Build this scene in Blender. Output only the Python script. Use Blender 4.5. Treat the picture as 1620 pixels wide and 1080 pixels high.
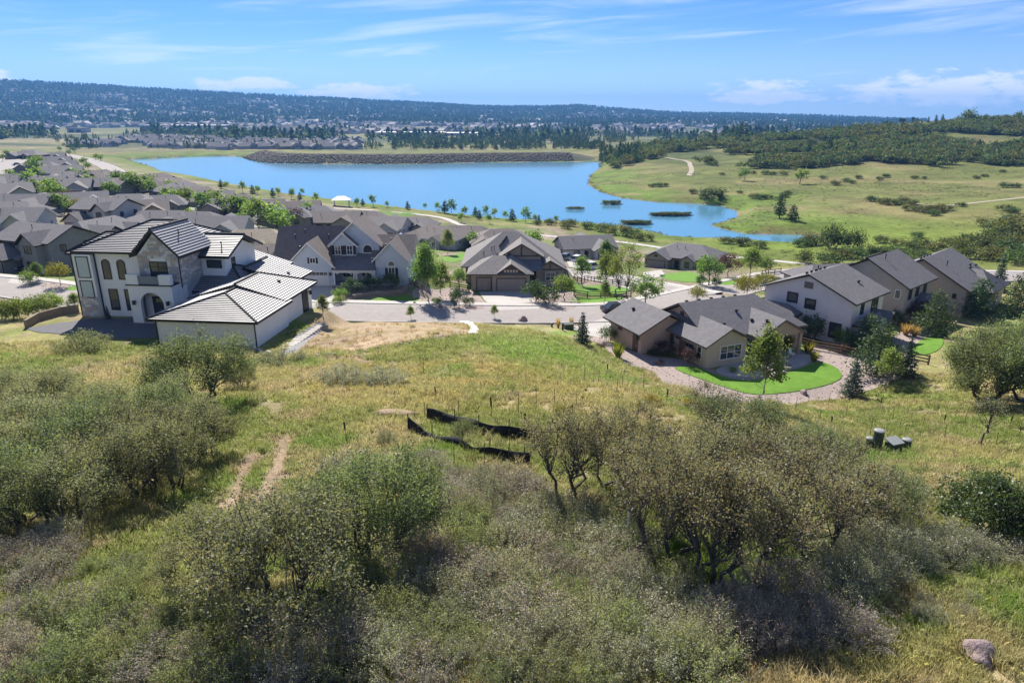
import bpy, bmesh, math, random
import numpy as np
from mathutils import Vector, Matrix, Quaternion, geometry
R = math.radians
for _o in list(bpy.data.objects): bpy.data.objects.remove(_o)
SC = bpy.context.scene
COL = SC.collection
# ------------------------------------------------------------------ camera, sky, sun, exposure
CAM_Z = 42.0
FOC = 1080.0
PITCH = math.atan(360 / 1080)
cam_d = bpy.data.cameras.new('camera')
cam_d.sensor_width = 36.0
cam_d.lens = 36.0 * FOC / 1620.0
cam_d.clip_start = 0.5
cam_d.clip_end = 40000
cam = bpy.data.objects.new('camera', cam_d)
cam.location = (0, 0, CAM_Z)
cam.rotation_euler = (R(90) - PITCH, 0, 0)
COL.objects.link(cam)
SC.camera = cam
SUN_AZ, SUN_EL = R(-20), R(41)
SUN_DIR = Vector((math.sin(SUN_AZ) * math.cos(SUN_EL), math.cos(SUN_AZ) * math.cos(SUN_EL), math.sin(SUN_EL)))
sun_d = bpy.data.lights.new('sun', 'SUN')
sun_d.energy = 3.0
sun_d.angle = R(0.55)
sun_d.color = (1.0, 0.94, 0.84)
sun = bpy.data.objects.new('sun', sun_d)
sun.rotation_euler = (-SUN_DIR).to_track_quat('-Z', 'Y').to_euler()
sun.location = (0, 60, 120)
COL.objects.link(sun)
SC.view_settings.view_transform = 'Standard'
SC.view_settings.look = 'None'
SC.view_settings.gamma = 1
SC.view_settings.exposure = 1.55
SC.cycles.use_denoising = True
SC.cycles.max_bounces = 5
SC.cycles.diffuse_bounces = 2
SC.cycles.glossy_bounces = 2
SC.cycles.transmission_bounces = 4
SC.cycles.transparent_max_bounces = 6
SC.cycles.volume_bounces = 0

def make_world():
    w = bpy.data.worlds.new('World'); SC.world = w; w.use_nodes = True
    nt = w.node_tree; N = nt.nodes; L = nt.links; N.clear()
    def nd(t, **k):
        n = N.new(t)
        for a, b in k.items(): setattr(n, a, b)
        return n
    def mth(op, a, b=None, c=None):
        n = nd('ShaderNodeMath', operation=op)
        for i, v in enumerate((a, b, c)):
            if v is None: continue
            if isinstance(v, (int, float)): n.inputs[i].default_value = v
            else: L.new(v, n.inputs[i])
        return n.outputs[0]
    sky = nd('ShaderNodeTexSky', sky_type='NISHITA', sun_disc=False, sun_elevation=SUN_EL, sun_rotation=SUN_AZ % (2 * math.pi))
    sky.altitude = 2100; sky.air_density = 1.0; sky.dust_density = 0.15; sky.ozone_density = 2.0
    tint = nd('ShaderNodeMix', data_type='RGBA', blend_type='MULTIPLY'); tint.inputs[0].default_value = 1
    L.new(sky.outputs[0], tint.inputs[6]); tint.inputs[7].default_value = SKY_TINT
    tc = nd('ShaderNodeTexCoord'); sp = nd('ShaderNodeSeparateXYZ'); L.new(tc.outputs['Generated'], sp.inputs[0])
    x, y, z = sp.outputs
    az = mth('MULTIPLY', mth('ARCTAN2', x, y), 57.29578)
    el = mth('MULTIPLY', mth('ARCSINE', z), 57.29578)
    cb = nd('ShaderNodeCombineXYZ'); L.new(mth('MULTIPLY', az, 0.55), cb.inputs[0]); L.new(mth('MULTIPLY', el, 1.5), cb.inputs[1])
    nz = nd('ShaderNodeTexNoise'); nz.inputs['Scale'].default_value = 1.0; nz.inputs['Detail'].default_value = 7; nz.inputs['Roughness'].default_value = 0.62
    L.new(cb.outputs[0], nz.inputs['Vector'])
    nf = mth('MULTIPLY', mth('SUBTRACT', nz.outputs['Fac'], 0.5), 2.6)
    total = None
    for a0, e0, wa, we, st in [(19.2, 1.3, 5.0, 1.35, 1.0), (31.5, 1.3, 9.5, 1.7, 1.0), (44, 1.2, 8, 1.3, .9), (-12.0, 1.55, 5.6, 1.0, .95), (-20.0, 1.95, 5.0, .8, .85), (-37, 2.2, 3.4, 1.2, 1.0), (4.0, .45, 2.2, .45, .7), (-55, 1.6, 9, 1.4, .9), (66, 1.4, 9, 1.5, .9)]:
        dx = mth('DIVIDE', mth('SUBTRACT', az, a0), wa)
        dy = mth('DIVIDE', mth('SUBTRACT', el, e0), we)
        dn = mth('MAXIMUM', dy, mth('MULTIPLY', dy, -1.5))
        v = mth('SUBTRACT', 1.0, mth('ADD', mth('MULTIPLY', dx, dx), mth('MULTIPLY', dn, dn)))
        v = mth('ADD', v, nf)
        mr = nd('ShaderNodeMapRange', interpolation_type='SMOOTHSTEP'); L.new(v, mr.inputs[0]); mr.inputs[1].default_value = 0.05; mr.inputs[2].default_value = .95
        mr.inputs[4].default_value = st
        total = mr.outputs[0] if total is None else mth('MAXIMUM', total, mr.outputs[0])
    # thin cirrus streaks over the whole sky
    cb2 = nd('ShaderNodeCombineXYZ'); L.new(mth('ADD', mth('MULTIPLY', az, 0.05), mth('MULTIPLY', el, -.05)), cb2.inputs[0]); L.new(mth('ADD', mth('MULTIPLY', el, 0.55), mth('MULTIPLY', az, -.035)), cb2.inputs[1])
    n2 = nd('ShaderNodeTexNoise'); n2.inputs['Scale'].default_value = 1.1; n2.inputs['Detail'].default_value = 6; n2.inputs['Roughness'].default_value = 0.6
    n2.inputs['Distortion'].default_value = .6
    L.new(cb2.outputs[0], n2.inputs['Vector'])
    m2 = nd('ShaderNodeMapRange', interpolation_type='SMOOTHSTEP'); L.new(n2.outputs['Fac'], m2.inputs[0]); m2.inputs[1].default_value = 0.43; m2.inputs[2].default_value = 0.80; m2.inputs[4].default_value = .6
    veil = nd('ShaderNodeMapRange', interpolation_type='SMOOTHSTEP'); L.new(el, veil.inputs[0]); veil.inputs[1].default_value = -0.5; veil.inputs[2].default_value = 7.0; veil.inputs[3].default_value = .36; veil.inputs[4].default_value = 0
    cov = mth('MAXIMUM', mth('MAXIMUM', total, m2.outputs[0]), veil.outputs[0])
    mx = nd('ShaderNodeMix', data_type='RGBA'); L.new(cov, mx.inputs[0]); L.new(tint.outputs[2], mx.inputs[6])
    mx.inputs[7].default_value = CLOUD_COL
    bg = nd('ShaderNodeBackground'); bg.inputs['Strength'].default_value = SKY_STRENGTH; L.new(mx.outputs[2], bg.inputs['Color'])
    out = nd('ShaderNodeOutputWorld'); L.new(bg.outputs[0], out.inputs['Surface'])
SKY_STRENGTH = 0.069
SKY_TINT = (0.27, 0.42, .64, 1)
CLOUD_COL = (5.9, 6.1, 6.5, 1)
make_world()

# ------------------------------------------------------------------ small helpers
def mesh_obj(name, verts, faces, mats=None, parent=None, mi=None, smooth=False, link=True):
    me = bpy.data.meshes.new(name)
    me.from_pydata([tuple(v) for v in verts], [], [tuple(f) for f in faces])
    for m in (mats if isinstance(mats, (list, tuple)) else [mats]):
        if m: me.materials.append(m)
    if mi is not None: me.polygons.foreach_set('material_index', mi)
    if smooth: me.polygons.foreach_set('use_smooth', [True] * len(me.polygons))
    me.update()
    o = bpy.data.objects.new(name, me)
    if link: COL.objects.link(o)
    if parent: o.parent = parent
    return o

def np_mesh(name, V, Fq, mats, tone=None, col=None, parent=None, smooth=False, link=True, midx=None):
    """V (n,3), Fq (m,k) fast mesh with a per-face tone attribute"""
    me = bpy.data.meshes.new(name)
    n, (m, k) = len(V), Fq.shape
    me.vertices.add(n); me.vertices.foreach_set('co', np.ascontiguousarray(V, dtype=np.float32).ravel())
    me.loops.add(m * k); me.loops.foreach_set('vertex_index', np.ascontiguousarray(Fq, dtype=np.int32).ravel())
    me.polygons.add(m)
    me.polygons.foreach_set('loop_start', np.arange(0, m * k, k, dtype=np.int32))
    me.polygons.foreach_set('loop_total', np.full(m, k, dtype=np.int32))
    for mt in (mats if isinstance(mats, (list, tuple)) else [mats]): me.materials.append(mt)
    if midx is not None: me.polygons.foreach_set('material_index', midx.astype(np.int32))
    if smooth: me.polygons.foreach_set('use_smooth', np.ones(m, dtype=bool))
    me.update(calc_edges=True)
    if tone is not None:
        a = me.attributes.new('tone', 'FLOAT', 'FACE'); a.data.foreach_set('value', tone.astype(np.float32))
    if col is not None:
        a = me.attributes.new('gcol', 'FLOAT_COLOR', 'POINT'); a.data.foreach_set('color', np.ascontiguousarray(col, dtype=np.float32).ravel())
    o = bpy.data.objects.new(name, me)
    if link: COL.objects.link(o)
    if parent: o.parent = parent
    return o

def empty(name, loc=(0, 0, 0), rz=0, label=None, cat=None, group=None):
    o = bpy.data.objects.new(name, None); COL.objects.link(o)
    o.empty_display_size = .2
    o.location = loc; o.rotation_euler = (0, 0, rz)
    tag(o, label, cat, group)
    return o

def tag(o, label=None, cat=None, group=None, kind=None):
    if label: o['label'] = label
    if cat: o['category'] = cat
    if group: o['group'] = group
    if kind: o['kind'] = kind
    return o

KIDS = {}
def kids(o):
    return [c for c in bpy.data.objects if c.parent == o]

def copy_tree(root, cache, label=None, group=None):
    """copy a thing with its parts and sub-parts; cache = list of (child, [grandchildren])"""
    r = root.copy(); COL.objects.link(r)
    if label: r['label'] = label
    if group: r['group'] = group
    for ch, gs in cache:
        c = ch.copy(); COL.objects.link(c); c.parent = r
        for g in gs:
            d = g.copy(); COL.objects.link(d); d.parent = c
    return r

def tree_cache(root):
    return [(c, kids(c)) for c in kids(root)]

class MB:
    def __init__(s): s.v = []; s.f = []; s.m = []
    def face(s, pts, m=0):
        i = len(s.v); s.v += [tuple(p) for p in pts]; s.f.append(tuple(range(i, i + len(pts)))); s.m.append(m)
    def solid(s, verts, faces, m=0):
        i = len(s.v); s.v += [tuple(p) for p in verts]
        for f in faces: s.f.append(tuple(i + k for k in f)); s.m.append(m)
    def box(s, x0, x1, y0, y1, z0, z1, m=0):
        s.solid([(x0, y0, z0), (x1, y0, z0), (x1, y1, z0), (x0, y1, z0), (x0, y0, z1), (x1, y0, z1), (x1, y1, z1), (x0, y1, z1)],
                [(0, 3, 2, 1), (4, 5, 6, 7), (0, 1, 5, 4), (1, 2, 6, 5), (2, 3, 7, 6), (3, 0, 4, 7)], m)
    def obox(s, c, ax, ay, az, m=0):
        """box from centre and half-axis vectors"""
        c, ax, ay, az = map(Vector, (c, ax, ay, az))
        P = [c + ax * i + ay * j + az * k for k in (-1, 1) for i, j in ((-1, -1), (1, -1), (1, 1), (-1, 1))]
        s.solid(P, [(0, 3, 2, 1), (4, 5, 6, 7), (0, 1, 5, 4), (1, 2, 6, 5), (2, 3, 7, 6), (3, 0, 4, 7)], m)
    def prism(s, poly, a, b, m=0, mcap=None):
        """poly of 3-D points, extruded by vectors a..b (offsets)"""
        n = len(poly); a, b = Vector(a), Vector(b)
        i = len(s.v); s.v += [tuple(Vector(p) + a) for p in poly] + [tuple(Vector(p) + b) for p in poly]
        s.f.append(tuple(i + k for k in range(n))[::-1]); s.m.append(m if mcap is None else mcap)
        s.f.append(tuple(i + n + k for k in range(n))); s.m.append(m if mcap is None else mcap)
        for k in range(n):
            s.f.append((i + k, i + (k + 1) % n, i + n + (k + 1) % n, i + n + k)); s.m.append(m)
    def tube(s, pts, rad, n=6, m=0, cap=True):
        pts = [Vector(p) for p in pts]; i0 = len(s.v)
        for j, p in enumerate(pts):
            t = (pts[min(j + 1, len(pts) - 1)] - pts[max(j - 1, 0)]).normalized()
            a = t.cross(Vector((.31, .87, .38))).normalized(); b = t.cross(a)
            r = rad[j] if isinstance(rad, (list, tuple)) else rad
            for k in range(n):
                q = p + (a * math.cos(2 * math.pi * k / n) + b * math.sin(2 * math.pi * k / n)) * r
                s.v.append(tuple(q))
        for j in range(len(pts) - 1):
            for k in range(n):
                s.f.append((i0 + j * n + k, i0 + j * n + (k + 1) % n, i0 + (j + 1) * n + (k + 1) % n, i0 + (j + 1) * n + k)); s.m.append(m)
        if cap:
            s.f.append(tuple(i0 + k for k in range(n))[::-1]); s.m.append(m)
            j = len(pts) - 1
            s.f.append(tuple(i0 + j * n + k for k in range(n))); s.m.append(m)
    def lathe(s, c, prof, n=12, m=0):
        i0 = len(s.v); c = Vector(c)
        for r, z in prof:
            for k in range(n): s.v.append((c.x + r * math.cos(2 * math.pi * k / n), c.y + r * math.sin(2 * math.pi * k / n), c.z + z))
        for j in range(len(prof) - 1):
            for k in range(n):
                s.f.append((i0 + j * n + k, i0 + j * n + (k + 1) % n, i0 + (j + 1) * n + (k + 1) % n, i0 + (j + 1) * n + k)); s.m.append(m)
        s.f.append(tuple(i0 + k for k in range(n))[::-1]); s.m.append(m)
        s.f.append(tuple(i0 + (len(prof) - 1) * n + k for k in range(n))); s.m.append(m)
    def build(s, name, mats, parent=None, smooth=False, link=True):
        return mesh_obj(name, s.v, s.f, mats, parent, s.m, smooth, link)

# ------------------------------------------------------------------ numpy noise
def _hash(ix, iy, seed):
    h = (ix.astype(np.int64) * 374761393 + iy.astype(np.int64) * 668265263 + seed * 1442695041) & 0xffffffff
    h = ((h ^ (h >> 13)) * 1274126177) & 0xffffffff
    return ((h ^ (h >> 16)) & 0xffff) / 65535.0
def vnoise(x, y, seed=0):
    ix, iy = np.floor(x), np.floor(y); fx, fy = x - ix, y - iy
    fx, fy = fx * fx * (3 - 2 * fx), fy * fy * (3 - 2 * fy)
    a = _hash(ix, iy, seed); b = _hash(ix + 1, iy, seed); c = _hash(ix, iy + 1, seed); d = _hash(ix + 1, iy + 1, seed)
    return (a * (1 - fx) + b * fx) * (1 - fy) + (c * (1 - fx) + d * fx) * fy
def fbm(x, y, seed=0, oct=4, gain=.5):
    s = 0; a = 1; t = 0
    for k in range(oct):
        s = s + a * vnoise(x * 2 ** k + 17.3 * k, y * 2 ** k - 9.1 * k, seed + k); t += a; a *= gain
    return s / t
def sstep(a, b, x):
    t = np.clip((x - a) / (b - a), 0, 1); return t * t * (3 - 2 * t)

# ------------------------------------------------------------------ materials
MATS = {}
def mat(name, c1, c2=None, scale=4.0, rough=.8, bump=0, bscale=None, spec=.3, metal=0, detail=5, coords='Object', stretch=None, tr=None):
    if name in MATS: return MATS[name]
    m = bpy.data.materials.new(name); m.use_nodes = True; MATS[name] = m
    nt = m.node_tree; N = nt.nodes; L = nt.links
    b = N['Principled BSDF']; b.inputs['Roughness'].default_value = rough; b.inputs['Metallic'].default_value = metal
    b.inputs['Specular IOR Level'].default_value = spec
    if c2 is None: c2 = tuple(k * .86 for k in c1)
    tc = N.new('ShaderNodeTexCoord'); src = tc.outputs[coords]
    if stretch:
        mp = N.new('ShaderNodeMapping'); mp.inputs['Scale'].default_value = stretch; L.new(src, mp.inputs[0]); src = mp.outputs[0]
    nz = N.new('ShaderNodeTexNoise'); nz.inputs['Scale'].default_value = scale; nz.inputs['Detail'].default_value = detail; nz.inputs['Roughness'].default_value = .65
    L.new(src, nz.inputs['Vector'])
    rp = N.new('ShaderNodeMapRange'); rp.inputs[1].default_value = .32; rp.inputs[2].default_value = .68; L.new(nz.outputs['Fac'], rp.inputs[0])
    mx = N.new('ShaderNodeMix'); mx.data_type = 'RGBA'; L.new(rp.outputs[0], mx.inputs[0])
    mx.inputs[6].default_value = (*c1, 1); mx.inputs[7].default_value = (*c2, 1)
    L.new(mx.outputs[2], b.inputs['Base Color'])
    if bump:
        n2 = N.new('ShaderNodeTexNoise'); n2.inputs['Scale'].default_value = bscale or scale * 6; n2.inputs['Detail'].default_value = 3; L.new(src, n2.inputs['Vector'])
        bp = N.new('ShaderNodeBump'); bp.inputs['Strength'].default_value = bump; bp.inputs['Distance'].default_value = .05; L.new(n2.outputs['Fac'], bp.inputs['Height'])
        L.new(bp.outputs[0], b.inputs['Normal'])
    return m

def leaf_mat(name, dark, light, accent=None, acc=.0, trans=.35, hue=.08, instcol=False, gloss=.02):
    """leaf: diffuse + translucent + a little sheen; colour by the leaf's own tone and by the plant"""
    if name in MATS: return MATS[name]
    m = bpy.data.materials.new(name); m.use_nodes = True; MATS[name] = m
    nt = m.node_tree; N = nt.nodes; L = nt.links; N.clear()
    at = N.new('ShaderNodeAttribute'); at.attribute_name = 'tone'
    cr = N.new('ShaderNodeValToRGB'); e = cr.color_ramp.elements
    e[0].position = 0; e[0].color = (*dark, 1); e[1].position = 1 - acc if accent else 1; e[1].color = (*light, 1)
    if accent:
        k = cr.color_ramp.elements.new(min(1, 1 - acc + .03)); k.color = (*accent, 1)
    L.new(at.outputs['Fac'], cr.inputs[0])
    oi = N.new('ShaderNodeObjectInfo')
    hs = N.new('ShaderNodeHueSaturation')
    mr = N.new('ShaderNodeMapRange'); mr.inputs[3].default_value = .5 - hue * .35; mr.inputs[4].default_value = .5 + hue * .2; L.new(oi.outputs['Random'], mr.inputs[0]); L.new(mr.outputs[0], hs.inputs['Hue'])
    m2 = N.new('ShaderNodeMath'); m2.operation = 'MULTIPLY'; m2.inputs[1].default_value = 7.31; L.new(oi.outputs['Random'], m2.inputs[0])
    m3 = N.new('ShaderNodeMath'); m3.operation = 'FRACT'; L.new(m2.outputs[0], m3.inputs[0])
    mv = N.new('ShaderNodeMapRange'); mv.inputs[3].default_value = .78; mv.inputs[4].default_value = 1.2; L.new(m3.outputs[0], mv.inputs[0]); L.new(mv.outputs[0], hs.inputs['Value'])
    L.new(cr.outputs[0], hs.inputs['Color'])
    d = N.new('ShaderNodeBsdfDiffuse'); t = N.new('ShaderNodeBsdfTranslucent'); L.new(hs.outputs[0], d.inputs[0])
    tb = N.new('ShaderNodeMix'); tb.data_type = 'RGBA'; tb.blend_type = 'MULTIPLY'; tb.inputs[0].default_value = 1; L.new(hs.outputs[0], tb.inputs[6]); tb.inputs[7].default_value = (1.5, 1.5, .8, 1)
    L.new(tb.outputs[2], t.inputs[0])
    mx = N.new('ShaderNodeMixShader'); mx.inputs[0].default_value = trans; L.new(d.outputs[0], mx.inputs[1]); L.new(t.outputs[0], mx.inputs[2])
    g = N.new('ShaderNodeBsdfGlossy'); g.inputs['Roughness'].default_value = .5; g.inputs[0].default_value = (.8, .85, .9, 1)
    mg = N.new('ShaderNodeMixShader'); mg.inputs[0].default_value = gloss; L.new(mx.outputs[0], mg.inputs[1]); L.new(g.outputs[0], mg.inputs[2])
    o = N.new('ShaderNodeOutputMaterial'); L.new(mg.outputs[0], o.inputs[0])
    return m

# ------------------------------------------------------------------ camera geometry: pixel of the photograph <-> place
_C, _S = math.cos(PITCH), math.sin(PITCH)
def ray(px, py):
    a = (px - 810) / FOC; b = (540 - py) / FOC
    return a, _C + b * _S, -_S + b * _C
def P(px, py, z):
    a, dy, dz = ray(px, py); t = (z - CAM_Z) / dz
    return a * t, dy * t
# ------------------------------------------------------------------ terrain
LAKE_PX = [(200, 253), (300, 248), (372, 247), (392, 251), (412, 257), (520, 259.5), (640, 260), (760, 257.5), (860, 256.5), (950, 256), (952, 263), (934, 277), (930, 292), (948, 303), (985, 314), (1040, 320), (1100, 322),
           (1140, 326), (1166, 334), (1166, 344), (1140, 352), (1122, 356), (1142, 362), (1178, 370), (1240, 371), (1302, 374), (1294, 380), (1252, 388), (1222, 386), (1180, 381), (1120, 378), (1062, 374), (1030, 366),
           (980, 357), (930, 352), (880, 349), (830, 347), (780, 344), (700, 337), (640, 332), (560, 326), (500, 321), (440, 312), (400, 305), (350, 296), (308, 289), (300, 283), (280, 277), (252, 271), (244, 265), (225, 259)]
LAKE = np.array([P(a, b, 0.0) for a, b in LAKE_PX])

CTRL = [(0, -40, 37), (-60, -30, 35), (60, -30, 36), (0, -200, 50), (-300, -100, 45), (300, -100, 50),
        (-15, 8, 29.9), (0, 8, 29.9), (15, 8, 29.6), (-22, 20, 27.9), (0, 20, 27.8), (20, 20, 27.2), (-30, 34, 25.6), (0, 36, 25.1), (14, 36, 24.4), (28, 33, 23.6),
        (25, 42, 20.8), (43, 57, 17.6), (12, 50, 21.6), (20, 52, 19.6), (30, 52, 18.0),
        (16.6, 62.5, 15.7), (24, 60, 15.6), (31, 60.5, 15.4), (37, 65, 15.2), (10, 79, 15.6), (5, 68, 18.6), (0, 60, 20.9), (-10, 60, 21.3), (-8, 72, 19.6), (-15, 74, 18.9), (-14, 85, 16.6), (-2, 84, 16.4),
        (-35, 58, 21.4), (-60, 62, 21.4), (-55, 71, 19.4), (-28, 45, 23.9), (-50, 45, 24.2), (-62, 90, 17.6), (-50, 100, 16.8), (-30, 68, 19), (-40, 80, 19),
        (-28, 92, 15.6), (-10, 92, 15.2), (4, 95, 14.3), (15, 96, 13.6), (-75, 101, 17.0), (-26, 107, 16), (0, 113, 13.5), (30, 119, 12), (64, 154, 7.8), (104, 139, 9),
        (42, 81, 15), (55, 92, 14), (67, 98, 13.4), (60, 72, 16.5), (80, 62, 19), (100, 105, 12), (130, 90, 16), (90, 40, 26), (150, 20, 38),
        (42, 167, 5), (13, 177, 5.3), (-19, 184, 6.5), (-38, 195, 7), (80, 190, 3.6), (130, 200, 4.5), (-60, 150, 13),
        (-100, 130, 16), (-130, 170, 15.5), (-160, 250, 14), (-95, 200, 12), (-120, 300, 9), (-75, 240, 8), (-200, 350, 14), (-330, 480, 16), (-270, 430, 12), (-230, 300, 17), (-200, 120, 24), (-120, 60, 27), (-420, 400, 22),
        (131, 294, 4), (175, 262, 7), (205, 465, 8), (120, 420, 4.0), (327, 447, 12), (280, 330, 12), (240, 220, 15), (200, 120, 22),
        (507, 770, 38), (466, 810, 33), (390, 850, 24), (300, 850, 15.5), (150, 790, 9), (85, 620, 3), (250, 620, 13), (400, 600, 22), (600, 600, 38), (700, 800, 42), (500, 1100, 5), (250, 1200, -2), (800, 1200, 15),
        (-350, 640, 4), (-450, 700, 4), (-500, 560, 14), (-250, 760, 2), (-100, 760, -2), (50, 760, -2), (-700, 900, 5), (-300, 1100, -2), (0, 1100, -4), (-900, 1500, 4), (-400, 1700, -3), (200, 1700, -4), (-700, 2300, 0), (0, 2400, -4), (800, 2200, -6), (1200, 1500, 0)]
RIDGE = [(-1500, 12, 225), (-500, 12, 225), (0, 8, 222), (300, 6, 177), (600, 2, 121), (760, 0, 84), (860, -2, 82), (910, -2, 90), (960, -3, 70), (1050, -4, 42), (1250, -6, 18), (1420, -8, 0), (1700, -8, 0), (2600, -8, 10)]
_raz = [math.atan((p[0] - 810) / FOC) for p in RIDGE]
def ridge_h(x, y):
    az = np.arctan2(x, y); z1 = np.interp(az, _raz, [p[1] for p in RIDGE]); z2 = np.interp(az, _raz, [p[2] for p in RIDGE])
    r = np.hypot(x, y); k = np.interp(r, [2200, 2900, 3900, 4700, 5100, 5500, 7000], [0, .05, .42, .9, 1, .93, -.2])
    far = np.interp(r, [5100, 7000, 9500], [0, -50, -130])
    return z1 + (z2 - z1) * k + far
for _px, _z1, _z2 in RIDGE[1:-1]:
    _a = math.atan((_px - 810) / FOC)
    CTRL.append((2700 * math.sin(_a), 2700 * math.cos(_a), _z1))
for _a in (75, 110, 150, 180, -150, -110, -75):
    for _r, _z in ((900, 60), (2700, 30)): CTRL.append((_r * math.sin(R(_a)), _r * math.cos(R(_a)), _z))
CT = np.array(CTRL, dtype=float)
def _warp(x, y):
    r = np.hypot(x, y) + 1e-9; w = np.log1p(r / 25.0)
    return x / r * w, y / r * w
def _U(r2): return np.where(r2 > 1e-12, r2 * np.log(r2 + 1e-12), 0)
_cx, _cy = _warp(CT[:, 0], CT[:, 1])
_n = len(CT)
_K = _U((_cx[:, None] - _cx) ** 2 + (_cy[:, None] - _cy) ** 2) + np.eye(_n) * 2e-4
_Pm = np.stack([np.ones(_n), _cx, _cy], 1)
_A = np.block([[_K, _Pm], [_Pm.T, np.zeros((3, 3))]])
_W = np.linalg.solve(_A, np.concatenate([CT[:, 2], np.zeros(3)]))
def tps(x, y):
    wx, wy = _warp(x, y); out = _W[_n] + _W[_n + 1] * wx + _W[_n + 2] * wy
    for k in range(_n): out = out + _W[k] * _U((wx - _cx[k]) ** 2 + (wy - _cy[k]) ** 2)
    return out
def seg_dist(x, y, pts, closed=False):
    """distance to a polyline, and the height-like parameter (index along it)"""
    best = np.full(np.shape(x), 1e18); par = np.zeros(np.shape(x)); n = len(pts)
    for k in range(n if closed else n - 1):
        a, b = pts[k], pts[(k + 1) % n]; dx, dy = b[0] - a[0], b[1] - a[1]; l2 = dx * dx + dy * dy + 1e-12
        t = np.clip(((x - a[0]) * dx + (y - a[1]) * dy) / l2, 0, 1)
        d = (x - a[0] - t * dx) ** 2 + (y - a[1] - t * dy) ** 2
        mk = d < best; best = np.where(mk, d, best); par = np.where(mk, k + t, par)
    return np.sqrt(best), par
def inside(x, y, pts):
    c = np.zeros(np.shape(x), dtype=bool); n = len(pts)
    for k in range(n):
        x1, y1 = pts[k][:2]; x2, y2 = pts[(k + 1) % n][:2]
        if y1 == y2: continue
        c ^= ((y1 > y) != (y2 > y)) & (x < (x2 - x1) * (y - y1) / (y2 - y1) + x1)
    return c
def lake_sd(x, y):
    d, _ = seg_dist(x, y, LAKE, True)
    return np.where(inside(x, y, LAKE), -d, d)
ISLES = [(*P(910, 331.5, 0), 5.2, 1.6, 1.0), (*P(967, 323, 0), 5.6, 2.2, 1.5), (*P(1061, 340, 0), 9.5, 4.2, 1.4), (*P(1006, 354, 0), 7.0, 2.2, 1.6)]
ROADS = []     # (points xyz, half width of the levelled band)
PADS = []      # (x, y, rz, hw, hd, z)
def base_h(x, y):
    x = np.asarray(x, float); y = np.asarray(y, float)
    h = tps(x, y)
    r = np.hypot(x, y)
    h = np.where(r > 2000, h + (ridge_h(x, y) - h) * sstep(2100, 2800, r), h)
    far = sstep(60, 400, r)
    h = h + (fbm(x * .35, y * .35, 3, 3) - .5) * .35 * (1 - far) + (fbm(x * .02, y * .02, 7, 4) - .5) * 3.0 * far * sstep(300, 700, r) + (fbm(x * .002, y * .002, 11, 4) - .5) * 14 * sstep(2900, 4500, r)
    near = (r > 180) & (r < 1000) & (y > 100)
    if near.any():
        sd = lake_sd(x, y)
        land = np.maximum(h, .25 + np.minimum(np.maximum(sd, 0) * .07, 3.0))
        land = np.where(sd < 60, land + (h - land) * 0, h)
        sh = np.minimum(np.maximum(sd, 0) * .09, 2.0) + .02
        lo = np.where(sd < 25, np.minimum(land, sh + np.maximum(sd - 2, 0) * .3), land)
        water = -np.minimum(-np.minimum(sd, 0) * .15, 2.0)
        hh = np.where(sd < 0, water, lo)
        h = np.where(near, hh, h)
        for ix, iy, ia, ib, iz in ISLES:
            q = ((x - ix) / ia) ** 2 + ((y - iy) / ib) ** 2
            h = np.maximum(h, iz * (1.25 - q) * .8)
    return h
def H(x, y):
    x = np.asarray(x, float); y = np.asarray(y, float); h = base_h(x, y)
    for (px, py, rz, hw, hd, z, bl) in PADS:
        mk = (np.abs(x - px) < hw + hd + bl) & (np.abs(y - py) < hw + hd + bl)
        if not np.any(mk): continue
        c, s = math.cos(rz), math.sin(rz)
        lx = (x - px) * c + (y - py) * s; ly = -(x - px) * s + (y - py) * c
        d = np.hypot(np.maximum(np.abs(lx) - hw, 0), np.maximum(np.abs(ly) - hd, 0))
        w = 1 - sstep(0, bl, d)
        h = h * (1 - w) + z * w
    for pts, hw, _sk in ROADS:
        a = np.array(pts)
        mk = (x > a[:, 0].min() - hw - 6) & (x < a[:, 0].max() + hw + 6) & (y > a[:, 1].min() - hw - 6) & (y < a[:, 1].max() + hw + 6)
        if not np.any(mk): continue
        d, par = seg_dist(x, y, pts)
        z = np.interp(par, np.arange(len(pts)), a[:, 2])
        w = 1 - sstep(hw, hw + 4, d)
        h = np.where(mk, h * (1 - w) + z * w, h)
    return h
_T = np.geomspace(8, 9000, 1400)
GRID = {}
def build_grid():
    """height table over bearing and distance, used to find the ground under a pixel"""
    az = np.radians(np.linspace(-47, 47, 471)); r = np.geomspace(7, 9000, 900)
    A, Q = np.meshgrid(az, r); z = np.zeros(A.shape)
    z = H((Q * np.sin(A)).ravel(), (Q * np.cos(A)).ravel()).reshape(A.shape)
    GRID.update(az=az, r=r, z=z)
def _prof(az, r):
    """ground profile at one bearing"""
    g = GRID; k = np.clip((az - g['az'][0]) / (g['az'][1] - g['az'][0]), 0, 469.999); i = int(k); f = k - i
    return np.interp(r, g['r'], g['z'][:, i] * (1 - f) + g['z'][:, i + 1] * f)
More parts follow.
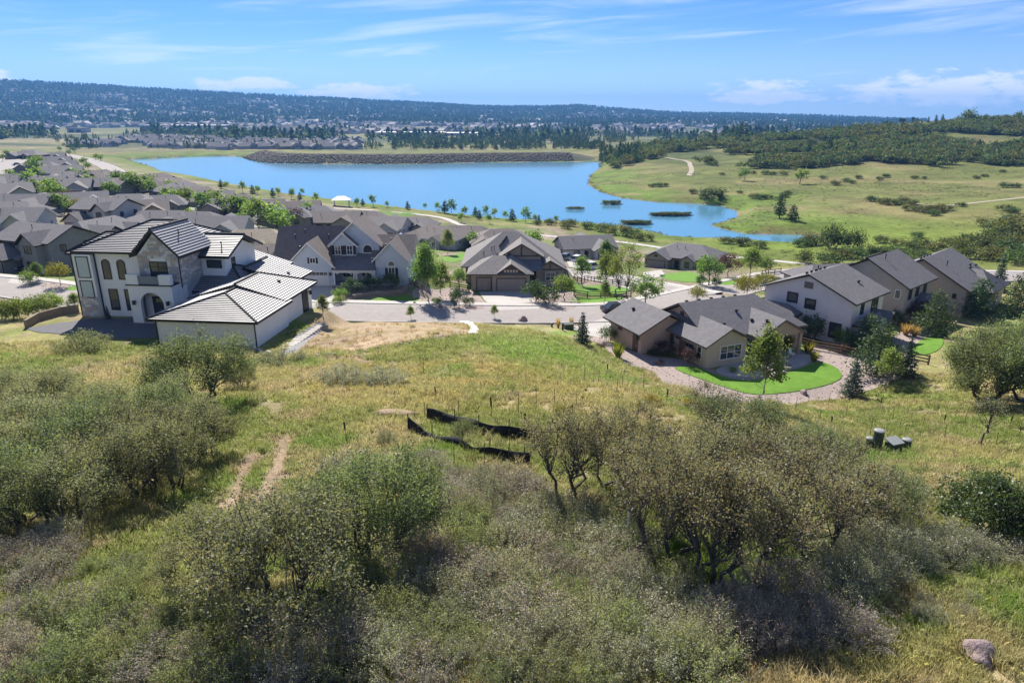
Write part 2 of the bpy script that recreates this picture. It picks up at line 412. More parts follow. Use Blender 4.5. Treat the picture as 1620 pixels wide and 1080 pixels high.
def G(px, py, h=0.0, f=None):
    """place on the ground seen at that pixel (or of the point h above the ground)"""
    a, dy, dz = ray(px, py)
    if f is None and not GRID: f = H
    k1 = math.hypot(a, dy); az = math.atan2(a, dy)
    hf = (lambda t: f(a * t, dy * t) + h) if f else (lambda t: _prof(az, t * k1) + h)
    zz = CAM_Z + dz * _T; hh = hf(_T)
    k = max(1, int(np.argmax(zz < hh)))
    t2 = np.linspace(_T[k - 1], _T[k], 24); zz = CAM_Z + dz * t2; hh = hf(t2)
    k = max(1, int(np.argmax(zz < hh)))
    g0, g1 = zz[k - 1] - hh[k - 1], zz[k] - hh[k]; t = t2[k - 1] + (t2[k] - t2[k - 1]) * float(np.clip(g0 / (g0 - g1 + 1e-12), 0, 1))
    return float(a * t), float(dy * t), float(CAM_Z + dz * t - h)
def z_at(x, y): return float(H(np.array([x]), np.array([y]))[0])
def depth(x, y, z): return y * _C - (z - CAM_Z) * _S

def smooth_line(pts, step=2.0):
    pts = [np.array(p, float) for p in pts]; out = []
    for i in range(len(pts) - 1):
        p0 = pts[max(i - 1, 0)]; p1 = pts[i]; p2 = pts[i + 1]; p3 = pts[min(i + 2, len(pts) - 1)]
        n = max(2, int(np.linalg.norm((p2 - p1)[:2]) / step))
        for k in range(n):
            t = k / n
            out.append(.5 * (2 * p1 + (p2 - p0) * t + (2 * p0 - 5 * p1 + 4 * p2 - p3) * t * t + (3 * p1 - p0 - 3 * p2 + p3) * t ** 3))
    out.append(pts[-1]); return out

# pads of the houses that stand in front
PADS += [(-40, 79, R(-6), 15.5, 9.5, 19.0, 4.0), (-31, 72.5, R(-6), 6, 8.5, 19.0, 2.6), (-47, 71.5, R(-6), 9, 4.0, 19.0, 3.0),
         (25.5, 73.5, R(23), 10, 9.0, 15.4, 5.0), (40.5, 86.5, R(40), 9, 9, 15.0, 3.5), (56, 98, R(40), 9, 9, 14.0, 4), (68, 106, R(42), 11, 10, 13.5, 4),
         (-27, 111, 0, 12, 7, 16.0, 3.0), (57.5, 117, R(10), 8, 6, 12.0, 3), (0, 121, 0, 10, 11, 13.5, 3.5)]
def road_px(pts, step=2.0):
    w = [G(a, b, f=base_h) for a, b in pts]
    l = smooth_line(w, step)
    z = np.array([p[2] for p in l]); k = 9
    zz = np.convolve(np.pad(z, k, mode='edge'), np.ones(2 * k + 1) / (2 * k + 1), 'valid')
    return [(p[0], p[1], q) for p, q in zip(l, zz)]
# main street: from the left edge, behind the white house, past blue and brown houses, then round to the right
MAIN = [(-125, 103, 18), (-98, 104, 17.6), (-78, 101.5, 17.0), (-58, 95, 16.4), (-40, 92.8, 15.9), (-22, 92.5, 15.5), (-6, 93.6, 14.9), (6, 95.5, 14.3), (17, 99.5, 13.5), (26, 107.5, 12.7), (36, 119, 11.4), (48, 133, 9.7), (62, 146, 8.4), (80, 149, 8.3), (100, 144, 8.8), (125, 138, 9.8), (160, 130, 12)]
MAIN = [tuple(p) for p in smooth_line(MAIN, 2.0)]
ROADS.append((MAIN, 6.2, 4.3))
SIDE = [tuple(p) for p in smooth_line([(33, 116, 11.7), (27, 128, 10.4), (22, 142, 8.6), (17, 155, 7.0), (14, 163, 6.3)], 2.0)]
ROADS.append((SIDE, 5.2, 3.5))
LEFT1 = road_px([(5, 276), (22, 262), (28, 250), (30, 244)], 4); ROADS.append((LEFT1, 8.5, 7.8))
LEFT2 = road_px([(190, 276), (165, 262), (130, 250), (104, 245)], 4); ROADS.append((LEFT2, 6, 4.2))
LEFT3 = road_px([(235, 306), (190, 300), (160, 295)], 4); ROADS.append((LEFT3, 5, 4.2))
LEFT4 = road_px([(400, 366), (350, 352), (300, 338), (262, 322)], 4); ROADS.append((LEFT4, 5, 4.2))
TRAIL = road_px([(400, 318), (470, 326), (560, 332), (640, 340), (700, 348), (740, 357), (850, 371), (960, 382), (1010, 388), (1100, 402), (1200, 412), (1330, 420), (1420, 425)], 4); ROADS.append((TRAIL, 1.6, .9))
# ------------------------------------------------------------------ ground colours and the ground sheet
def lin(r, g, b): return tuple(((c / 255) / 12.92 if c / 255 <= .04045 else ((c / 255 + .055) / 1.055) ** 2.4) for c in (r, g, b))
def mixc(a, b, t): return a + (b - a) * np.asarray(t)[..., None]
BARE = [G(a, b, f=base_h)[:2] for a, b in [(470, 548), (520, 512), (600, 506), (690, 507), (726, 512), (745, 528), (700, 533), (640, 540), (560, 556)]]
DIRT = [[G(a, b, f=base_h)[:2] for a, b in l] for l in ([(452, 690), (440, 735), (425, 770), (410, 800), (385, 835)], [(395, 720), (378, 765), (360, 800)], [(690, 815), (696, 845), (688, 868)], [(585, 575), (560, 566), (500, 568)], [(1390, 745), (1420, 760), (1400, 790)])]
def ground_col(x, y):
    r = np.hypot(x, y); n = lambda s, sd, o=4: fbm(x * s, y * s, sd, o)
    g1 = np.array([.185, .215, .062]); g2 = np.array([.295, .275, .110]); tan = np.array([.34, .275, .155]); dirt = np.array([.32, .225, .165]); lush = np.array([.125, .215, .036])
    # wild slope
    c = mixc(np.broadcast_to(g1, x.shape + (3,)), g2, sstep(.40, .62, n(.11, 21)))
    c = mixc(c, lush, sstep(.55, .72, n(.16, 33)) * .7)
    c = mixc(c, tan, sstep(.55, .72, n(.33, 41)) * .75)
    c = mixc(c, np.array([.30, .235, .155]), (1 - sstep(.28, .40, fbm(x * .9, y * .9, 44, 3))) * .7) * .95
    midtan = np.exp(-(((x + 3) / 11) ** 2 + ((y - 48) / 9) ** 2)); c = mixc(c, np.array([.32, .25, .10]), midtan * .75 * sstep(.3, .55, n(.5, 51)))
    band = np.exp(-(((x - 3) / 7) ** 2 + ((y - 66) / 10) ** 2)); c = mixc(c, lush * 1.2, band * .7)
    for d in DIRT:
        q, _ = seg_dist(x, y, d); c = mixc(c, dirt, (1 - sstep(.15, .75, q + (n(1.3, 61) - .5) * .9)) * .85)
    bare = inside(x, y, BARE); q, _ = seg_dist(x, y, BARE, True)
    c = mixc(c, mixc(np.broadcast_to(np.array([.36, .27, .18]), c.shape), np.array([.27, .22, .10]), sstep(.45, .7, n(.6, 71))), np.where(bare, 1, 1 - sstep(0, 1.2, q)) * .95)
    # settled land behind the street: soil, gravel and dry lawns
    town = mixc(np.broadcast_to(np.array([.27, .22, .17]), c.shape), np.array([.16, .20, .06]), sstep(.42, .6, n(.08, 81)))
    tw = sstep(86, 94, y) * (1 - sstep(20, 34, x - (y - 92) * .6))
    c = mixc(c, town, np.where(y > 84, tw, 0))
    # open meadow right of and round the lake
    sd = lake_sd(x, y)
    mead = mixc(np.broadcast_to(np.array([.155, .168, .05]), c.shape), np.array([.215, .19, .08]), sstep(.42, .60, n(.02, 91)))
    mead = mixc(mead, np.array([.11, .135, .035]), sstep(.55, .72, n(.035, 93)) * .6)
    mead = mixc(mead, np.array([.13, .19, .035]), (1 - sstep(10, 65, sd)) * sstep(.35, .55, n(.05, 95)))
    mead = mixc(mead, np.array([.16, .21, .035]), np.exp(-(((x - 125) / 75) ** 2 + ((y - 215) / 38) ** 2)) * .8)
    mw = np.maximum(sstep(40, 62, x - (y - 150) * .05) * sstep(146, 160, y + (x - 60) * .1), (1 - sstep(22, 45, sd)) * sstep(190, 215, y))
    mw = np.maximum(mw, sstep(560, 640, y))
    c = mixc(c, mead, mw)
    # shore rim and lake bed
    c = mixc(c, np.array([.23, .18, .12]), (1 - sstep(.4, 1.6, sd)) * (r > 180)); 
    c = mixc(c, np.array([.05, .09, .11]), (sd < -1.0) & (r > 180))
    # wooded right-hand hill
    hill = sstep(0, 40, (y - 470) + (x - 207) * .12) * sstep(80, 150, x) * (1 - sstep(1000, 1300, y))
    c = mixc(c, np.array([.085, .105, .035]), hill * sstep(.3, .5, n(.02, 99)))
    # far plain and ridge: pines and dry grass
    mid = sstep(820, 1150, r) * (1 - hill) * sstep(.44, .58, fbm(x * .0045 + 3, y * .0075, 19, 5)); c = mixc(c, np.array([.055, .075, .038]), mid * .85)
    dry = sstep(820, 1150, r) * sstep(.56, .68, fbm(x * .004, y * .008 + 5, 23, 4)); c = mixc(c, np.array([.30, .245, .16]), dry * .6)
    fr = sstep(1700, 2900, r)
    farc = mixc(np.broadcast_to(np.array([.045, .075, .045]), c.shape), np.array([.21, .185, .11]), sstep(.5, .66, fbm(x * .0035, y * .0060, 15, 5)) * .8)
    ridge = sstep(3500, 4600, r); farc = mixc(farc, np.array([.024, .044, .032]), ridge * .9)
    c = mixc(c, farc, fr)
    return c

def ground_material():
    m = bpy.data.materials.new('ground'); m.use_nodes = True; nt = m.node_tree; N = nt.nodes; L = nt.links
    b = N['Principled BSDF']; b.inputs['Roughness'].default_value = .95; b.inputs['Specular IOR Level'].default_value = .1
    at = N.new('ShaderNodeAttribute'); at.attribute_name = 'gcol'
    ge = N.new('ShaderNodeNewGeometry')
    def noise(sc, det, lo, hi, a, bb):
        z = N.new('ShaderNodeTexNoise'); z.inputs['Scale'].default_value = sc; z.inputs['Detail'].default_value = det; z.inputs['Roughness'].default_value = .7; L.new(ge.outputs['Position'], z.inputs['Vector'])
        q = N.new('ShaderNodeMapRange'); q.inputs[1].default_value = lo; q.inputs[2].default_value = hi; q.inputs[3].default_value = a; q.inputs[4].default_value = bb; L.new(z.outputs['Fac'], q.inputs[0]); return q.outputs[0], z
    a, z1 = noise(5.0, 6, .3, .7, .55, 1.4); c, z2 = noise(.6, 6, .3, .7, .75, 1.25); d, _ = noise(.06, 9, .32, .68, .62, 1.38)
    ml = N.new('ShaderNodeMath'); ml.operation = 'MULTIPLY'; L.new(a, ml.inputs[0]); L.new(c, ml.inputs[1])
    m2 = N.new('ShaderNodeMath'); m2.operation = 'MULTIPLY'; L.new(ml.outputs[0], m2.inputs[0]); L.new(d, m2.inputs[1])
    mx = N.new('ShaderNodeVectorMath'); mx.operation = 'SCALE'; L.new(at.outputs['Color'], mx.inputs[0]); L.new(m2.outputs[0], mx.inputs['Scale'])
    L.new(mx.outputs[0], b.inputs['Base Color'])
    bp = N.new('ShaderNodeBump'); bp.inputs['Strength'].default_value = .6; bp.inputs['Distance'].default_value = .08; L.new(z1.outputs['Fac'], bp.inputs['Height']); L.new(bp.outputs[0], b.inputs['Normal'])
    return m

def under_strip(x, y):
    """how far the sheet is sunk under roads, so that the road bed stands on it"""
    s = np.zeros(x.shape)
    for pts, hw, sk in ROADS:
        a = np.array(pts)
        mk = (x > a[:, 0].min() - hw - 2) & (x < a[:, 0].max() + hw + 2) & (y > a[:, 1].min() - hw - 2) & (y < a[:, 1].max() + hw + 2)
        if not mk.any(): continue
        d = np.full(x.shape, 99.); d[mk], _ = seg_dist(x[mk], y[mk], pts)
        s = np.maximum(s, np.where(d < sk, .22, 0))
    return s

def make_ground():
    fine = np.linspace(-47, 47, 470); rest = np.concatenate([np.linspace(47, 313, 46)[1:-1]])
    ang = np.radians(np.concatenate([fine, rest])); nr = 560
    rr = np.concatenate([[2.0, 4.0, 6.0, 8.0], np.geomspace(9.5, 9500, nr)])
    A, Rr = np.meshgrid(ang, rr); X = Rr * np.sin(A); Y = Rr * np.cos(A)
    x, y = X.ravel(), Y.ravel()
    z = H(x, y) - under_strip(x, y)
    col = np.concatenate([ground_col(x, y), np.ones((len(x), 1))], 1)
    nc = len(ang); nrow = len(rr)
    i = np.arange(nrow - 1)[:, None] * nc; j = np.arange(nc)[None, :]; j2 = (j + 1) % nc
    F = np.stack([i + j, i + nc + j, i + nc + j2, i + j2], -1).reshape(-1, 4)[:, ::-1]
    V = np.stack([x, y, z], 1)
    # close the middle under the camera
    V = np.concatenate([V, [[0, 0, float(H(np.array([0.]), np.array([0.1]))[0])]]]); col = np.concatenate([col, col[:1]])
    o = np_mesh('ground', V, F, ground_material(), col=col, smooth=True)
    return tag(o, kind='structure')
# ------------------------------------------------------------------ lake, dam
def fill_poly(pts2, zf, name, mats, inner=0, lift=0.0, skirt=0.0, smooth=False, parent=None):
    """flat or draped patch from an outline; skirt gives it an edge going down"""
    bnd = []
    n = len(pts2)
    for k in range(n):
        a, b = np.array(pts2[k][:2]), np.array(pts2[(k + 1) % n][:2]); m = max(1, int(np.linalg.norm(b - a) / inner)) if inner else 1
        for t in range(m): bnd.append(tuple(a + (b - a) * t / m))
    vs = [Vector(p) for p in bnd]; nb = len(vs)
    if inner:
        a = np.array(bnd); x0, y0 = a.min(0); x1, y1 = a.max(0)
        gx, gy = np.meshgrid(np.arange(x0, x1, inner), np.arange(y0, y1, inner)); gx, gy = gx.ravel(), gy.ravel()
        ok = inside(gx, gy, bnd); d, _ = seg_dist(gx, gy, bnd, True); ok &= d > inner * .4
        vs += [Vector((p, q)) for p, q in zip(gx[ok], gy[ok])]
    r = geometry.delaunay_2d_cdt(vs, [(k, (k + 1) % nb) for k in range(nb)], [], 1, 1e-5)
    co = np.array([(v.x, v.y) for v in r[0]]); z = zf(co[:, 0], co[:, 1]) + lift
    V = [(p[0], p[1], q) for p, q in zip(co, z)]; F = [tuple(f) for f in r[2]]
    F = [f if (co[f[1]][0] - co[f[0]][0]) * (co[f[2]][1] - co[f[0]][1]) - (co[f[1]][1] - co[f[0]][1]) * (co[f[2]][0] - co[f[0]][0]) > 0 else f[::-1] for f in F]
    if skirt:
        ed = {}
        for f in F:
            for k in range(len(f)):
                a, b = f[k], f[(k + 1) % len(f)]; ed[(a, b)] = 1
        bd = [e for e in ed if (e[1], e[0]) not in ed]; mp = {}
        for a, b in bd:
            for q in (a, b):
                if q not in mp: mp[q] = len(V); V.append((V[q][0], V[q][1], V[q][2] - skirt))
            F.append((b, a, mp[a], mp[b]))
    return mesh_obj(name, V, F, mats, parent=parent, smooth=smooth)

def water_material():
    m = bpy.data.materials.new('water'); m.use_nodes = True; nt = m.node_tree; N = nt.nodes; L = nt.links
    b = N['Principled BSDF']; b.inputs['Base Color'].default_value = (.10, .26, .38, 1); b.inputs['Roughness'].default_value = .12; b.inputs['IOR'].default_value = 1.33
    b.inputs['Specular IOR Level'].default_value = .5
    ge = N.new('ShaderNodeNewGeometry'); mp = N.new('ShaderNodeMapping'); mp.inputs['Scale'].default_value = (.6, 1.2, 1); L.new(ge.outputs['Position'], mp.inputs[0])
    z = N.new('ShaderNodeTexNoise'); z.inputs['Scale'].default_value = .5; z.inputs['Detail'].default_value = 3; L.new(mp.outputs[0], z.inputs['Vector'])
    p = N.new('ShaderNodeTexNoise'); p.inputs['Scale'].default_value = .012; p.inputs['Detail'].default_value = 3; L.new(mp.outputs[0], p.inputs['Vector'])
    q = N.new('ShaderNodeMapRange'); q.inputs[1].default_value = .4; q.inputs[2].default_value = .65; q.inputs[3].default_value = .03; q.inputs[4].default_value = .16; L.new(p.outputs['Fac'], q.inputs[0])
    bp = N.new('ShaderNodeBump'); bp.inputs['Distance'].default_value = .2; L.new(q.outputs[0], bp.inputs['Strength']); L.new(z.outputs['Fac'], bp.inputs['Height']); L.new(bp.outputs[0], b.inputs['Normal'])
    return m
def make_lake():
    # the sheet reaches a little under the banks
    c = LAKE.mean(0); pts = []
    n = len(LAKE)
    area = 0.5 * sum(LAKE[k][0] * LAKE[(k + 1) % n][1] - LAKE[(k + 1) % n][0] * LAKE[k][1] for k in range(n)); sg = 1 if area > 0 else -1
    for k in range(n):
        a, b, d = LAKE[k - 1], LAKE[k], LAKE[(k + 1) % n]
        t = (d - a) / (np.linalg.norm(d - a) + 1e-9); pts.append(tuple(b + sg * np.array([t[1], -t[0]]) * 1.6))
    o = fill_poly(pts, lambda x, y: x * 0, 'lake', water_material())
    tag(o, kind='structure')

def make_dam():
    line = [P(p, q, 0) for p, q in ((384, 249.5), (412, 256.5), (460, 258.5), (520, 259.2), (640, 259.6), (760, 257.2), (860, 256.2), (955, 255.6))]
    line = np.array([q[:2] for q in smooth_line([(p[0], p[1], 0) for p in line], 4.0)]); n = len(line) - 1
    V = []; F = []
    prof = [(-3, -.6), (0, .1), (14, 4.8), (26, 7.2), (30, 7.2), (52, -2)]
    nrm = []
    for k in range(n + 1):
        t = line[min(k + 1, n)] - line[max(k - 1, 0)]; t = t / np.linalg.norm(t); v = np.array([-t[1], t[0]]); nrm.append(v); e = min(1, min(k, n - k) / 10 + .15)
        for d, z in prof: q = line[k] + v * d; V.append((q[0], q[1], z * e if z > 0 else z))
    nrm = np.array(nrm)
    m = len(prof)
    for k in range(n):
        for j in range(m - 1): F.append((k * m + j, (k + 1) * m + j, (k + 1) * m + j + 1, k * m + j + 1))
    o = mesh_obj('dam', V, F, mat('dam_earth', (.075, .075, .04), (.045, .06, .022), .05, .95, coords='Object'))
    tag(o, kind='structure')
    # riprap: broken rock on the water face
    rng = np.random.default_rng(5); N_ = 5200
    t = rng.random(N_) ** .9 * .92; s = rng.random(N_)
    d = s * 23; z = np.interp(d, [p[0] for p in prof], [p[1] for p in prof])
    ki = (t * n).astype(int); fr = (t * n - ki)[:, None]; pos = line[ki] * (1 - fr) + line[np.minimum(ki + 1, n)] * fr + nrm[ki] * d[:, None]
    ico = np.array([(1, 0, 0), (-1, 0, 0), (0, 1, 0), (0, -1, 0), (0, 0, 1), (0, 0, -1)], float)
    fc = np.array([(0, 2, 4), (2, 1, 4), (1, 3, 4), (3, 0, 4), (2, 0, 5), (1, 2, 5), (3, 1, 5), (0, 3, 5)])
    sz = rng.uniform(.5, 1.3, (N_, 1, 1)) * rng.uniform(.7, 1.3, (N_, 6, 1))
    V = ico[None] * sz; th = rng.random(N_) * 6.28; cs, sn = np.cos(th)[:, None], np.sin(th)[:, None]
    V = np.stack([V[..., 0] * cs - V[..., 1] * sn, V[..., 0] * sn + V[..., 1] * cs, V[..., 2] * .75], -1)
    V = V + np.concatenate([pos, z[:, None] + .1], 1)[:, None]
    Fq = (fc[None] + (np.arange(N_) * 6)[:, None, None]).reshape(-1, 3)
    o2 = np_mesh('riprap', V.reshape(-1, 3), Fq, [mat('riprap_rock', (.095, .082, .066), (.17, .145, .12), .6, .9, coords='Object', detail=2)])
    tag(o2, 'broken reddish rock facing along the far dam', 'riprap', kind='stuff')
# ------------------------------------------------------------------ roads, pavements, paths
M_ASPH = mat('street_asphalt', (.345, .31, .29), (.285, .255, .245), 1.2, .9, bump=.2, coords='Object')
M_CONC = mat('concrete', (.52, .48, .44), (.44, .41, .38), 1.5, .85, bump=.15)
M_GUT = mat('gutter_concrete', (.48, .45, .42), (.40, .38, .36), 2, .85)
def strip(name, pts, prof, mats, mids=None, kind='structure', parent=None):
    """sweep a cross-section [(offset, height)] along a line of places; offset to the right of travel"""
    V = []; F = []; MI = []; n = len(pts); m = len(prof)
    for k in range(n):
        a = np.array(pts[max(k - 1, 0)]); b = np.array(pts[min(k + 1, n - 1)]); t = (b - a)[:2]; t = t / (np.linalg.norm(t) + 1e-9); nr = np.array([t[1], -t[0]])
        for o, h in prof: V.append((pts[k][0] + nr[0] * o, pts[k][1] + nr[1] * o, pts[k][2] + h))
    for k in range(n - 1):
        for j in range(m - 1):
            F.append((k * m + j, k * m + j + 1, (k + 1) * m + j + 1, (k + 1) * m + j)); MI.append(mids[j] if mids else 0)
    F = [f[::-1] for f in F]
    o = mesh_obj(name, V, F, mats, mi=MI)
    if kind: tag(o, kind=kind)
    return o
def street(name, pts, hw, walks=(1, 1)):
    strip(name, pts, [(-hw, -.4), (-hw, .02), (0, .08), (hw, .02), (hw, -.4)], [M_ASPH])
    for s, on in zip((-1, 1), walks):
        pr = [(hw, -.4), (hw, .025), (hw + .35, .035), (hw + .45, .14), (hw + .6, .14), (hw + .6, -.4)]
        strip('kerb', pts, [(s * o, h) for o, h in (pr if s > 0 else pr)][::s], [M_GUT])
        if on:
            pr = [(hw + .604, -.4), (hw + .604, .144), (hw + 2.0, .16), (hw + 2.0, -.4)]
            strip('pavement', pts, [(s * o, h) for o, h in pr][::s], [M_CONC])
# ------------------------------------------------------------------ house kit
M_GLASS = mat('window_glass', (.035, .045, .055), (.05, .06, .07), 1, .06, spec=.7)
M_TRIMD = mat('dark_trim', (.028, .025, .026), (.035, .032, .032), 3, .5)
M_TRIMW = mat('white_trim', (.78, .77, .75), (.72, .71, .69), 3, .6)
M_STUCCO = mat('white_stucco', (.84, .83, .815), (.79, .78, .77), .7, .9, bump=.12, bscale=40)
M_STONE = [mat('pale_stone_%s' % k, c, tuple(v * .75 for v in c), 6, .9, bump=.4) for k, c in (('cream', (.62, .56, .50)), ('grey', (.46, .44, .45)), ('white', (.74, .72, .70)), ('buff', (.55, .46, .40)))]
M_BLUE = mat('blue_grey_siding', (.52, .58, .66), (.48, .54, .62), 2, .75)
M_TAUPE = mat('taupe_stucco', (.36, .31, .255), (.32, .27, .22), 1, .9)
M_TAN = mat('terracotta_tan_stucco', (.54, .385, .30), (.49, .35, .27), 1, .9)
M_BEIGE = mat('beige_stucco', (.52, .44, .35), (.47, .40, .32), 1, .9)
M_PINK = mat('pale_mauve_stucco', (.72, .66, .65), (.66, .61, .60), 1, .9)
M_GREY = mat('grey_siding', (.46, .45, .435), (.42, .41, .40), 1, .85)
M_DKGREY = mat('dark_grey_siding', (.24, .24, .245), (.20, .20, .205), 1, .8)
M_BLACK = mat('black_paint', (.018, .018, .02), (.025, .025, .027), 2, .45)
M_GARAGE = mat('garage_door_paint', (.34, .285, .25), (.31, .26, .23), 1, .6)
M_GARW = mat('white_garage_door_paint', (.66, .66, .67), (.62, .62, .63), 1, .6)
def shingle(name, c, c2):
    """asphalt shingle: fine speckle plus faint courses of different tone"""
    m = mat(name, c, c2, 1.3, .9, bump=.35, bscale=9, spec=.25, detail=8)
    nt = m.node_tree; N = nt.nodes; L = nt.links; b = N['Principled BSDF']
    src = b.inputs['Base Color'].links[0].from_socket
    tc = N.new('ShaderNodeTexCoord'); mp = N.new('ShaderNodeMapping'); mp.inputs['Scale'].default_value = (2.2, 2.2, 12); L.new(tc.outputs['Object'], mp.inputs[0])
    z = N.new('ShaderNodeTexNoise'); z.inputs['Scale'].default_value = 1.6; z.inputs['Detail'].default_value = 5; z.inputs['Roughness'].default_value = .8; L.new(mp.outputs[0], z.inputs[0])
    q = N.new('ShaderNodeMapRange'); q.inputs[1].default_value = .3; q.inputs[2].default_value = .7; q.inputs[3].default_value = .72; q.inputs[4].default_value = 1.3; L.new(z.outputs['Fac'], q.inputs[0])
    s = N.new('ShaderNodeVectorMath'); s.operation = 'SCALE'; L.new(src, s.inputs[0]); L.new(q.outputs[0], s.inputs['Scale']); L.new(s.outputs[0], b.inputs['Base Color'])
    return m
M_SH1 = shingle('charcoal_shingle', (0.195, 0.185, 0.192), (0.150, 0.143, 0.152))
M_SH2 = shingle('weathered_grey_shingle', (0.240, 0.222, 0.214), (0.186, 0.174, 0.170))
M_SH3 = shingle('brown_grey_shingle', (0.206, 0.177, 0.165), (0.156, 0.135, 0.125))
M_SH4 = shingle('tawny_wood_shingle', (0.330, 0.275, 0.209), (0.242, 0.204, 0.154))
M_TILE = mat('concrete_roof_tile', (.33, .32, .335), (.25, .245, .26), 3, .36, bump=.08, spec=.6)
M_TILED = mat('tile_edge', (.03, .03, .034), (.04, .04, .045), 3, .8)  # near-black course risers paint in the step shade; caps and roof base share it
FACE = {'S': ((1, 0, 0), (0, -1, 0)), 'N': ((-1, 0, 0), (0, 1, 0)), 'E': ((0, 1, 0), (1, 0, 0)), 'W': ((0, -1, 0), (-1, 0, 0))}

class House:
    def __init__(s, name, loc, rz, label, cat='house', group=None, wall=M_BEIGE, roof=M_SH1, trim=M_TRIMD):
        s.root = empty(name, loc, rz, label, cat, group); s.wall, s.roofm, s.trim = wall, roof, trim; s.planes = []
    def block(s, x0, x1, y0, y1, z0, z1, m=None, name='wall'):
        b = MB(); b.box(x0, x1, y0, y1, z0, z1); return b.build(name, m or s.wall, s.root)
    def gwall(s, x0, x1, y0, y1, z0, ze, zr, axis, m=None):
        """wall block with gabled top; axis = direction of the ridge"""
        b = MB()
        if axis == 'y':
            c = (x0 + x1) / 2; poly = [(x0, 0, z0), (x1, 0, z0), (x1, 0, ze), (c, 0, zr), (x0, 0, ze)]; b.prism(poly, (0, y0, 0), (0, y1, 0))
        else:
            c = (y0 + y1) / 2; poly = [(0, y0, z0), (0, y0, ze), (0, c, zr), (0, y1, ze), (0, y1, z0)]; b.prism(poly, (x0, 0, 0), (x1, 0, 0))
        return b.build('wall', m or s.wall, s.root)
    def roof(s, x0, x1, y0, y1, ze, zr, axis, in0=0, in1=0, t=.2, m=None, tile=None, trim=None):
        """gable (in=0) or hip (in>0) roof over a rectangle that already has its overhang"""
        if axis == 'y': cr = [(x0, y0), (x1, y0), (x1, y1), (x0, y1)]; c = (x0 + x1) / 2; r0, r1 = (c, y0 + in0), (c, y1 - in1)
        else: cr = [(x1, y0), (x1, y1), (x0, y1), (x0, y0)]; c = (y0 + y1) / 2; r0, r1 = (x1 - in1, c), (x0 + in0, c); in0, in1 = in1, in0
        # corners: e0-e1 at end 0 (ridge point r0), e2-e3 at end 1 (ridge point r1)
        top = [Vector((*p, ze)) for p in cr] + [Vector((*r0, zr)), Vector((*r1, zr))]
        V = top + [p - Vector((0, 0, t)) for p in top]
        # slopes: side between e1 and e2, side between e3 and e0
        F = [(1, 2, 5, 4), (3, 0, 4, 5), (11, 8, 7, 10), (11, 10, 6, 9), (1, 7, 8, 2), (3, 9, 6, 0)]
        MI = [0, 0, 1, 1, 1, 1]
        if in0 > 0: F += [(0, 1, 4), (10, 7, 6), (0, 6, 7, 1)]; MI += [0, 1, 1]
        else: F += [(0, 6, 10, 4), (4, 10, 7, 1)]; MI += [1, 1]
        if in1 > 0: F += [(2, 3, 5), (11, 9, 8), (2, 8, 9, 3)]; MI += [0, 1, 1]
        else: F += [(2, 8, 11, 5), (5, 11, 9, 3)]; MI += [1, 1]
        o = mesh_obj('roof', V, F, [m or s.roofm, trim or s.trim], s.root, MI)
        pl = [[top[1], top[2], top[5], top[4]], [top[3], top[0], top[4], top[5]]]
        if in0 > 0: pl.append([top[0], top[1], top[4]])
        if in1 > 0: pl.append([top[2], top[3], top[5]])
        s.planes += pl
        if tile:
            for p in pl: s.courses(o, p, tile)
            b = MB(); b.tube([top[4] + Vector((0, 0, .1)), top[5] + Vector((0, 0, .1))], .13, 5)
            b.build('ridge_cap', M_TILED, o)
            for i, (e, q, inn) in enumerate(((0, 4, in0), (1, 4, in0), (2, 5, in1), (3, 5, in1))):
                if inn > 0:
                    b = MB(); b.tube([top[e] + Vector((0, 0, .1)), top[q] + Vector((0, 0, .1))], .11, 5); b.build('hip_cap', M_TILED, o)
        return o
    def courses(s, o, poly, step):
        a, b = poly[0], poly[1]; sx = (b - a).normalized(); n = (b - a).cross(poly[2] - a).normalized()
        if n.z < 0: n = -n
        ty = n.cross(sx)
        if ty.z < 0: ty = -ty
        pts = [((p - a).dot(sx), (p - a).dot(ty)) for p in poly]; tmax = max(p[1] for p in pts); t = 0.0
        def clip(pp, lim, keep):
            out = []
            for k in range(len(pp)):
                p, q = pp[k], pp[(k + 1) % len(pp)]; ip = (p[1] - lim) * keep >= 0; iq = (q[1] - lim) * keep >= 0
                if ip: out.append(p)
                if ip != iq: f = (lim - p[1]) / (q[1] - p[1]); out.append((p[0] + f * (q[0] - p[0]), lim))
            return out
        while t < tmax - .05:
            t1 = min(t + step, tmax); pp = clip(clip(pts, t, 1), t1, -1)
            if len(pp) >= 3:
                m = MB(); hi = [a + sx * p[0] + ty * p[1] + n * (.012 + .092 * (1 - (p[1] - t) / step)) for p in pp]; lo = [a + sx * p[0] + ty * p[1] - n * .01 for p in pp]
                area = sum(pp[k][0] * pp[(k + 1) % len(pp)][1] - pp[(k + 1) % len(pp)][0] * pp[k][1] for k in range(len(pp)))
                if sx.cross(ty).dot(n) * area < 0: hi.reverse(); lo.reverse()
                k = len(hi); m.solid(hi + lo, [tuple(range(k))], 0); m.f += [(i, (i + k), ((i + 1) % k + k), (i + 1) % k) for i in range(k)]; m.m += [1] * k
                m.build('tile_course', [M_TILE, M_TILED], o)
            t = t1
    def zroof(s, x, y):
        best = None
        for p in s.planes:
            if inside(np.array([x]), np.array([y]), [(q.x, q.y) for q in p])[0]:
                n = (p[1] - p[0]).cross(p[2] - p[0]); z = p[0].z - (n.x * (x - p[0].x) + n.y * (y - p[0].y)) / n.z
                best = z if best is None else max(best, z)
        return best
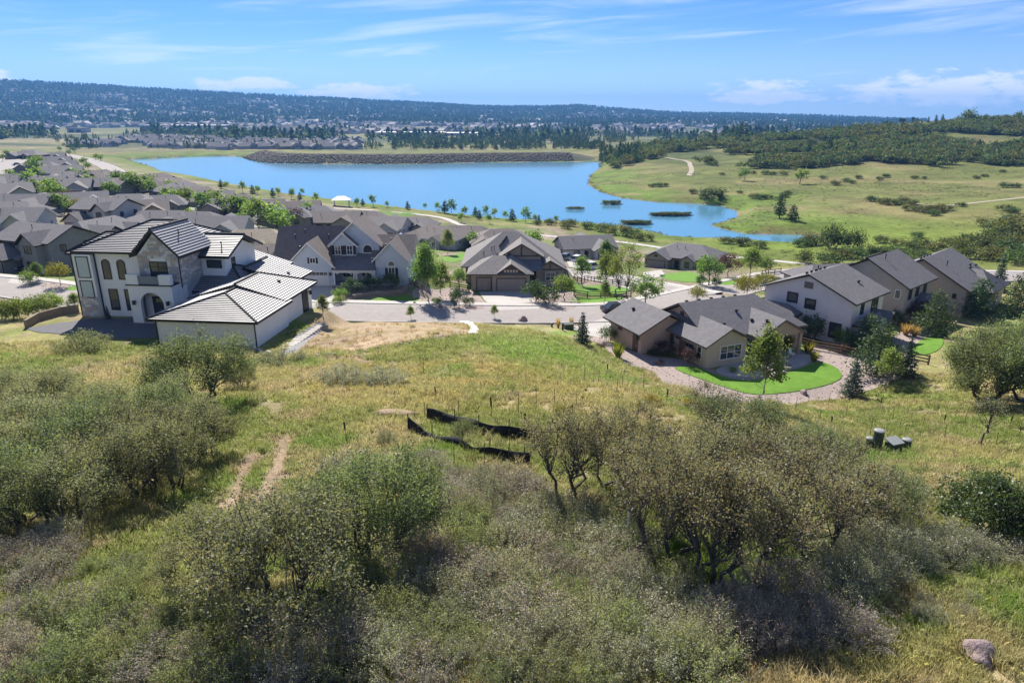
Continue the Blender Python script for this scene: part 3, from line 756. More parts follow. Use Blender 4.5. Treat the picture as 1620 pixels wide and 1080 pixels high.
    def vents(s, pts, kind='roof_vent'):
        for x, y in pts:
            z = s.zroof(x, y)
            if z is None: continue
            b = MB()
            if kind == 'roof_vent': b.lathe((x, y, z - .15), [(.13, 0), (.13, .3), (.22, .3), (.24, .36), (.16, .46), (.05, .48)], 8)
            else: b.lathe((x, y, z - .2), [(.06, 0), (.06, .75), (.09, .75), (.09, .95), (.02, .97)], 7)
            b.build(kind, M_BLACK, s.root)
    def _pt(s, p, f, u, n, z):
        U, Nn = map(Vector, FACE[f]); return Vector(p) + U * u + Nn * n + Vector((0, 0, z))
    def slab(s, b, p, f, u0, u1, z0, z1, n0, n1, m=0):
        U, Nn = map(Vector, FACE[f]); c = Vector(p) + U * (u0 + u1) / 2 + Nn * (n0 + n1) / 2 + Vector((0, 0, (z0 + z1) / 2))
        b.obox(c, U * (u1 - u0) / 2, Nn * (n1 - n0) / 2, Vector((0, 0, (z1 - z0) / 2)), m)
    def window(s, p, f, w, h, cols=2, rows=1, frame=None, pane=None, fw=.09, name='window'):
        """p = bottom centre on the wall plane"""
        b = MB(); F = frame or s.trim
        s.slab(b, p, f, -w / 2, w / 2, 0, fw, -.02, .07); s.slab(b, p, f, -w / 2, w / 2, h - fw, h, -.02, .07)
        s.slab(b, p, f, -w / 2, -w / 2 + fw, fw, h - fw, -.02, .07); s.slab(b, p, f, w / 2 - fw, w / 2, fw, h - fw, -.02, .07)
        for k in range(1, cols): u = -w / 2 + w * k / cols; s.slab(b, p, f, u - fw * .35, u + fw * .35, fw, h - fw, -.02, .055)
        for k in range(1, rows): z = h * k / rows; s.slab(b, p, f, -w / 2 + fw, w / 2 - fw, z - fw * .3, z + fw * .3, -.02, .05)
        o = b.build(name, F, s.root)
        iw = w - 2 * fw
        for k in range(cols):
            b = MB(); s.slab(b, p, f, -w / 2 + w * k / cols + fw * .4, -w / 2 + w * (k + 1) / cols - fw * .4, fw * .5, h - fw * .5, -.02, .025); b.build('pane', pane or M_GLASS, o)
        return o
    def arch_window(s, p, f, w, h, frame=None, pane=None, fw=.1, name='window', n0=-.02, n1=.07, half=False):
        """round-headed window: a ring frame and one pane"""
        U, Nn = map(Vector, FACE[f]); r = w / 2; hs = h - r
        def outline(ww, hh, zb):
            rr = ww / 2; pts = [(-rr, zb), (rr, zb)]; return pts + [(rr * math.cos(math.pi * k / 10), hh + rr * math.sin(math.pi * k / 10)) for k in range(11)]
        oo, ii = outline(w, hs, 0), outline(w - 2 * fw, hs, fw)
        V = []; F = []
        k = len(oo)
        for pts, nn in ((oo, n1), (ii, n1), (ii, n0), (oo, n0)): V += [Vector(p) + U * q[0] + Vector((0, 0, q[1])) + Nn * nn for q in pts]
        for a in range(4):
            for j in range(k): F.append((a * k + j, a * k + (j + 1) % k, ((a + 1) % 4) * k + (j + 1) % k, ((a + 1) % 4) * k + j))
        o = mesh_obj(name, V, F, frame or s.trim, s.root)
        b = MB(); b.prism([Vector(p) + U * q[0] + Vector((0, 0, q[1])) for q in ii], Nn * n0, Nn * .025); b.build('pane', pane or M_GLASS, o)
        return o
    def door(s, p, f, w, h, m=None, glass=False, name='door'):
        b = MB(); s.slab(b, p, f, -w / 2 - .1, w / 2 + .1, 0, h + .1, -.02, .04); o = b.build('door_frame', s.trim, s.root)
        b = MB(); s.slab(b, p, f, -w / 2, w / 2, .02, h, -.02, .06); d = b.build(name, m or M_BLACK, o)
        b = MB(); s.slab(b, p, f, w / 2 - .16, w / 2 - .1, h * .42, h * .5, .06, .12); b.build('handle', M_TRIMW, o)
        if glass: b = MB(); s.slab(b, p, f, -w / 2 + .15, w / 2 - .15, .25, h - .2, .06, .07); b.build('pane', M_GLASS, o)
        return o
    def garage(s, p, f, w, h, cols=8, rows=4, m=None, win=False, frame=None):
        b = MB()
        for u0, u1, z0, z1 in ((-w / 2 - .14, -w / 2, 0, h + .14), (w / 2, w / 2 + .14, 0, h + .14), (-w / 2, w / 2, h, h + .14)): s.slab(b, p, f, u0, u1, z0, z1, -.02, .09)
        fr = b.build('garage_frame', frame or s.trim, s.root)
        b = MB(); s.slab(b, p, f, -w / 2, w / 2, 0, h, -.05, .01); o = b.build('garage_door', m or M_GARAGE, s.root)
        for i in range(rows):
            for j in range(cols):
                b = MB(); a = -w / 2 + w * j / cols; z = h * i / rows; g = win and i == rows - 1
                s.slab(b, p, f, a + .04, a + w / cols - .04, z + .035, z + h / rows - .035, -.01, .045); b.build('pane' if g else 'panel', M_GLASS if g else (m or M_GARAGE), o)
        return o
    def shutter(s, p, f, h, w=.42, m=None):
        b = MB(); s.slab(b, p, f, -w / 2, w / 2, 0, h, -.02, .06)
        for k in range(int(h / .14)): s.slab(b, p, f, -w / 2 + .05, w / 2 - .05, .06 + k * .14, .13 + k * .14, .05, .075)
        return b.build('shutter', m or M_BLACK, s.root)
    def post(s, x, y, z0, z1, w=.3, m=None, name='post', base=True):
        b = MB(); b.box(x - w / 2, x + w / 2, y - w / 2, y + w / 2, z0, z1)
        if base: b.box(x - w * .7, x + w * .7, y - w * .7, y + w * .7, z0, z0 + .3); b.box(x - w * .65, x + w * .65, y - w * .65, y + w * .65, z1 - .18, z1)
        return b.build(name, m or s.trim, s.root)
    def stones(s, p, f, w, poly_top, z0, size=(.55, .26), seed=1, skip=()):
        """coursed stone veneer, one object each, clipped under poly_top(u)"""
        rng = random.Random(seed); z = z0
        holder = MB(); 
        while True:
            h = size[1] * rng.uniform(.75, 1.25); u = -w / 2; any_ = False
            while u < w / 2 - .05:
                l = min(size[0] * rng.uniform(.5, 1.5), w / 2 - u); uc = u + l / 2
                zt = min(z + h, poly_top(uc - l * .3), poly_top(uc + l * .3))
                if zt - z > .08:
                    any_ = True
                    if not any(a < uc < b and c < (z + zt) / 2 < d for a, b, c, d in skip):
                        b = MB(); s.slab(b, p, f, u + .012, u + l - .012, z + .012, zt - .012, 0, rng.uniform(.03, .075)); b.build('stone', rng.choice(M_STONE), s.root)
                u += l
            z += h
            if not any_ or z > 40: break
    def gutter(s, x, y, z0, z1, r=.05, m=None):
        b = MB(); b.box(x - r, x + r, y - r, y + r, z0, z1); b.build('downpipe', m or M_TRIMD, s.root)
    def lamp(s, p, f):
        b = MB(); s.slab(b, p, f, -.05, .05, .35, .45, 0, .2); s.slab(b, p, f, -.13, .13, 0, .4, .12, .36); s.slab(b, p, f, -.17, .17, .4, .46, .08, .4); b.build('wall_lamp', M_BLACK, s.root)

# ------------------------------------------------------------------ the white stucco house
def white_house():
    h = House('white_house', (-26.4, 66.8, 19.0), R(-6), 'white stucco two-storey house with stone gable, black trim and striped tile roofs', wall=M_STUCCO, roof=M_TILED, trim=M_TRIMD)
    T = .36
    # main two-storey body
    h.block(-25.2, -12.6, 9.6, 21.5, -.3, 7.7)
    h.roof(-26.0, -12.65, 8.95, 22.2, 7.85, 10.6, 'x', 6.5, 4.0, tile=T)
    h.block(-26.6, -25.2, 10.4, 17.5, -.5, 7.3); h.roof(-27.3, -23.6, 9.7, 18.4, 7.45, 9.3, 'x', 2.6, 0, tile=T)
    # stone-faced front gable
    h.gwall(-17.4, -12.6, 8.5, 15.5, -.3, 7.7, 10.35, 'y'); h.roof(-18.0, -12.0, 7.9, 15.6, 7.75, 10.75, 'y', 0, 0, t=.28, tile=T)
    h.stones((-15, 8.5, 0), 'S', 4.75, lambda u: 7.7 + 2.55 * (1 - abs(u) / 2.4), 4.55, seed=4, skip=[(-1.15, 1.15, 5.0, 7.35)])
    h.stones((-12.6, 10.8, 0), 'E', 4.5, lambda u: 7.6, 4.2, seed=9)
    h.window((-15, 8.44, 5.05), 'S', 2.1, 1.95, 2, 3, frame=M_TRIMD)
    # left bay with large pale windows over a stone foot
    h.block(-25.9, -23.6, 8.95, 9.6, -.4, 7.5); h.stones((-24.75, 8.95, 0), 'S', 2.3, lambda u: 2.5, -.4, seed=12)
    M_PALE = mat('pale_blue_pane', (.36, .47, .52), (.42, .52, .56), .6, .12, spec=.6)
    h.window((-24.7, 8.95, 4.75), 'S', 1.6, 2.55, 1, 1, pane=M_PALE); h.window((-24.7, 8.95, 2.35), 'S', 1.6, 2.1, 1, 1, pane=M_PALE)
    for x in (-22.3, -20.4): h.arch_window((x, 9.6, 4.5), 'S', 1.05, 2.4)
    for x in (-22.0, -20.0): h.window((x, 9.6, .75), 'S', 1.15, 2.6, 1, 2)
    for x, y in ((-23.5, 9.5), (-18.0, 9.45), (-12.52, 8.55), (-25.95, 8.9)): h.gutter(x, y, 0 if x != -12.52 else 4, 7.7)
    # entry porch with arch and balcony
    b = MB(); out = [(-18.2, 0, -.2), (-16.95, 0, -.2), (-16.95, 0, 2.3)] + [(-15.55 - 1.4 * math.cos(math.pi * k / 12), 0, 2.3 + 1.4 * math.sin(math.pi * k / 12)) for k in range(1, 12)] + [(-14.15, 0, 2.3), (-14.15, 0, -.2), (-12.9, 0, -.2), (-12.9, 0, 4.5), (-18.2, 0, 4.5)]
    b.prism(out, (0, 7.0, 0), (0, 7.45, 0)); b.build('porch_wall', M_STUCCO, h.root)
    b = MB(); b.box(-18.2, -17.8, 7.45, 9.6, -.2, 4.5); b.build('porch_side', M_STUCCO, h.root)
    b = MB(); b.box(-13.3, -12.9, 7.45, 8.5, -.2, 4.5); b.build('porch_side', M_STUCCO, h.root)
    b = MB(); b.box(-18.35, -12.75, 6.85, 9.6, 4.502, 4.62); b.build('balcony_floor', M_TRIMD, h.root)
    for x in (-18.2, -14.3): b = MB(); b.box(x, x + 1.4, 6.95, 7.5, 4.622, 5.75); b.build('parapet', M_STUCCO, h.root)
    b = MB(); b.box(-16.8, -14.3, 7.1, 7.16, 4.63, 5.55); b.build('balcony_rail', mat('rail_glass', (.16, .2, .24), (.2, .24, .28), 1, .15), h.root)
    b = MB(); b.box(-18.2, -12.9, 6.95, 10, -.25, .12); b.build('porch_step', M_CONC, h.root)
    h.door((-15.2, 8.5, .12), 'S', 2.3, 2.7, glass=True); h.lamp((-17.6, 7.0, 2.3), 'S'); h.lamp((-13.5, 7.0, 2.3), 'S')
    h.roof(-19.2, -17.9, 8.4, 10.2, 4.6, 5.2, 'y', .6, .6, t=.14)
    # right-hand upper storey
    h.gwall(-16.4, -9.6, 13.3, 21.0, 2, 6.75, 8.3, 'x'); h.roof(-16.0, -8.7, 12.6, 21.7, 6.85, 8.75, 'x', 0, 0, t=.26, tile=T)
    h.window((-11.0, 13.3, 5.3), 'S', 1.9, 1.0, 2, 1); h.window((-9.6, 15.2, 4.2), 'E', .9, 2.1, 1, 1)
    # single-storey link roofs
    h.block(-16.2, -9.0, 11.2, 22, -.3, 3.0); h.roof(-16.8, -5.6, 10.4, 20.5, 3.1, 5.3, 'x', 0, 4.4, tile=T)
    h.arch_window((-11.6, 11.2, .1), 'S', 1.3, 2.4, frame=M_BLACK); h.lamp((-12.45, 11.2, 1.8), 'S')
    # garage wing
    h.block(-10.6, 0, 0, 8.0, -.5, 2.85); h.block(-10.6, -.35, 8.0, 16.0, -.5, 3.0)
    h.roof(-11.3, .7, -.7, 8.1, 2.95, 4.5, 'y', 5.4, 0, tile=T); h.roof(-11.3, .35, 7.2, 16.6, 3.1, 4.85, 'y', 0, 3.5, tile=T)
    h.block(-13.2, -3.2, 16.0, 21.3, -.5, 3.0); h.roof(-14.5, -2.4, 15.4, 22.0, 3.15, 4.9, 'y', 0, 0, tile=T)
    h.block(-19, -8.2, 21.3, 26.5, -.5, 3.0); h.roof(-19.5, -7.3, 20.8, 27.2, 3.15, 5.0, 'y', 0, 0, tile=T)
    h.door((-.35, 14.0, 0), 'E', 1.6, 2.5); h.lamp((-.35, 15.3, 1.8), 'E')
    for x, y in ((.06, -.06), (-10.66, -.06)): h.gutter(x, y, -.3, 2.85)
    h.vents([(-13.8, 11.4), (-10.4, 14.4)], 'vent_pipe'); h.vents([(-4, 18.2), (-2.6, 12.3)])
    return h

# ------------------------------------------------------------------ blue-grey house across the street
def blue_house():
    h = House('blue_house', (-26, 106, 16.0), 0, 'blue-grey house with white trim, three steep front gables and arched porch', wall=M_BLUE, roof=M_SH3, trim=M_TRIMW)
    Z = 0
    h.gwall(-9.4, -2.4, 0, 8, -.5, 3.3, 6.7, 'y'); h.roof(-9.9, -1.9, -.5, 7, 3.1, 7.05, 'y', t=.26)
    h.roof(-12.6, -1.5, 2.2, 12.5, 3.3, 8.4, 'x', 0, 0); h.gwall(-12.2, -2, 2.8, 12, -.5, 3.3, 8.0, 'x')
    h.roof(-14.5, -12, 1.8, 9, 3.0, 5.6, 'x', 2.5, 0); h.block(-14, -12.2, 2.5, 8.5, -.5, 2.9)
    # centre: upper gables over the porch roof
    h.gwall(-3.4, 4.4, 4.2, 12, -.5, 6.0, 9.3, 'y'); h.roof(-3.9, 4.9, 3.6, 12.5, 5.8, 9.65, 'y', t=.26)
    h.gwall(-3.1, .8, 3.2, 6, 4.2, 6.0, 7.7, 'y'); h.roof(-3.5, 1.2, 2.7, 7, 5.85, 8.0, 'y', t=.24)
    for x in (-2.1, -.2): 
        h.window((x, 3.2, 4.35), 'S', 1.0, 1.55, 2, 2)
    for x in (-2.87, -1.36, -.94, .58): h.shutter((x, 3.2, 4.4), 'S', 1.45)
    h.arch_window((2.5, 4.2, 4.4), 'S', 1.7, 1.5, fw=.14)
    b = MB(); b.prism([(0, -.3, 2.75), (0, 4.6, 4.6), (0, 4.6, 4.4), (0, -.3, 2.55)], (-2.5, 0, 0), (4.5, 0, 0)); b.build('porch_roof', M_SH1, h.root)
    b = MB(); b.box(-2.4, 4.4, -.15, .15, 2.15, 2.56); b.build('porch_beam', M_TRIMW, h.root)
    for x in (-2.2, .95, 1.35, 3.9, 4.2): h.post(x, 0, -.2, 2.2, .26, M_TRIMW)
    for c in (-.6, 2.65):
        b = MB(); b.prism([(c - 1.2, 0, 2.2), (c - 1.2, 0, 1.75)] + [(c - 1.2 * math.cos(math.pi * k / 8), 0, 1.75 + .42 * math.sin(math.pi * k / 8)) for k in range(1, 8)] + [(c + 1.2, 0, 1.75), (c + 1.2, 0, 2.2)], (0, -.08, 0), (0, .08, 0)); b.build('porch_arch', M_TRIMW, h.root)
    b = MB(); b.box(-2.4, 4.4, -.3, 4.2, -.5, .12); b.build('porch_floor', M_CONC, h.root)
    h.block(-2.4, 4.4, 3.0, 4.2, -.5, 3.4); h.window((-.6, 3.0, .7), 'S', 1.9, 1.5, 3, 1); h.door((2.9, 3.0, .12), 'S', 1.0, 2.1); h.window((1.8, 3.0, .8), 'S', .6, 1.4, 1, 2)
    # right gable
    h.gwall(4.4, 9.4, .3, 11, -.5, 4.2, 6.7, 'y'); h.roof(3.9, 9.9, -.3, 8, 4.0, 7.05, 'y', t=.26)
    h.window((6.9, .3, 1.0), 'S', 1.15, 2.0, 2, 2, fw=.13); h.arch_window((6.9, .3, 3.05), 'S', 1.2, .95, fw=.13)
    for x in (6.1, 7.7): h.shutter((x, .3, 1.05), 'S', 1.8)
    h.roof(3.2, 10.1, 2.8, 11.8, 4.0, 7.0, 'x', 0, 0)
    # garage
    h.garage((-5.7, 0, 0), 'S', 4.9, 2.25, 8, 4, M_GARW, True, M_TRIMW)
    h.window((-5.4, 0, 3.6), 'S', .95, .95, 2, 1, fw=.1)
    for x in (-6.05, -4.75): h.shutter((x, 0, 3.6), 'S', .95, .3)
    h.lamp((-2.75, 0, 1.7), 'S')
    h.vents([(-9.5, 5.5), (-8, 6.2), (-4, 5.5)], 'vent_pipe'); h.vents([(-8.5, 4.2), (6.4, 4.4), (5.6, 3.9)])
    return h

# ------------------------------------------------------------------ brown three-car house
def brown_house():
    h = House('brown_house', (0, 112.4, 13.5), 0, 'brown stucco house with three-car garage and timbered gables', wall=M_TAUPE, roof=M_SH2, trim=mat('brown_trim', (.10, .075, .06), (.08, .06, .05), 3, .7))
    M_T = h.trim
    h.block(-6.9, -3.3, .6, 6, -.5, 2.75); h.block(-3.3, 3.0, 0, 6, -.5, 3.0)
    h.roof(-7.6, 3.7, -.6, 9, 3.05, 5.3, 'x', 4.4, 3.6)
    h.garage((-4.75, .6, 0), 'S', 2.3, 2.15, 4, 4); h.garage((-.1, 0, 0), 'S', 4.8, 2.15, 8, 4)
    h.gwall(-1.9, 1.6, -.15, 3, 3.0, 3.35, 4.45, 'y', M_T); h.roof(-2.5, 2.2, -.75, 4, 3.25, 4.85, 'y', t=.22)
    for k in range(5): b = MB(); b.box(-1.35 + k * .5, -1.0 + k * .5, -.17, -.1, 3.2, 3.7); b.build('gable_panel', M_BEIGE, h.root)
    h.block(-8.2, 8.6, 6, 20, -.5, 3.1)
    h.roof(-9.0, 9.4, 4.6, 20.8, 3.2, 8.0, 'x', 7.3, 8.2)
    # timbered gable above the entry
    h.gwall(-1.7, 5.0, 5.0, 11, 3.0, 5.1, 6.9, 'y'); h.roof(-2.3, 5.6, 4.4, 13, 4.95, 7.3, 'y', t=.24)
    b = MB(); s = h
    s.slab(b, (1.65, 5.0, 0), 'S', -3.0, 3.0, 4.95, 5.15, -.02, .08); s.slab(b, (1.65, 5.0, 0), 'S', -.12, .12, 5.15, 6.75, -.02, .08); b.build('gable_beam', M_T, h.root)
    b = MB(); b.prism([(0, 2.2, 3.15), (0, 5.2, 4.5), (0, 5.2, 4.3), (0, 2.2, 2.95)], (-1.5, 0, 0), (5.2, 0, 0)); b.build('entry_roof', M_SH1, h.root)
    h.gwall(4.2, 9.0, 4.0, 9, -.5, 2.9, 4.1, 'y'); h.roof(3.6, 9.6, 3.3, 11, 2.9, 4.6, 'y', t=.24)
    b = MB(); s.slab(b, (6.6, 4.0, 0), 'S', -2.1, 2.1, 2.75, 2.95, -.02, .08); s.slab(b, (6.6, 4.0, 0), 'S', -.1, .1, 2.95, 3.9, -.02, .08); b.build('gable_beam', M_T, h.root)
    h.window((6.7, 4.0, .9), 'S', 1.7, 1.5, 2, 2, frame=M_TRIMW); h.shutter((5.5, 4.0, .9), 'S', 1.5, .5, M_DKGREY); h.shutter((7.9, 4.0, .9), 'S', 1.5, .5, M_DKGREY)
    h.stones((6.6, 4.0, 0), 'S', 4.7, lambda u: .7, -.3, seed=3)
    h.door((3.6, 6.0, .1), 'S', 1.1, 2.2); h.window((-8.2, 12, 1.0), 'W', 1.5, 1.3, 2, 1)
    h.window((-8.2, 9, 1.0), 'W', 1.1, 1.3, 2, 1)
    for k in range(7): h.vents([(-2.2 + k * .2, 9.2 - k * .0 + k * .35)])
    h.vents([(-3.6, 8.3), (-3.2, 8.5), (-2.6, 6.8), (-5.0, 7.2)], 'vent_pipe'); h.vents([(-.5, 4.4), (-.9, 4.0)])
    return h

# ------------------------------------------------------------------ tan ranch house with patio
def tan_house():
    h = House('tan_ranch_house', (22.4, 70.7, 15.4), R(23), 'tan stucco ranch house with charcoal roofs and a covered patio on the lawn', wall=M_TAN, roof=M_SH1, trim=mat('tan_trim', (.16, .12, .10), (.13, .10, .08), 3, .7))
    mb = M_BEIGE
    # garage
    h.gwall(-5.2, 1.6, 6.8, 13.6, -.6, 2.75, 4.3, 'y'); h.roof(-6.0, 2.4, 6.1, 14.3, 2.7, 4.75, 'y')
    # bay wing
    h.gwall(-1.2, 4.2, 0, 8, -.5, 2.85, 4.2, 'y', mb); h.roof(-1.9, 4.9, -.6, 9, 2.75, 4.5, 'y')
    # main body
    h.gwall(.6, 10.6, 2.2, 12.2, -.5, 2.9, 5.2, 'x', M_TAN); h.block(10.6, 14, 2.2, 12.2, -.5, 2.85); h.roof(-.1, 14.6, 1.5, 12.9, 2.75, 5.6, 'x', 0, 3.5)
    # patio roof on posts
    h.roof(5.6, 12.5, -.5, 6.5, 2.75, 4.6, 'y', t=.24); h.gwall(5.9, 12.2, -.2, .0, 2.62, 2.76, 4.35, 'y', mat('patio_gable', (.50, .37, .28), (.46, .34, .26), 2, .8))
    for x in (6.2, 9.1, 11.9): h.post(x, -.1, -.2, 2.62, .34, mat('patio_post', (.50, .38, .28), (.45, .34, .26), 2, .8))
    h.window((6.6, 2.2, .2), 'S', 1.5, 2.1, 2, 1); h.door((8.8, 2.2, .05), 'S', 1.8, 2.15, glass=True); h.window((11.3, 2.2, .8), 'S', 1.4, 1.2, 2, 1)
    # windows
    h.window((2.0, 0, .75), 'S', 3.0, 1.65, 3, 2, frame=M_TRIMW)
    h.window((-1.2, 1.3, .75), 'W', .8, 1.5, 1, 2, frame=M_TRIMW); h.window((-1.2, 3.2, 1.5), 'W', 1.6, .5, 2, 1); h.window((-1.2, 6.4, 1.1), 'W', .7, 1.1, 1, 2)
    h.window((-5.2, 11.4, 1.7), 'W', .9, .45, 2, 1, frame=mat('red_brown_trim', (.26, .10, .08), (.22, .08, .07), 2, .7)); h.window((-1.2, 5.2, 1.9), 'W', 1.1, .5, 2, 1, frame=MATS['red_brown_trim'])
    h.door((-5.2, 8.0, -.1), 'W', .95, 2.05, mat('brown_door', (.14, .075, .055), (.12, .06, .05), 2, .6)); h.door((-1.2, 4.4, -.1), 'W', .9, 2.05, MATS['red_brown_trim'])
    b = MB(); h.slab(b, (.6, 7.2, 4.0), 'W', -.35, -.06, 0, .5, 0, .05); h.slab(b, (.6, 7.2, 4.0), 'W', .06, .35, 0, .5, 0, .05); b.build('gable_vent', M_TRIMD, h.root)
    h.vents([(x, 7.9 - .0) for x in (1.6, 3.4, 5.2, 7.0, 8.8)] + [(6.5, 4.8), (7.3, 3.0), (7.9, 1.2), (2.6, 2.2), (-3.4, 11.6)])
    h.lamp((-5.2, 7.3, 1.7), 'W')
    return h

def two_storey(name, label, loc, rz, L, W, ze, zr, wall, pr=True, n=3, vent=True):
    h = House(name, loc, rz, label, wall=wall, roof=M_SH1, trim=M_TRIMD)
    h.gwall(0, L, 0, W, -.8, ze, zr - .35, 'x'); h.roof(-.5, L + .5, -.6, W + .6, ze - .15, zr, 'x')
    return h
def right_houses():
    h = two_storey('pale_two_storey_house', 'pale mauve two-storey house with plain gable wall, between tan ranch and brown-grey house', (41.0, 79.2, 15.0), R(41), 9.0, 11.4, 5.6, 8.1, M_PINK)
    for y, z in ((7.6, 4.0), (5.2, 3.6)): h.window((0, y, z), 'W', 1.45, 1.35, 1, 1, fw=.16)
    h.window((0, 1.7, .6), 'W', 1.5, 2.0, 2, 1, fw=.16)
    b = MB(); h.slab(b, (0, 5.7, 6.2), 'W', -.55, .55, 0, .8, 0, .07); 
    for k in range(5): h.slab(b, (0, 5.7, 6.25 + k * .15), 'W', -.45, .45, 0, .08, .07, .1)
    b.build('gable_vent', mat('vent_brown', (.22, .17, .15), (.2, .15, .13), 2, .8), h.root)
    h.roof(-2.2, .05, 6.0, 11.8, 2.9, 4.0, 'y', 1.5, 1.5, t=.2); h.block(-1.7, 0, 6.5, 11.4, -.5, 2.8)
    h.window((2.8, 0, 3.5), 'S', .95, 1.5, 1, 1, fw=.13); h.window((6.4, 0, 3.5), 'S', 1.9, 1.5, 2, 1, fw=.13)
    h.block(1.2, 6.6, -1.6, 0, -.5, 2.5); h.roof(.6, 5.0, -2.6, .1, 2.6, 3.7, 'x', .6, 0, t=.18); h.roof(4.6, 7.3, -2.7, .4, 2.55, 3.8, 'y', 0, 0, t=.2)
    h.window((3.0, -1.6, .4), 'S', 1.4, 1.7, 2, 1); h.door((5.0, -1.6, 0), 'S', .9, 2.05, M_DKGREY)
    h.vents([(x, 6.6) for x in (.9, 2.1, 3.3, 4.5, 5.7)] + [(6.0, 2.2)]); h.vents([(3.0, 6.2)], 'vent_pipe')
    h2 = two_storey('brown_grey_two_storey_house', 'brown-grey two-storey house with row of ridge vents, middle of the three at right', (54.2, 91.2, 14.0), R(41), 9.6, 11.0, 5.5, 8.7, mat('taupe_siding', (.44, .385, .35), (.40, .35, .32), 1, .85))
    h2.roof(-3.0, 2.5, 5.4, 12, 4.6, 7.2, 'x', 0, 0); h2.gwall(-2.5, 1, 6, 11.4, -.5, 4.6, 6.8, 'x', h2.wall)
    h2.window((0, 1.0, 3.6), 'W', .8, 1.3, 1, 1, frame=M_TRIMW)
    for x in (1.6, 4.2, 7.0): h2.window((x, 0, 3.4), 'S', 1.2, 1.4, 2, 1)
    h2.block(3.5, 8.0, -2.6, 0, -.5, 2.3); h2.roof(3.0, 8.5, -3.3, .2, 2.35, 3.8, 'y', 1.6, 0, t=.18); h2.window((5.6, -2.6, .5), 'S', 2.0, 1.5, 3, 1)
    h2.vents([(x, 6.4) for x in (1.2, 1.9, 2.6, 3.3, 4.0, 4.7, 5.4, 6.1)]); h2.vents([(3.3, 4.6)], 'vent_pipe')
    h3 = two_storey('taupe_long_roof_house', 'taupe house with long charcoal roof, furthest right of the street', (66.3, 96.8, 13.5), R(43), 12.5, 12.6, 4.2, 7.9, MATS['taupe_siding'])
    h3.roof(5, 14.4, -2.4, 6, 3.2, 5.6, 'y', 3.0, 0); h3.block(5.6, 13.8, -1.8, 3, -.5, 3.1)
    h3.window((0, 2.5, .6), 'W', .9, 1.6, 1, 2); h3.window((0, 1.4, 2.6), 'W', .5, .7, 1, 1); h3.window((9.5, -1.8, .9), 'S', 1.6, 1.4, 2, 1)
    h3.vents([(1.0, 7.0), (2.4, 7.0), (3.8, 7.0), (5.2, 7.0), (9, 2.2), (10.5, 2.6), (12, 2.2), (11.6, -1)]); h3.vents([(3.5, 4.0)], 'vent_pipe')
    # dark roof peeping out behind
    h4 = House('dark_roof_house', (57.5, 113, 12.0), R(10), 'low charcoal roof showing behind the brown-grey two-storey house', wall=M_GREY, roof=M_SH1)
    h4.block(-7, 7, 0, 9, -1, 3); h4.roof(-7.6, 7.6, -.6, 9.6, 3.0, 5.2, 'x', 3, 3)
    h4.window((0, 0, 1), 'S', 1.4, 1.2, 2, 1)
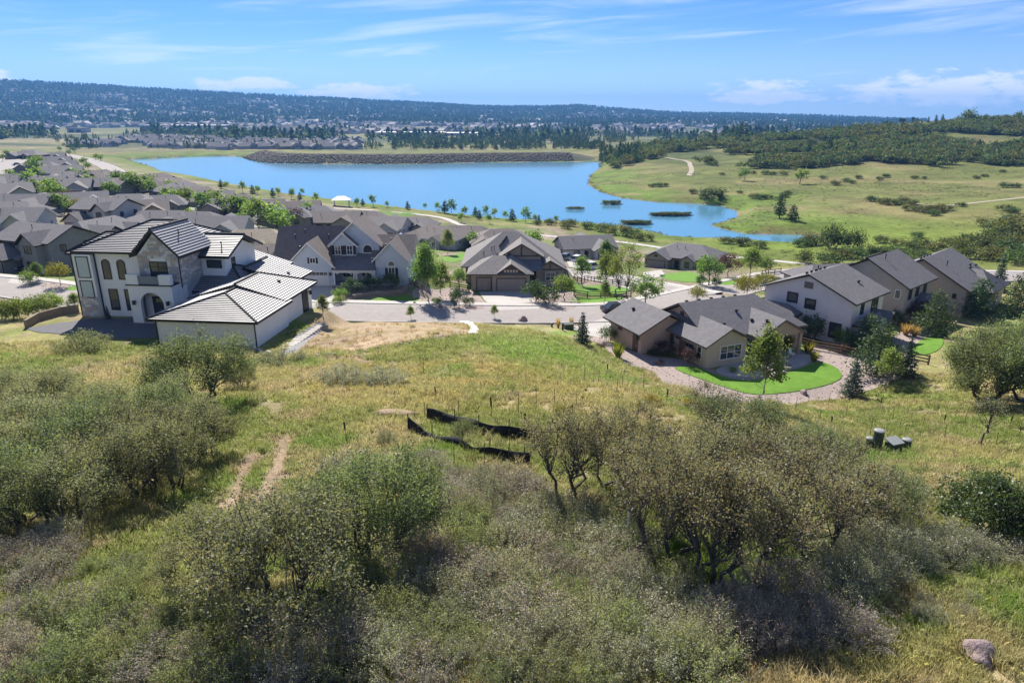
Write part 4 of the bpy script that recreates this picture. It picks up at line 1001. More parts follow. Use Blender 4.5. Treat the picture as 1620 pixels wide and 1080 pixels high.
# ------------------------------------------------------------------ the other houses of the neighbourhood
def suburb_house(kind, wall, roof, trim, nm):
    """one tract house, front to the south (-y) of its own frame; origin mid-base"""
    h = House(nm, (0, 0, 0), 0, 'x', wall=wall, roof=roof, trim=trim)
    if kind == 'ranch':          # low, gable to the front over the garage, long side roof
        h.block(-8, 8, -5, 6, -2, 2.75); h.roof(-8.6, 8.6, -5.6, 6.6, 2.7, 5.4, 'x', 3.5, 3.5)
        h.gwall(-7.4, -1.2, -8, -2, -2, 2.7, 4.3, 'y'); h.roof(-8, -.6, -8.6, 0, 2.6, 4.7, 'y')
        h.gwall(2, 6, -6.4, -2, -2, 2.7, 3.8, 'y'); h.roof(1.4, 6.6, -7, -1, 2.6, 4.2, 'y'); h.window((4, -6.4, .9), 'S', 1.6, 1.4, 2, 1)
        h.garage((-4.3, -8, 0), 'S', 4.8, 2.15, 4, 4); h.door((.3, -5, 0), 'S', 1.0, 2.1)
        for x in (-5, 0, 5): h.window((x, 6, .9), 'N', 1.6, 1.3, 2, 1)
        for y in (-2, 3): h.window((8, y, .9), 'E', 1.4, 1.3, 2, 1); h.window((-8, y, .9), 'W', 1.2, 1.3, 2, 1)
        h.vents([(-3, 1.8), (-1, 1.8), (1, 1.8), (3, 1.8)]); h.vents([(-2, -1.5), (2.4, -1.2)], 'vent_pipe')
    elif kind == 'gable':        # gable ends to the sides, wide rear gable
        h.gwall(-7.5, 7.5, -5.5, 5.5, -2, 2.9, 5.2, 'x'); h.roof(-8.1, 8.1, -6.1, 6.1, 2.8, 5.6, 'x')
        h.gwall(-2.5, 5.0, 3, 8, -2, 2.8, 4.9, 'y'); h.roof(-3.1, 5.6, 0, 8.6, 2.7, 5.2, 'y'); h.window((1.2, 8, .8), 'N', 2.4, 1.5, 3, 1)
        h.gwall(.5, 7, -8.5, -3, -2, 2.7, 4.5, 'y'); h.roof(-.1, 7.6, -9.1, -1, 2.6, 4.9, 'y'); h.garage((3.8, -8.5, 0), 'S', 4.8, 2.15, 4, 4)
        h.window((-4, -5.5, .9), 'S', 1.8, 1.4, 2, 1); h.door((-1.2, -5.5, 0), 'S', 1.0, 2.1)
        for y in (-2.5, 2.5): h.window((7.5, y, .9), 'E', 1.4, 1.3, 2, 1); h.window((-7.5, y, .9), 'W', 1.4, 1.3, 2, 1)
        b = MB(); h.slab(b, (-7.5, 0, 3.6), 'W', -.4, .4, 0, .7, 0, .06); b.build('gable_vent', M_TRIMW, h.root)
        h.vents([(-5, 1.2), (-3.4, 1.2), (-1.8, 1.2), (6.0, 1.2)]); h.vents([(-4.2, -2.2)], 'vent_pipe')
    elif kind == 'two':          # two storeys
        h.gwall(-6.5, 6.5, -4.5, 5, -2, 5.4, 7.3, 'x'); h.roof(-7.1, 7.1, -5.1, 5.6, 5.3, 7.7, 'x')
        h.gwall(-6, -.5, -8, -3, -2, 2.7, 4.6, 'y'); h.roof(-6.6, .1, -8.6, -4, 2.6, 4.9, 'y'); h.garage((-3.2, -8, 0), 'S', 4.6, 2.15, 4, 4)
        h.gwall(1.4, 5.2, -6, -3, -2, 5.2, 6.8, 'y'); h.roof(.8, 5.8, -6.6, 0, 5.1, 7.1, 'y'); h.window((3.3, -6, 3.5), 'S', 1.7, 1.4, 2, 2); h.window((3.3, -6, .7), 'S', 1.7, 1.5, 2, 2)
        b = MB(); b.prism([(0, -6.6, 2.6), (0, -4.4, 3.4), (0, -4.4, 3.2), (0, -6.6, 2.4)], (-.2, 0, 0), (1.6, 0, 0)); b.build('porch_roof', M_SH1, h.root)
        h.door((.6, -4.5, 0), 'S', 1.0, 2.1)
        for x in (-4.6, -2.4): h.window((x, -4.5, 3.7), 'S', .9, 1.1, 1, 2)
        for x in (-4, 0, 4): h.window((x, 5, 3.5), 'N', 1.5, 1.3, 2, 1); h.window((x, 5, .8), 'N', 1.7, 1.5, 2, 1)
        for y in (-2, 2.5): h.window((6.5, y, 3.5), 'E', 1.1, 1.2, 2, 1); h.window((-6.5, y, 3.5), 'W', 1.1, 1.2, 2, 1)
        h.vents([(-4, 1.0), (-2.4, 1.0), (2, 1.0)]); h.vents([(-1, -1.4)], 'vent_pipe')
    elif kind == 'hip':          # big hipped roof
        h.block(-8.5, 8.5, -5.5, 7, -2, 2.9); h.roof(-9.2, 9.2, -6.2, 7.7, 2.85, 5.7, 'x', 6.2, 5.6)
        h.gwall(-8.2, -2.2, -8.5, -3, -2, 2.7, 4.2, 'y'); h.roof(-8.8, -1.6, -9.1, -1, 2.6, 4.6, 'y'); h.garage((-5.2, -8.5, 0), 'S', 4.8, 2.15, 4, 4)
        b = MB(); h.slab(b, (-5.2, -8.5, 3.1), 'S', -.4, .4, 0, .55, 0, .06); b.build('gable_vent', M_BLACK, h.root)
        h.gwall(1.0, 4.2, -7.2, -3, -2, 2.7, 3.7, 'y'); h.roof(.4, 4.8, -7.8, -2, 2.6, 4.0, 'y'); h.window((2.6, -7.2, .8), 'S', 1.2, 1.6, 2, 1)
        h.door((-.6, -5.5, 0), 'S', 1.0, 2.1); h.window((6.5, -5.5, .9), 'S', 1.6, 1.4, 2, 1)
        for x in (-5, 0, 5): h.window((x, 7, .9), 'N', 1.6, 1.3, 2, 1)
        for y in (-2, 3): h.window((8.5, y, .9), 'E', 1.4, 1.3, 2, 1); h.window((-8.5, y, .9), 'W', 1.2, 1.3, 2, 1)
        h.vents([(-2, -1.8), (.2, -1.8)], 'vent_pipe'); h.vents([(3, 2.5), (4.2, 2.5)])
    return h.root
SPOTS = [  # px, py of the roof middle, turn, kind, wall, roof, label
    (18, 344, 8, 'two', 0, 1, 'grey two-storey house with a tall front gable at the left picture edge'),
    (72, 372, -20, 'two', 1, 1, 'grey two-storey house with dark porch roof, behind the yellow young tree'),
    (158, 358, 75, 'ranch', 1, 1, 'grey-roofed house just left of the white house roof, roof vents on top'),
    (40, 318, 5, 'gable', 1, 1, 'long dark-roofed house at left with one tall roof pipe'),
    (5, 300, 40, 'gable', 2, 2, 'grey-roofed house cut by the left picture edge'),
    (126, 314, 30, 'gable', 1, 1, 'grey house behind the dark red tree in the left neighbourhood'),
    (168, 326, -15, 'two', 2, 1, 'small two-storey house with three upper windows, left of the white house roof'),
    (220, 327, 25, 'gable', 3, 3, 'brown-roofed house whose gable shows above the white house roof'),
    (255, 344, 0, 'ranch', 3, 1, 'dark low roof showing directly over the white house ridge'),
    (343, 354, 5, 'gable', 4, 1, 'blue-grey gabled house behind the right end of the white house'),
    (400, 379, 10, 'hip', 0, 4, 'house with tawny weathered roof right of the white house'),
    (446, 402, 8, 'ranch', 3, 3, 'brown roof squeezed between white house and blue house'),
    (108, 291, 20, 'gable', 4, 2, 'pale grey gable house with two small windows, left neighbourhood'),
    (68, 287, 15, 'gable', 4, 2, 'grey gabled house left of the pale grey gable house'),
    (30, 283, 0, 'ranch', 1, 1, 'low dark roof just in front of the parking court'),
    (98, 269, 25, 'gable', 4, 2, 'nearest gable of the row beside the parking court'),
    (93, 260, 25, 'gable', 4, 1, 'second gable of the row beside the parking court'),
    (88, 253, 25, 'gable', 3, 1, 'third gable of the row beside the parking court'),
    (80, 247, 25, 'gable', 1, 1, 'furthest gable of the row beside the parking court'),
    (44, 243, 0, 'hip', 1, 1, 'low dark building at the far end of the parking court'),
    (178, 279, 70, 'hip', 3, 3, 'brown-roofed house at the near end of the pink lane'),
    (228, 285, 60, 'gable', 3, 3, 'brown-roofed house right of the pink lane, before the grassy spit'),
    (262, 289, 65, 'hip', 3, 3, 'brown house beside the grassy spit into the lake'),
    (285, 297, 60, 'hip', 1, 1, 'grey-roofed lake-side house with pointed porch, below the grassy spit'),
    (300, 306, 60, 'gable', 3, 3, 'brown house in the lake-side row, third from the spit'),
    (334, 311, 20, 'gable', 4, 2, 'grey gabled house in the middle of the lake-side row'),
    (376, 317, 15, 'hip', 3, 3, 'hip-roofed brown house in the lake-side row'),
    (412, 325, 18, 'gable', 3, 3, 'brown gabled house in the lake-side row, left of the pavilion'),
    (448, 337, 15, 'ranch', 3, 1, 'house with dark red tree before it, lake-side row'),
    (496, 336, 12, 'hip', 3, 1, 'grey-roofed house behind the left roof of the blue house'),
    (532, 344, 0, 'gable', 3, 3, 'brown house behind the main gable of the blue house'),
    (606, 352, -10, 'gable', 0, 2, 'grey gabled house behind and right of the blue house gable'),
    (690, 368, -20, 'hip', 0, 3, 'brown hip-roofed house behind the tall trees right of the blue house'),
    (792, 374, 5, 'hip', 0, 3, 'low brown roof directly behind the brown garage house'),
    (12, 330, 5, 'ranch', 2, 2, 'grey-roofed house with pale gable edges at the far left, middle row'),
    (148, 290, 30, 'ranch', 1, 1, 'dark roof behind the garden trees, centre of the left neighbourhood'),
    (150, 276, 50, 'ranch', 3, 3, 'brown roof left of the pink lane'),
    (195, 288, 60, 'ranch', 3, 3, 'brown roof at the right side of the pink lane end'),
    (203, 318, 10, 'hip', 0, 1, 'grey hip roof above the white house ridge, among trees'),
    (250, 318, 20, 'ranch', 1, 1, 'dark roof beside the trees left of the lake-side row'),
    (300, 346, 5, 'ranch', 1, 1, 'dark roof peeping over the white house stone gable'),
    (245, 281, 60, 'ranch', 3, 3, 'brown roof at the root of the grassy spit'),
    (355, 322, 18, 'ranch', 3, 1, 'grey roof between two gabled houses of the lake-side row'),
    (470, 327, 12, 'gable', 3, 3, 'brown house at the lake end of the row, left of the pavilion'),
    (570, 342, 0, 'ranch', 3, 3, 'brown roof behind the peak of the blue-grey house'),
    (650, 352, -8, 'ranch', 3, 2, 'grey roof behind the right gable of the blue-grey house'),
    (735, 366, -10, 'ranch', 0, 3, 'brown roof between the two brown hip roofs near the shore'),
    (60, 262, 15, 'ranch', 1, 1, 'dark roof at the right side of the parking court'),
    (110, 278, 25, 'ranch', 1, 2, 'grey roof in front of the row of gables'),
    (925, 383, 12, 'gable', 2, 1, 'house with open garage and parked cars by the lake'),
    (1086, 398, -32, 'hip', 5, 1, 'taupe ranch house with arched garage at the street corner'),
]
SW = [M_GREY, M_DKGREY, M_GREY, M_TAUPE, mat('blue_grey_stucco', (.33, .35, .37), (.29, .31, .33), 1, .85), mat('mushroom_stucco', (.36, .31, .27), (.32, .28, .24), 1, .85)]
SR = [M_SH1, M_SH1, M_SH2, M_SH3, M_SH4]
SUB = []
for _s in SPOTS:
    _hr = 3.6 if _s[3] != 'two' else 5.6
    _x, _y, _z = G(_s[0], _s[1], _hr, base_h)
    SUB.append((_x, _y, _z)); PADS.append((_x, _y, R(_s[2]), 9, 8, _z, 4.5))
def make_suburb():
    protos = {}
    for (px, py, rz, kind, w, r, lab), (x, y, z) in zip(SPOTS, SUB):
        key = (kind, w, r)
        nm = {'ranch': 'ranch_house', 'gable': 'gabled_house', 'two': 'two_storey_house', 'hip': 'hip_roofed_house'}[kind]
        if key not in protos:
            o = suburb_house(kind, SW[w], SR[r], M_TRIMW if w in (0, 4) else M_TRIMD, nm); protos[key] = (o, tree_cache(o))
        else: o = copy_tree(*protos[key])
        o.location = (x, y, z); o.rotation_euler = (0, 0, R(rz)); tag(o, lab, 'house', 'houses of the lakeside neighbourhood')
# ------------------------------------------------------------------ plant kit
M_BARK = mat('oak_bark', (.085, .072, .064), (.13, .115, .105), 8, .95, bump=.4)
M_BARKG = mat('grey_twig', (.22, .19, .18), (.32, .285, .27), 8, .95)
M_BARKP = mat('aspen_bark', (.34, .31, .27), (.22, .19, .16), 8, .9)
M_OAK = leaf_mat('scrub_oak_leaf', (0.131, 0.144, 0.086), (0.319, 0.335, 0.212), (0.346, 0.278, 0.189), .10, trans=.42, gloss=.022)
M_OAKG = leaf_mat('green_oak_leaf', (0.099, 0.125, 0.063), (0.255, 0.302, 0.158), trans=.42, gloss=.022)
M_OAKB = leaf_mat('autumn_oak_leaf', (0.131, 0.129, 0.080), (0.289, 0.278, 0.179), (0.287, 0.196, 0.135), .16, trans=.42, gloss=.03)
M_SAGE = leaf_mat('grey_shrub_leaf', (0.197, 0.206, 0.138), (0.426, 0.437, 0.300), (0.378, 0.261, 0.241), .14, trans=0.35, gloss=.05)
M_LOWG = leaf_mat('low_shrub_leaf', (0.154, 0.184, 0.092), (0.332, 0.379, 0.187), (0.356, 0.257, 0.193), .15, trans=0.4)
M_PURP = leaf_mat('purple_grey_shrub_leaf', (0.258, 0.236, 0.202), (0.465, 0.430, 0.369), (0.500, 0.300, 0.300), .25, trans=0.35)
M_DARKB = leaf_mat('dark_glossy_leaf', (0.039, 0.075, 0.023), (0.098, 0.163, 0.049), trans=0.35, gloss=.05)
M_TREE = leaf_mat('yard_tree_leaf', (0.079, 0.141, 0.035), (0.231, 0.343, 0.088), trans=0.45)
M_TREEY = leaf_mat('yellow_green_leaf', (.15, .17, .030), (.30, .31, .055), trans=.40)
M_TREEL = leaf_mat('pale_green_leaf', (0.110, 0.165, 0.039), (0.253, 0.319, 0.094), trans=0.45)
M_TREER = leaf_mat('dark_red_leaf', (.060, .026, .028), (.13, .060, .058), trans=.3)
M_PINE = leaf_mat('pine_needle', (0.040, 0.075, 0.032), (0.099, 0.163, 0.064), trans=0.25)
M_SPRU = leaf_mat('blue_spruce_needle', (0.041, 0.068, 0.054), (0.101, 0.146, 0.119), trans=0.2)
M_HILL = leaf_mat('hill_oak_leaf', (0.050, 0.078, 0.027), (0.168, 0.207, 0.073), trans=.35, hue=.2)
M_YEL = leaf_mat('yellow_bloom', (.26, .24, .03), (.52, .43, .04), trans=.25)
M_STRAW = leaf_mat('straw_blade', (.30, .22, .09), (.55, .42, .18), trans=.35)

def leaf_quads(C, size, rng, up=.35, aspect=.6, outdir=None):
    n = len(C); nr = rng.normal(size=(n, 3)); nr[:, 2] += up * 2
    if outdir is not None: nr += outdir
    nr /= np.linalg.norm(nr, axis=1, keepdims=True) + 1e-9
    t = rng.normal(size=(n, 3)); a = np.cross(nr, t); a /= np.linalg.norm(a, axis=1, keepdims=True) + 1e-9; b = np.cross(nr, a)
    s = np.asarray(size).reshape(-1, 1) * np.ones((n, 1))
    fold = nr * s * .18
    V = np.stack([C - a * s * .5, C - b * s * .5 * aspect + fold, C + a * s * .5, C + b * s * .5 * aspect + fold], 1).reshape(-1, 3)
    F = np.arange(4 * n).reshape(-1, 4)
    return V, F

def tube_np(mb, p0, p1, r0, r1, rng, seg=4, n=5, wob=.12, sag=0.0):
    p0, p1 = np.array(p0, float), np.array(p1, float); L_ = np.linalg.norm(p1 - p0); pts = []; w = rng.normal(size=(seg + 1, 3)) * L_ * wob / 2
    for k in range(seg + 1):
        t = k / seg; q = p0 + (p1 - p0) * t + w[k] * math.sin(math.pi * t); q[2] += sag * math.sin(math.pi * t) * L_; pts.append(q)
    mb.tube(pts, [r0 + (r1 - r0) * k / seg for k in range(seg + 1)], n, cap=False)
    return pts

def T_broad(seed, W, Hh, trunk=.3, stems=3, clumps=55, per=150, leaf=.09, sig=.30, mleaf=None, mbark=None, r=.11, lump=.35, low=.12, tw=3, top=1.0, shape='round', tr_n=6):
    """broad-leaved plant: stems -> limbs to clumps of leaves. Returns the part meshes"""
    rng = np.random.default_rng(seed); mb = MB(); cen = []
    ph = rng.random(6) * 6.28
    stem_tops = []
    for s in range(stems):
        a = 6.28 * s / stems + rng.random() * 1.0; rad = W * .06 if stems > 1 else 0
        b0 = (math.cos(a) * rad, math.sin(a) * rad, -.35); sp = W * (.13 if stems > 1 else .02)
        e = (math.cos(a) * (rad + sp), math.sin(a) * (rad + sp), Hh * trunk * rng.uniform(.85, 1.15))
        tube_np(mb, b0, e, r * rng.uniform(.8, 1.2), r * .6, rng, 5, tr_n, .22); stem_tops.append(np.array(e))
    k = 0
    while k < clumps:
        d = rng.normal(size=3); d /= np.linalg.norm(d); 
        if d[2] < -.45: continue
        az = math.atan2(d[1], d[0]); el = d[2]
        lm = 1 + lump * (math.sin(2 * az + ph[0]) * .4 + math.sin(3 * az + ph[1] + 3 * el) * .4 + math.sin(5 * az + ph[2] - 4 * el) * .3)
        rr = lm * rng.uniform(.45, 1.0) ** .6
        zc = Hh * (low + (1 - low) * .5); p = np.array([d[0] * W * .46 * rr, d[1] * W * .46 * rr, zc + d[2] * Hh * (1 - low) * .46 * min(rr, 1.08)])
        if shape == 'cone': f = np.clip(1.08 - (p[2] - Hh * low) / (Hh * (1 - low)), .08, 1) ** .75; p[:2] *= f * 1.25
        elif shape == 'vase': f = np.clip(.35 + .8 * (p[2] - Hh * low) / (Hh * (1 - low)), .3, 1.1); p[:2] *= f
        if p[2] < Hh * low * .6: continue
        cen.append(p); k += 1
    cen = np.array(cen)
    for p in cen:
        st = stem_tops[int(np.argmin([np.linalg.norm((t - p)[:2]) for t in stem_tops]))]; q0 = st * rng.uniform(.55, 1.0) if stems > 1 else np.array([0, 0, max(.25 * Hh, min(p[2] * .8, Hh * .85) * rng.uniform(.6, 1))])
        if stems == 1: q0 = np.array([st[0] * .5, st[1] * .5, np.clip(p[2] * rng.uniform(.5, .85), Hh * trunk * .8, Hh * .9)])
        if rng.random() < .75: tube_np(mb, q0, p, r * .32, .010, rng, 3, 4, .16)
        for _ in range(tw):
            e = p + rng.normal(size=3) * sig * 1.1; tube_np(mb, p + (q0 - p) * .12, e, .012, .004, rng, 1, 3, .0)
    if stems == 1: tube_np(mb, (0, 0, Hh * trunk * .7), (0, 0, Hh * .88), r * .55, .02, rng, 4, tr_n, .06)
    idx = np.repeat(np.arange(len(cen)), per); n = len(idx)
    wgt = rng.uniform(.55, 1.25, len(cen))
    C = cen[idx] + rng.normal(size=(n, 3)) * sig * wgt[idx][:, None] * np.array([1, 1, .8])
    C = C[C[:, 2] > .03 * Hh]; 
    ct = rng.random(len(cen)); tone = np.clip(.55 * ct[idx][:len(C)] + .45 * rng.random(len(C)), 0, 1)
    V, F = leaf_quads(C, leaf * rng.uniform(.65, 1.3, len(C)), rng)
    tm = mb.build('trunk', mbark or M_BARK, link=False).data
    cm = np_mesh('crown', V, F, mleaf, tone=tone, link=False).data
    return [('trunk', tm), ('crown', cm)], (W, Hh)

def T_twig(seed, W, Hh, stems=90, per=45, leaf=.045, mleaf=None, mbark=None, r=.012, erect=.55):
    """many-stemmed twiggy shrub"""
    rng = np.random.default_rng(seed); mb = MB(); Cs = []
    for s in range(stems):
        a = rng.random() * 6.28; rad = W * .5 * math.sqrt(rng.random()); x, y = rad * math.cos(a), rad * math.sin(a)
        prof = Hh * (1 - .55 * (rad / (W * .5)) ** 2) * rng.uniform(.65, 1.08)
        b0 = np.array([x * .55, y * .55, -.05]); e = np.array([x * 1.05, y * 1.05, prof])
        pts = tube_np(mb, b0, e, r, r * .35, rng, 3, 3, .2)
        for _ in range(3):
            t = rng.uniform(.35, .95); q = b0 + (e - b0) * t; f = q + rng.normal(size=3) * np.array([.22, .22, .16]) * Hh * .6 + np.array([0, 0, .12 * Hh]); tube_np(mb, q, f, r * .5, r * .25, rng, 1, 3, 0); Cs.append(q + (f - q) * rng.uniform(.2, 1.1, (per // 4, 1)) + rng.normal(size=(per // 4, 3)) * .05)
        t = rng.uniform(.3, 1.05, (per // 3, 1)); Cs.append(b0 + (e - b0) * t + rng.normal(size=(per // 3, 3)) * .07)
    C = np.concatenate(Cs); C = C[C[:, 2] > .02]
    tone = np.clip(rng.random(len(C)) * .6 + .4 * fbm(C[:, 0] * 2.2, C[:, 1] * 2.2 + C[:, 2] * 2, seed, 2), 0, 1)
    V, F = leaf_quads(C, leaf * rng.uniform(.6, 1.35, len(C)), rng, up=.2, aspect=.5)
    return [('stems', mb.build('stems', mbark or M_BARKG, link=False).data), ('leaves', np_mesh('leaves', V, F, mleaf, tone=tone, link=False).data)], (W, Hh)

def T_conifer(seed, W, Hh, n=2200, leaf=.3, mleaf=None, bare=.06, pine=False, tiers=16):
    rng = np.random.default_rng(seed); mb = MB(); tube_np(mb, (0, 0, -.3), (0, 0, Hh * .97), .035 * Hh * .6, .015, rng, 5, 6, .01)
    C = []; O = []
    for k in range(tiers):
        t = bare + (1 - bare) * (k + rng.random() * .5) / tiers; rad = W * .5 * ((1 - t) ** (.55 if pine else .9) * (1.15 if pine else 1.05) + .02) * rng.uniform(.8, 1.15); nb = max(4, int(11 * (1 - t * .6)))
        for j in range(nb):
            a = 6.28 * j / nb + rng.random() * .8; rr = rad * rng.uniform(.75, 1.12); z = t * Hh; e = np.array([math.cos(a) * rr, math.sin(a) * rr, z - (.12 if not pine else -.15) * rr]); tube_np(mb, (0, 0, z), e, .02, .006, rng, 1, 3, 0)
            m = max(3, int(n / tiers / 9 * (rr / (W * .5) + .25)))
            f = rng.uniform(.25, 1.05, (m, 1)); q = np.array([0, 0, z]) * (1 - f) + e * f + rng.normal(size=(m, 3)) * np.array([.10, .10, .05 if not pine else .13]) * W * .5; C.append(q); O.append(np.repeat([[math.cos(a), math.sin(a), .5]], m, 0))
    C = np.concatenate(C); tone = np.clip(rng.random(len(C)), 0, 1)
    V, F = leaf_quads(C, leaf * rng.uniform(.6, 1.3, len(C)), rng, up=.5, aspect=.45)
    return [('trunk', mb.build('trunk', M_BARK, link=False).data), ('crown', np_mesh('crown', V, F, mleaf, tone=tone, link=False).data)], (W, Hh)

def T_tuft(seed, W, Hh, n, mleaf, width=.03):
    """upright ornamental grass"""
    rng = np.random.default_rng(seed); V = []; a = rng.random(n) * 6.28; r = W * .12 * np.sqrt(rng.random(n)); bx, by = r * np.cos(a), r * np.sin(a); ln = rng.uniform(.5, 1, n) * Hh; o = rng.uniform(.1, .5, n) * W
    tx, ty = bx + o * np.cos(a), by + o * np.sin(a); px, py = -np.sin(a) * width, np.cos(a) * width
    z = np.zeros(n)
    V = np.stack([np.stack([bx - px, by - py, z], 1), np.stack([bx + px, by + py, z], 1), np.stack([tx + px * .4, ty + py * .4, ln], 1), np.stack([tx - px * .4, ty - py * .4, ln], 1)], 1).reshape(-1, 3)
    return [('blades', np_mesh('blades', V, np.arange(4 * n).reshape(-1, 4), mleaf, tone=rng.random(n), link=False).data)], (W, Hh)

def spawn(tpl, name, loc, w, h, rz, label, cat, group=None):
    parts, (W, Hh) = tpl
    o = empty(name, loc, rz, label, cat, group); o.scale = (w / W, w / W, h / Hh)
    for n, me in parts:
        c = bpy.data.objects.new(n, me); COL.objects.link(c); c.parent = o
    return o

# ------------------------------------------------------------------ instanced masses nobody could count
def scatter(name, pts, sc, rz, idx, tpls, label, cat, col=None, kind='stuff'):
    """one object that sets small meshes on points (geometry nodes)"""
    coll = bpy.data.collections.new(name + '_pieces')
    for k, me in enumerate(tpls): coll.objects.link(bpy.data.objects.new('piece_%02d' % k, me))
    me = bpy.data.meshes.new(name); me.vertices.add(len(pts)); me.vertices.foreach_set('co', np.ascontiguousarray(pts, dtype=np.float32).ravel()); me.update()
    sc = np.asarray(sc, dtype=np.float32)
    if sc.ndim == 1: sc = np.repeat(sc[:, None], 3, 1)
    a = me.attributes.new('sc', 'FLOAT_VECTOR', 'POINT'); a.data.foreach_set('vector', np.ascontiguousarray(sc).ravel())
    a = me.attributes.new('rz', 'FLOAT_VECTOR', 'POINT'); v = np.zeros((len(pts), 3), dtype=np.float32); v[:, 2] = rz; a.data.foreach_set('vector', v.ravel())
    a = me.attributes.new('idx', 'INT', 'POINT'); a.data.foreach_set('value', np.asarray(idx, dtype=np.int32))
    if col is not None: a = me.attributes.new('gcol', 'FLOAT_COLOR', 'POINT'); a.data.foreach_set('color', np.ascontiguousarray(np.concatenate([col, np.ones((len(col), 1))], 1), dtype=np.float32).ravel())
    o = bpy.data.objects.new(name, me); COL.objects.link(o)
    g = bpy.data.node_groups.new(name + '_scatter', 'GeometryNodeTree'); g.interface.new_socket('Geometry', in_out='INPUT', socket_type='NodeSocketGeometry'); g.interface.new_socket('Geometry', in_out='OUTPUT', socket_type='NodeSocketGeometry')
    N, L = g.nodes, g.links; gi = N.new('NodeGroupInput'); go = N.new('NodeGroupOutput'); ip = N.new('GeometryNodeInstanceOnPoints'); ci = N.new('GeometryNodeCollectionInfo')
    ci.inputs['Collection'].default_value = coll; ci.inputs['Separate Children'].default_value = True; ci.inputs['Reset Children'].default_value = True
    def na(nm, ty): n = N.new('GeometryNodeInputNamedAttribute'); n.data_type = ty; n.inputs['Name'].default_value = nm; return n.outputs['Attribute']
    er = N.new('FunctionNodeEulerToRotation'); L.new(na('rz', 'FLOAT_VECTOR'), er.inputs[0])
    L.new(gi.outputs[0], ip.inputs['Points']); L.new(ci.outputs[0], ip.inputs['Instance']); ip.inputs['Pick Instance'].default_value = True
    L.new(na('idx', 'INT'), ip.inputs['Instance Index']); L.new(er.outputs[0], ip.inputs['Rotation']); L.new(na('sc', 'FLOAT_VECTOR'), ip.inputs['Scale'])
    L.new(ip.outputs[0], go.inputs[0])
    md = o.modifiers.new('scatter', 'NODES'); md.node_group = g
    return tag(o, label, cat, kind=kind)

def grass_mat():
    m = bpy.data.materials.new('wild_grass_blade'); m.use_nodes = True; nt = m.node_tree; N = nt.nodes; L = nt.links; N.clear()
    at = N.new('ShaderNodeAttribute'); at.attribute_type = 'INSTANCER'; at.attribute_name = 'gcol'
    tn = N.new('ShaderNodeAttribute'); tn.attribute_name = 'tone'
    mr = N.new('ShaderNodeMapRange'); mr.inputs[3].default_value = .7; mr.inputs[4].default_value = 1.55; L.new(tn.outputs['Fac'], mr.inputs[0])
    s = N.new('ShaderNodeVectorMath'); s.operation = 'SCALE'; L.new(at.outputs['Color'], s.inputs[0]); L.new(mr.outputs[0], s.inputs['Scale'])
    d = N.new('ShaderNodeBsdfDiffuse'); t = N.new('ShaderNodeBsdfTranslucent'); L.new(s.outputs[0], d.inputs[0]); L.new(s.outputs[0], t.inputs[0])
    x = N.new('ShaderNodeMixShader'); x.inputs[0].default_value = .5; L.new(d.outputs[0], x.inputs[1]); L.new(t.outputs[0], x.inputs[2]); o = N.new('ShaderNodeOutputMaterial'); L.new(x.outputs[0], o.inputs[0])
    return m
def tuft_mesh(seed, n, R_, hmin, hmax, wd, m):
    rng = np.random.default_rng(seed); a = rng.random(n) * 6.28; r = R_ * np.sqrt(rng.random(n)); bx, by = r * np.cos(a), r * np.sin(a); h = rng.uniform(hmin, hmax, n)
    b = rng.random(n) * 6.28; o = rng.uniform(.2, .9, n) * h; mx, my = bx + .35 * o * np.cos(b), by + .35 * o * np.sin(b); tx, ty = bx + o * np.cos(b), by + o * np.sin(b); c = rng.random(n) * 3.14; px, py = np.cos(c) * wd, np.sin(c) * wd; z = np.zeros(n) - .03
    V = np.stack([np.stack([bx - px, by - py, z], 1), np.stack([bx + px, by + py, z], 1), np.stack([mx + px * .8, my + py * .8, h * .6], 1), np.stack([tx, ty, h], 1), np.stack([mx - px * .8, my - py * .8, h * .6], 1)], 1).reshape(-1, 3)
    return np_mesh('tuft', V, np.arange(5 * n).reshape(-1, 5), m, tone=rng.random(n), link=False).data
# ------------------------------------------------------------------ wild slope: oaks, shrubs, grass
def make_templates():
    T = {}
    T['oak'] = [T_broad(k, 4.6, 3.4, .22, 5, 66, 210, .078, .29, M_OAK, r=.07, low=.05, tw=5) for k in (1, 2, 3)]
    T['oakg'] = [T_broad(k, 4.6, 3.4, .25, 5, 62, 200, .082, .29, M_OAKG, r=.07, low=.06, tw=4) for k in (11, 12)]
    T['oakd'] = [T_broad(15, 5.4, 4.0, .28, 4, 95, 210, .095, .32, M_OAKG, r=.09, low=.10, tw=3)]
    T['oakb'] = [T_broad(k, 4.2, 4.2, .45, 2, 46, 105, .085, .27, M_OAKB, r=.10, low=.34, lump=.5, tw=7) for k in (21, 22, 23)]
    T['oakbig'] = [T_broad(k, 8.5, 6.5, .22, 4, 200, 150, .15, .48, M_OAKG, r=.16, low=.02) for k in (31,)]
    T['sage'] = [T_twig(k, 2.4, 1.15, 85, 60, .055, M_SAGE) for k in (41, 42)]
    T['lowg'] = [T_twig(k, 2.4, 1.1, 80, 66, .055, M_LOWG) for k in (51, 52)]
    T['purp'] = [T_twig(k, 2.4, 1.25, 110, 44, .05, M_PURP, r=.013) for k in (61,)]
    T['glossy'] = [T_broad(71, 3.4, 2.3, .2, 7, 120, 130, .10, .24, M_DARKB, r=.05, low=.02)]
    T['yel'] = [T_broad(81, .9, .6, .2, 6, 22, 60, .05, .08, M_YEL, mbark=M_BARKG, r=.01, low=.15)]
    return T

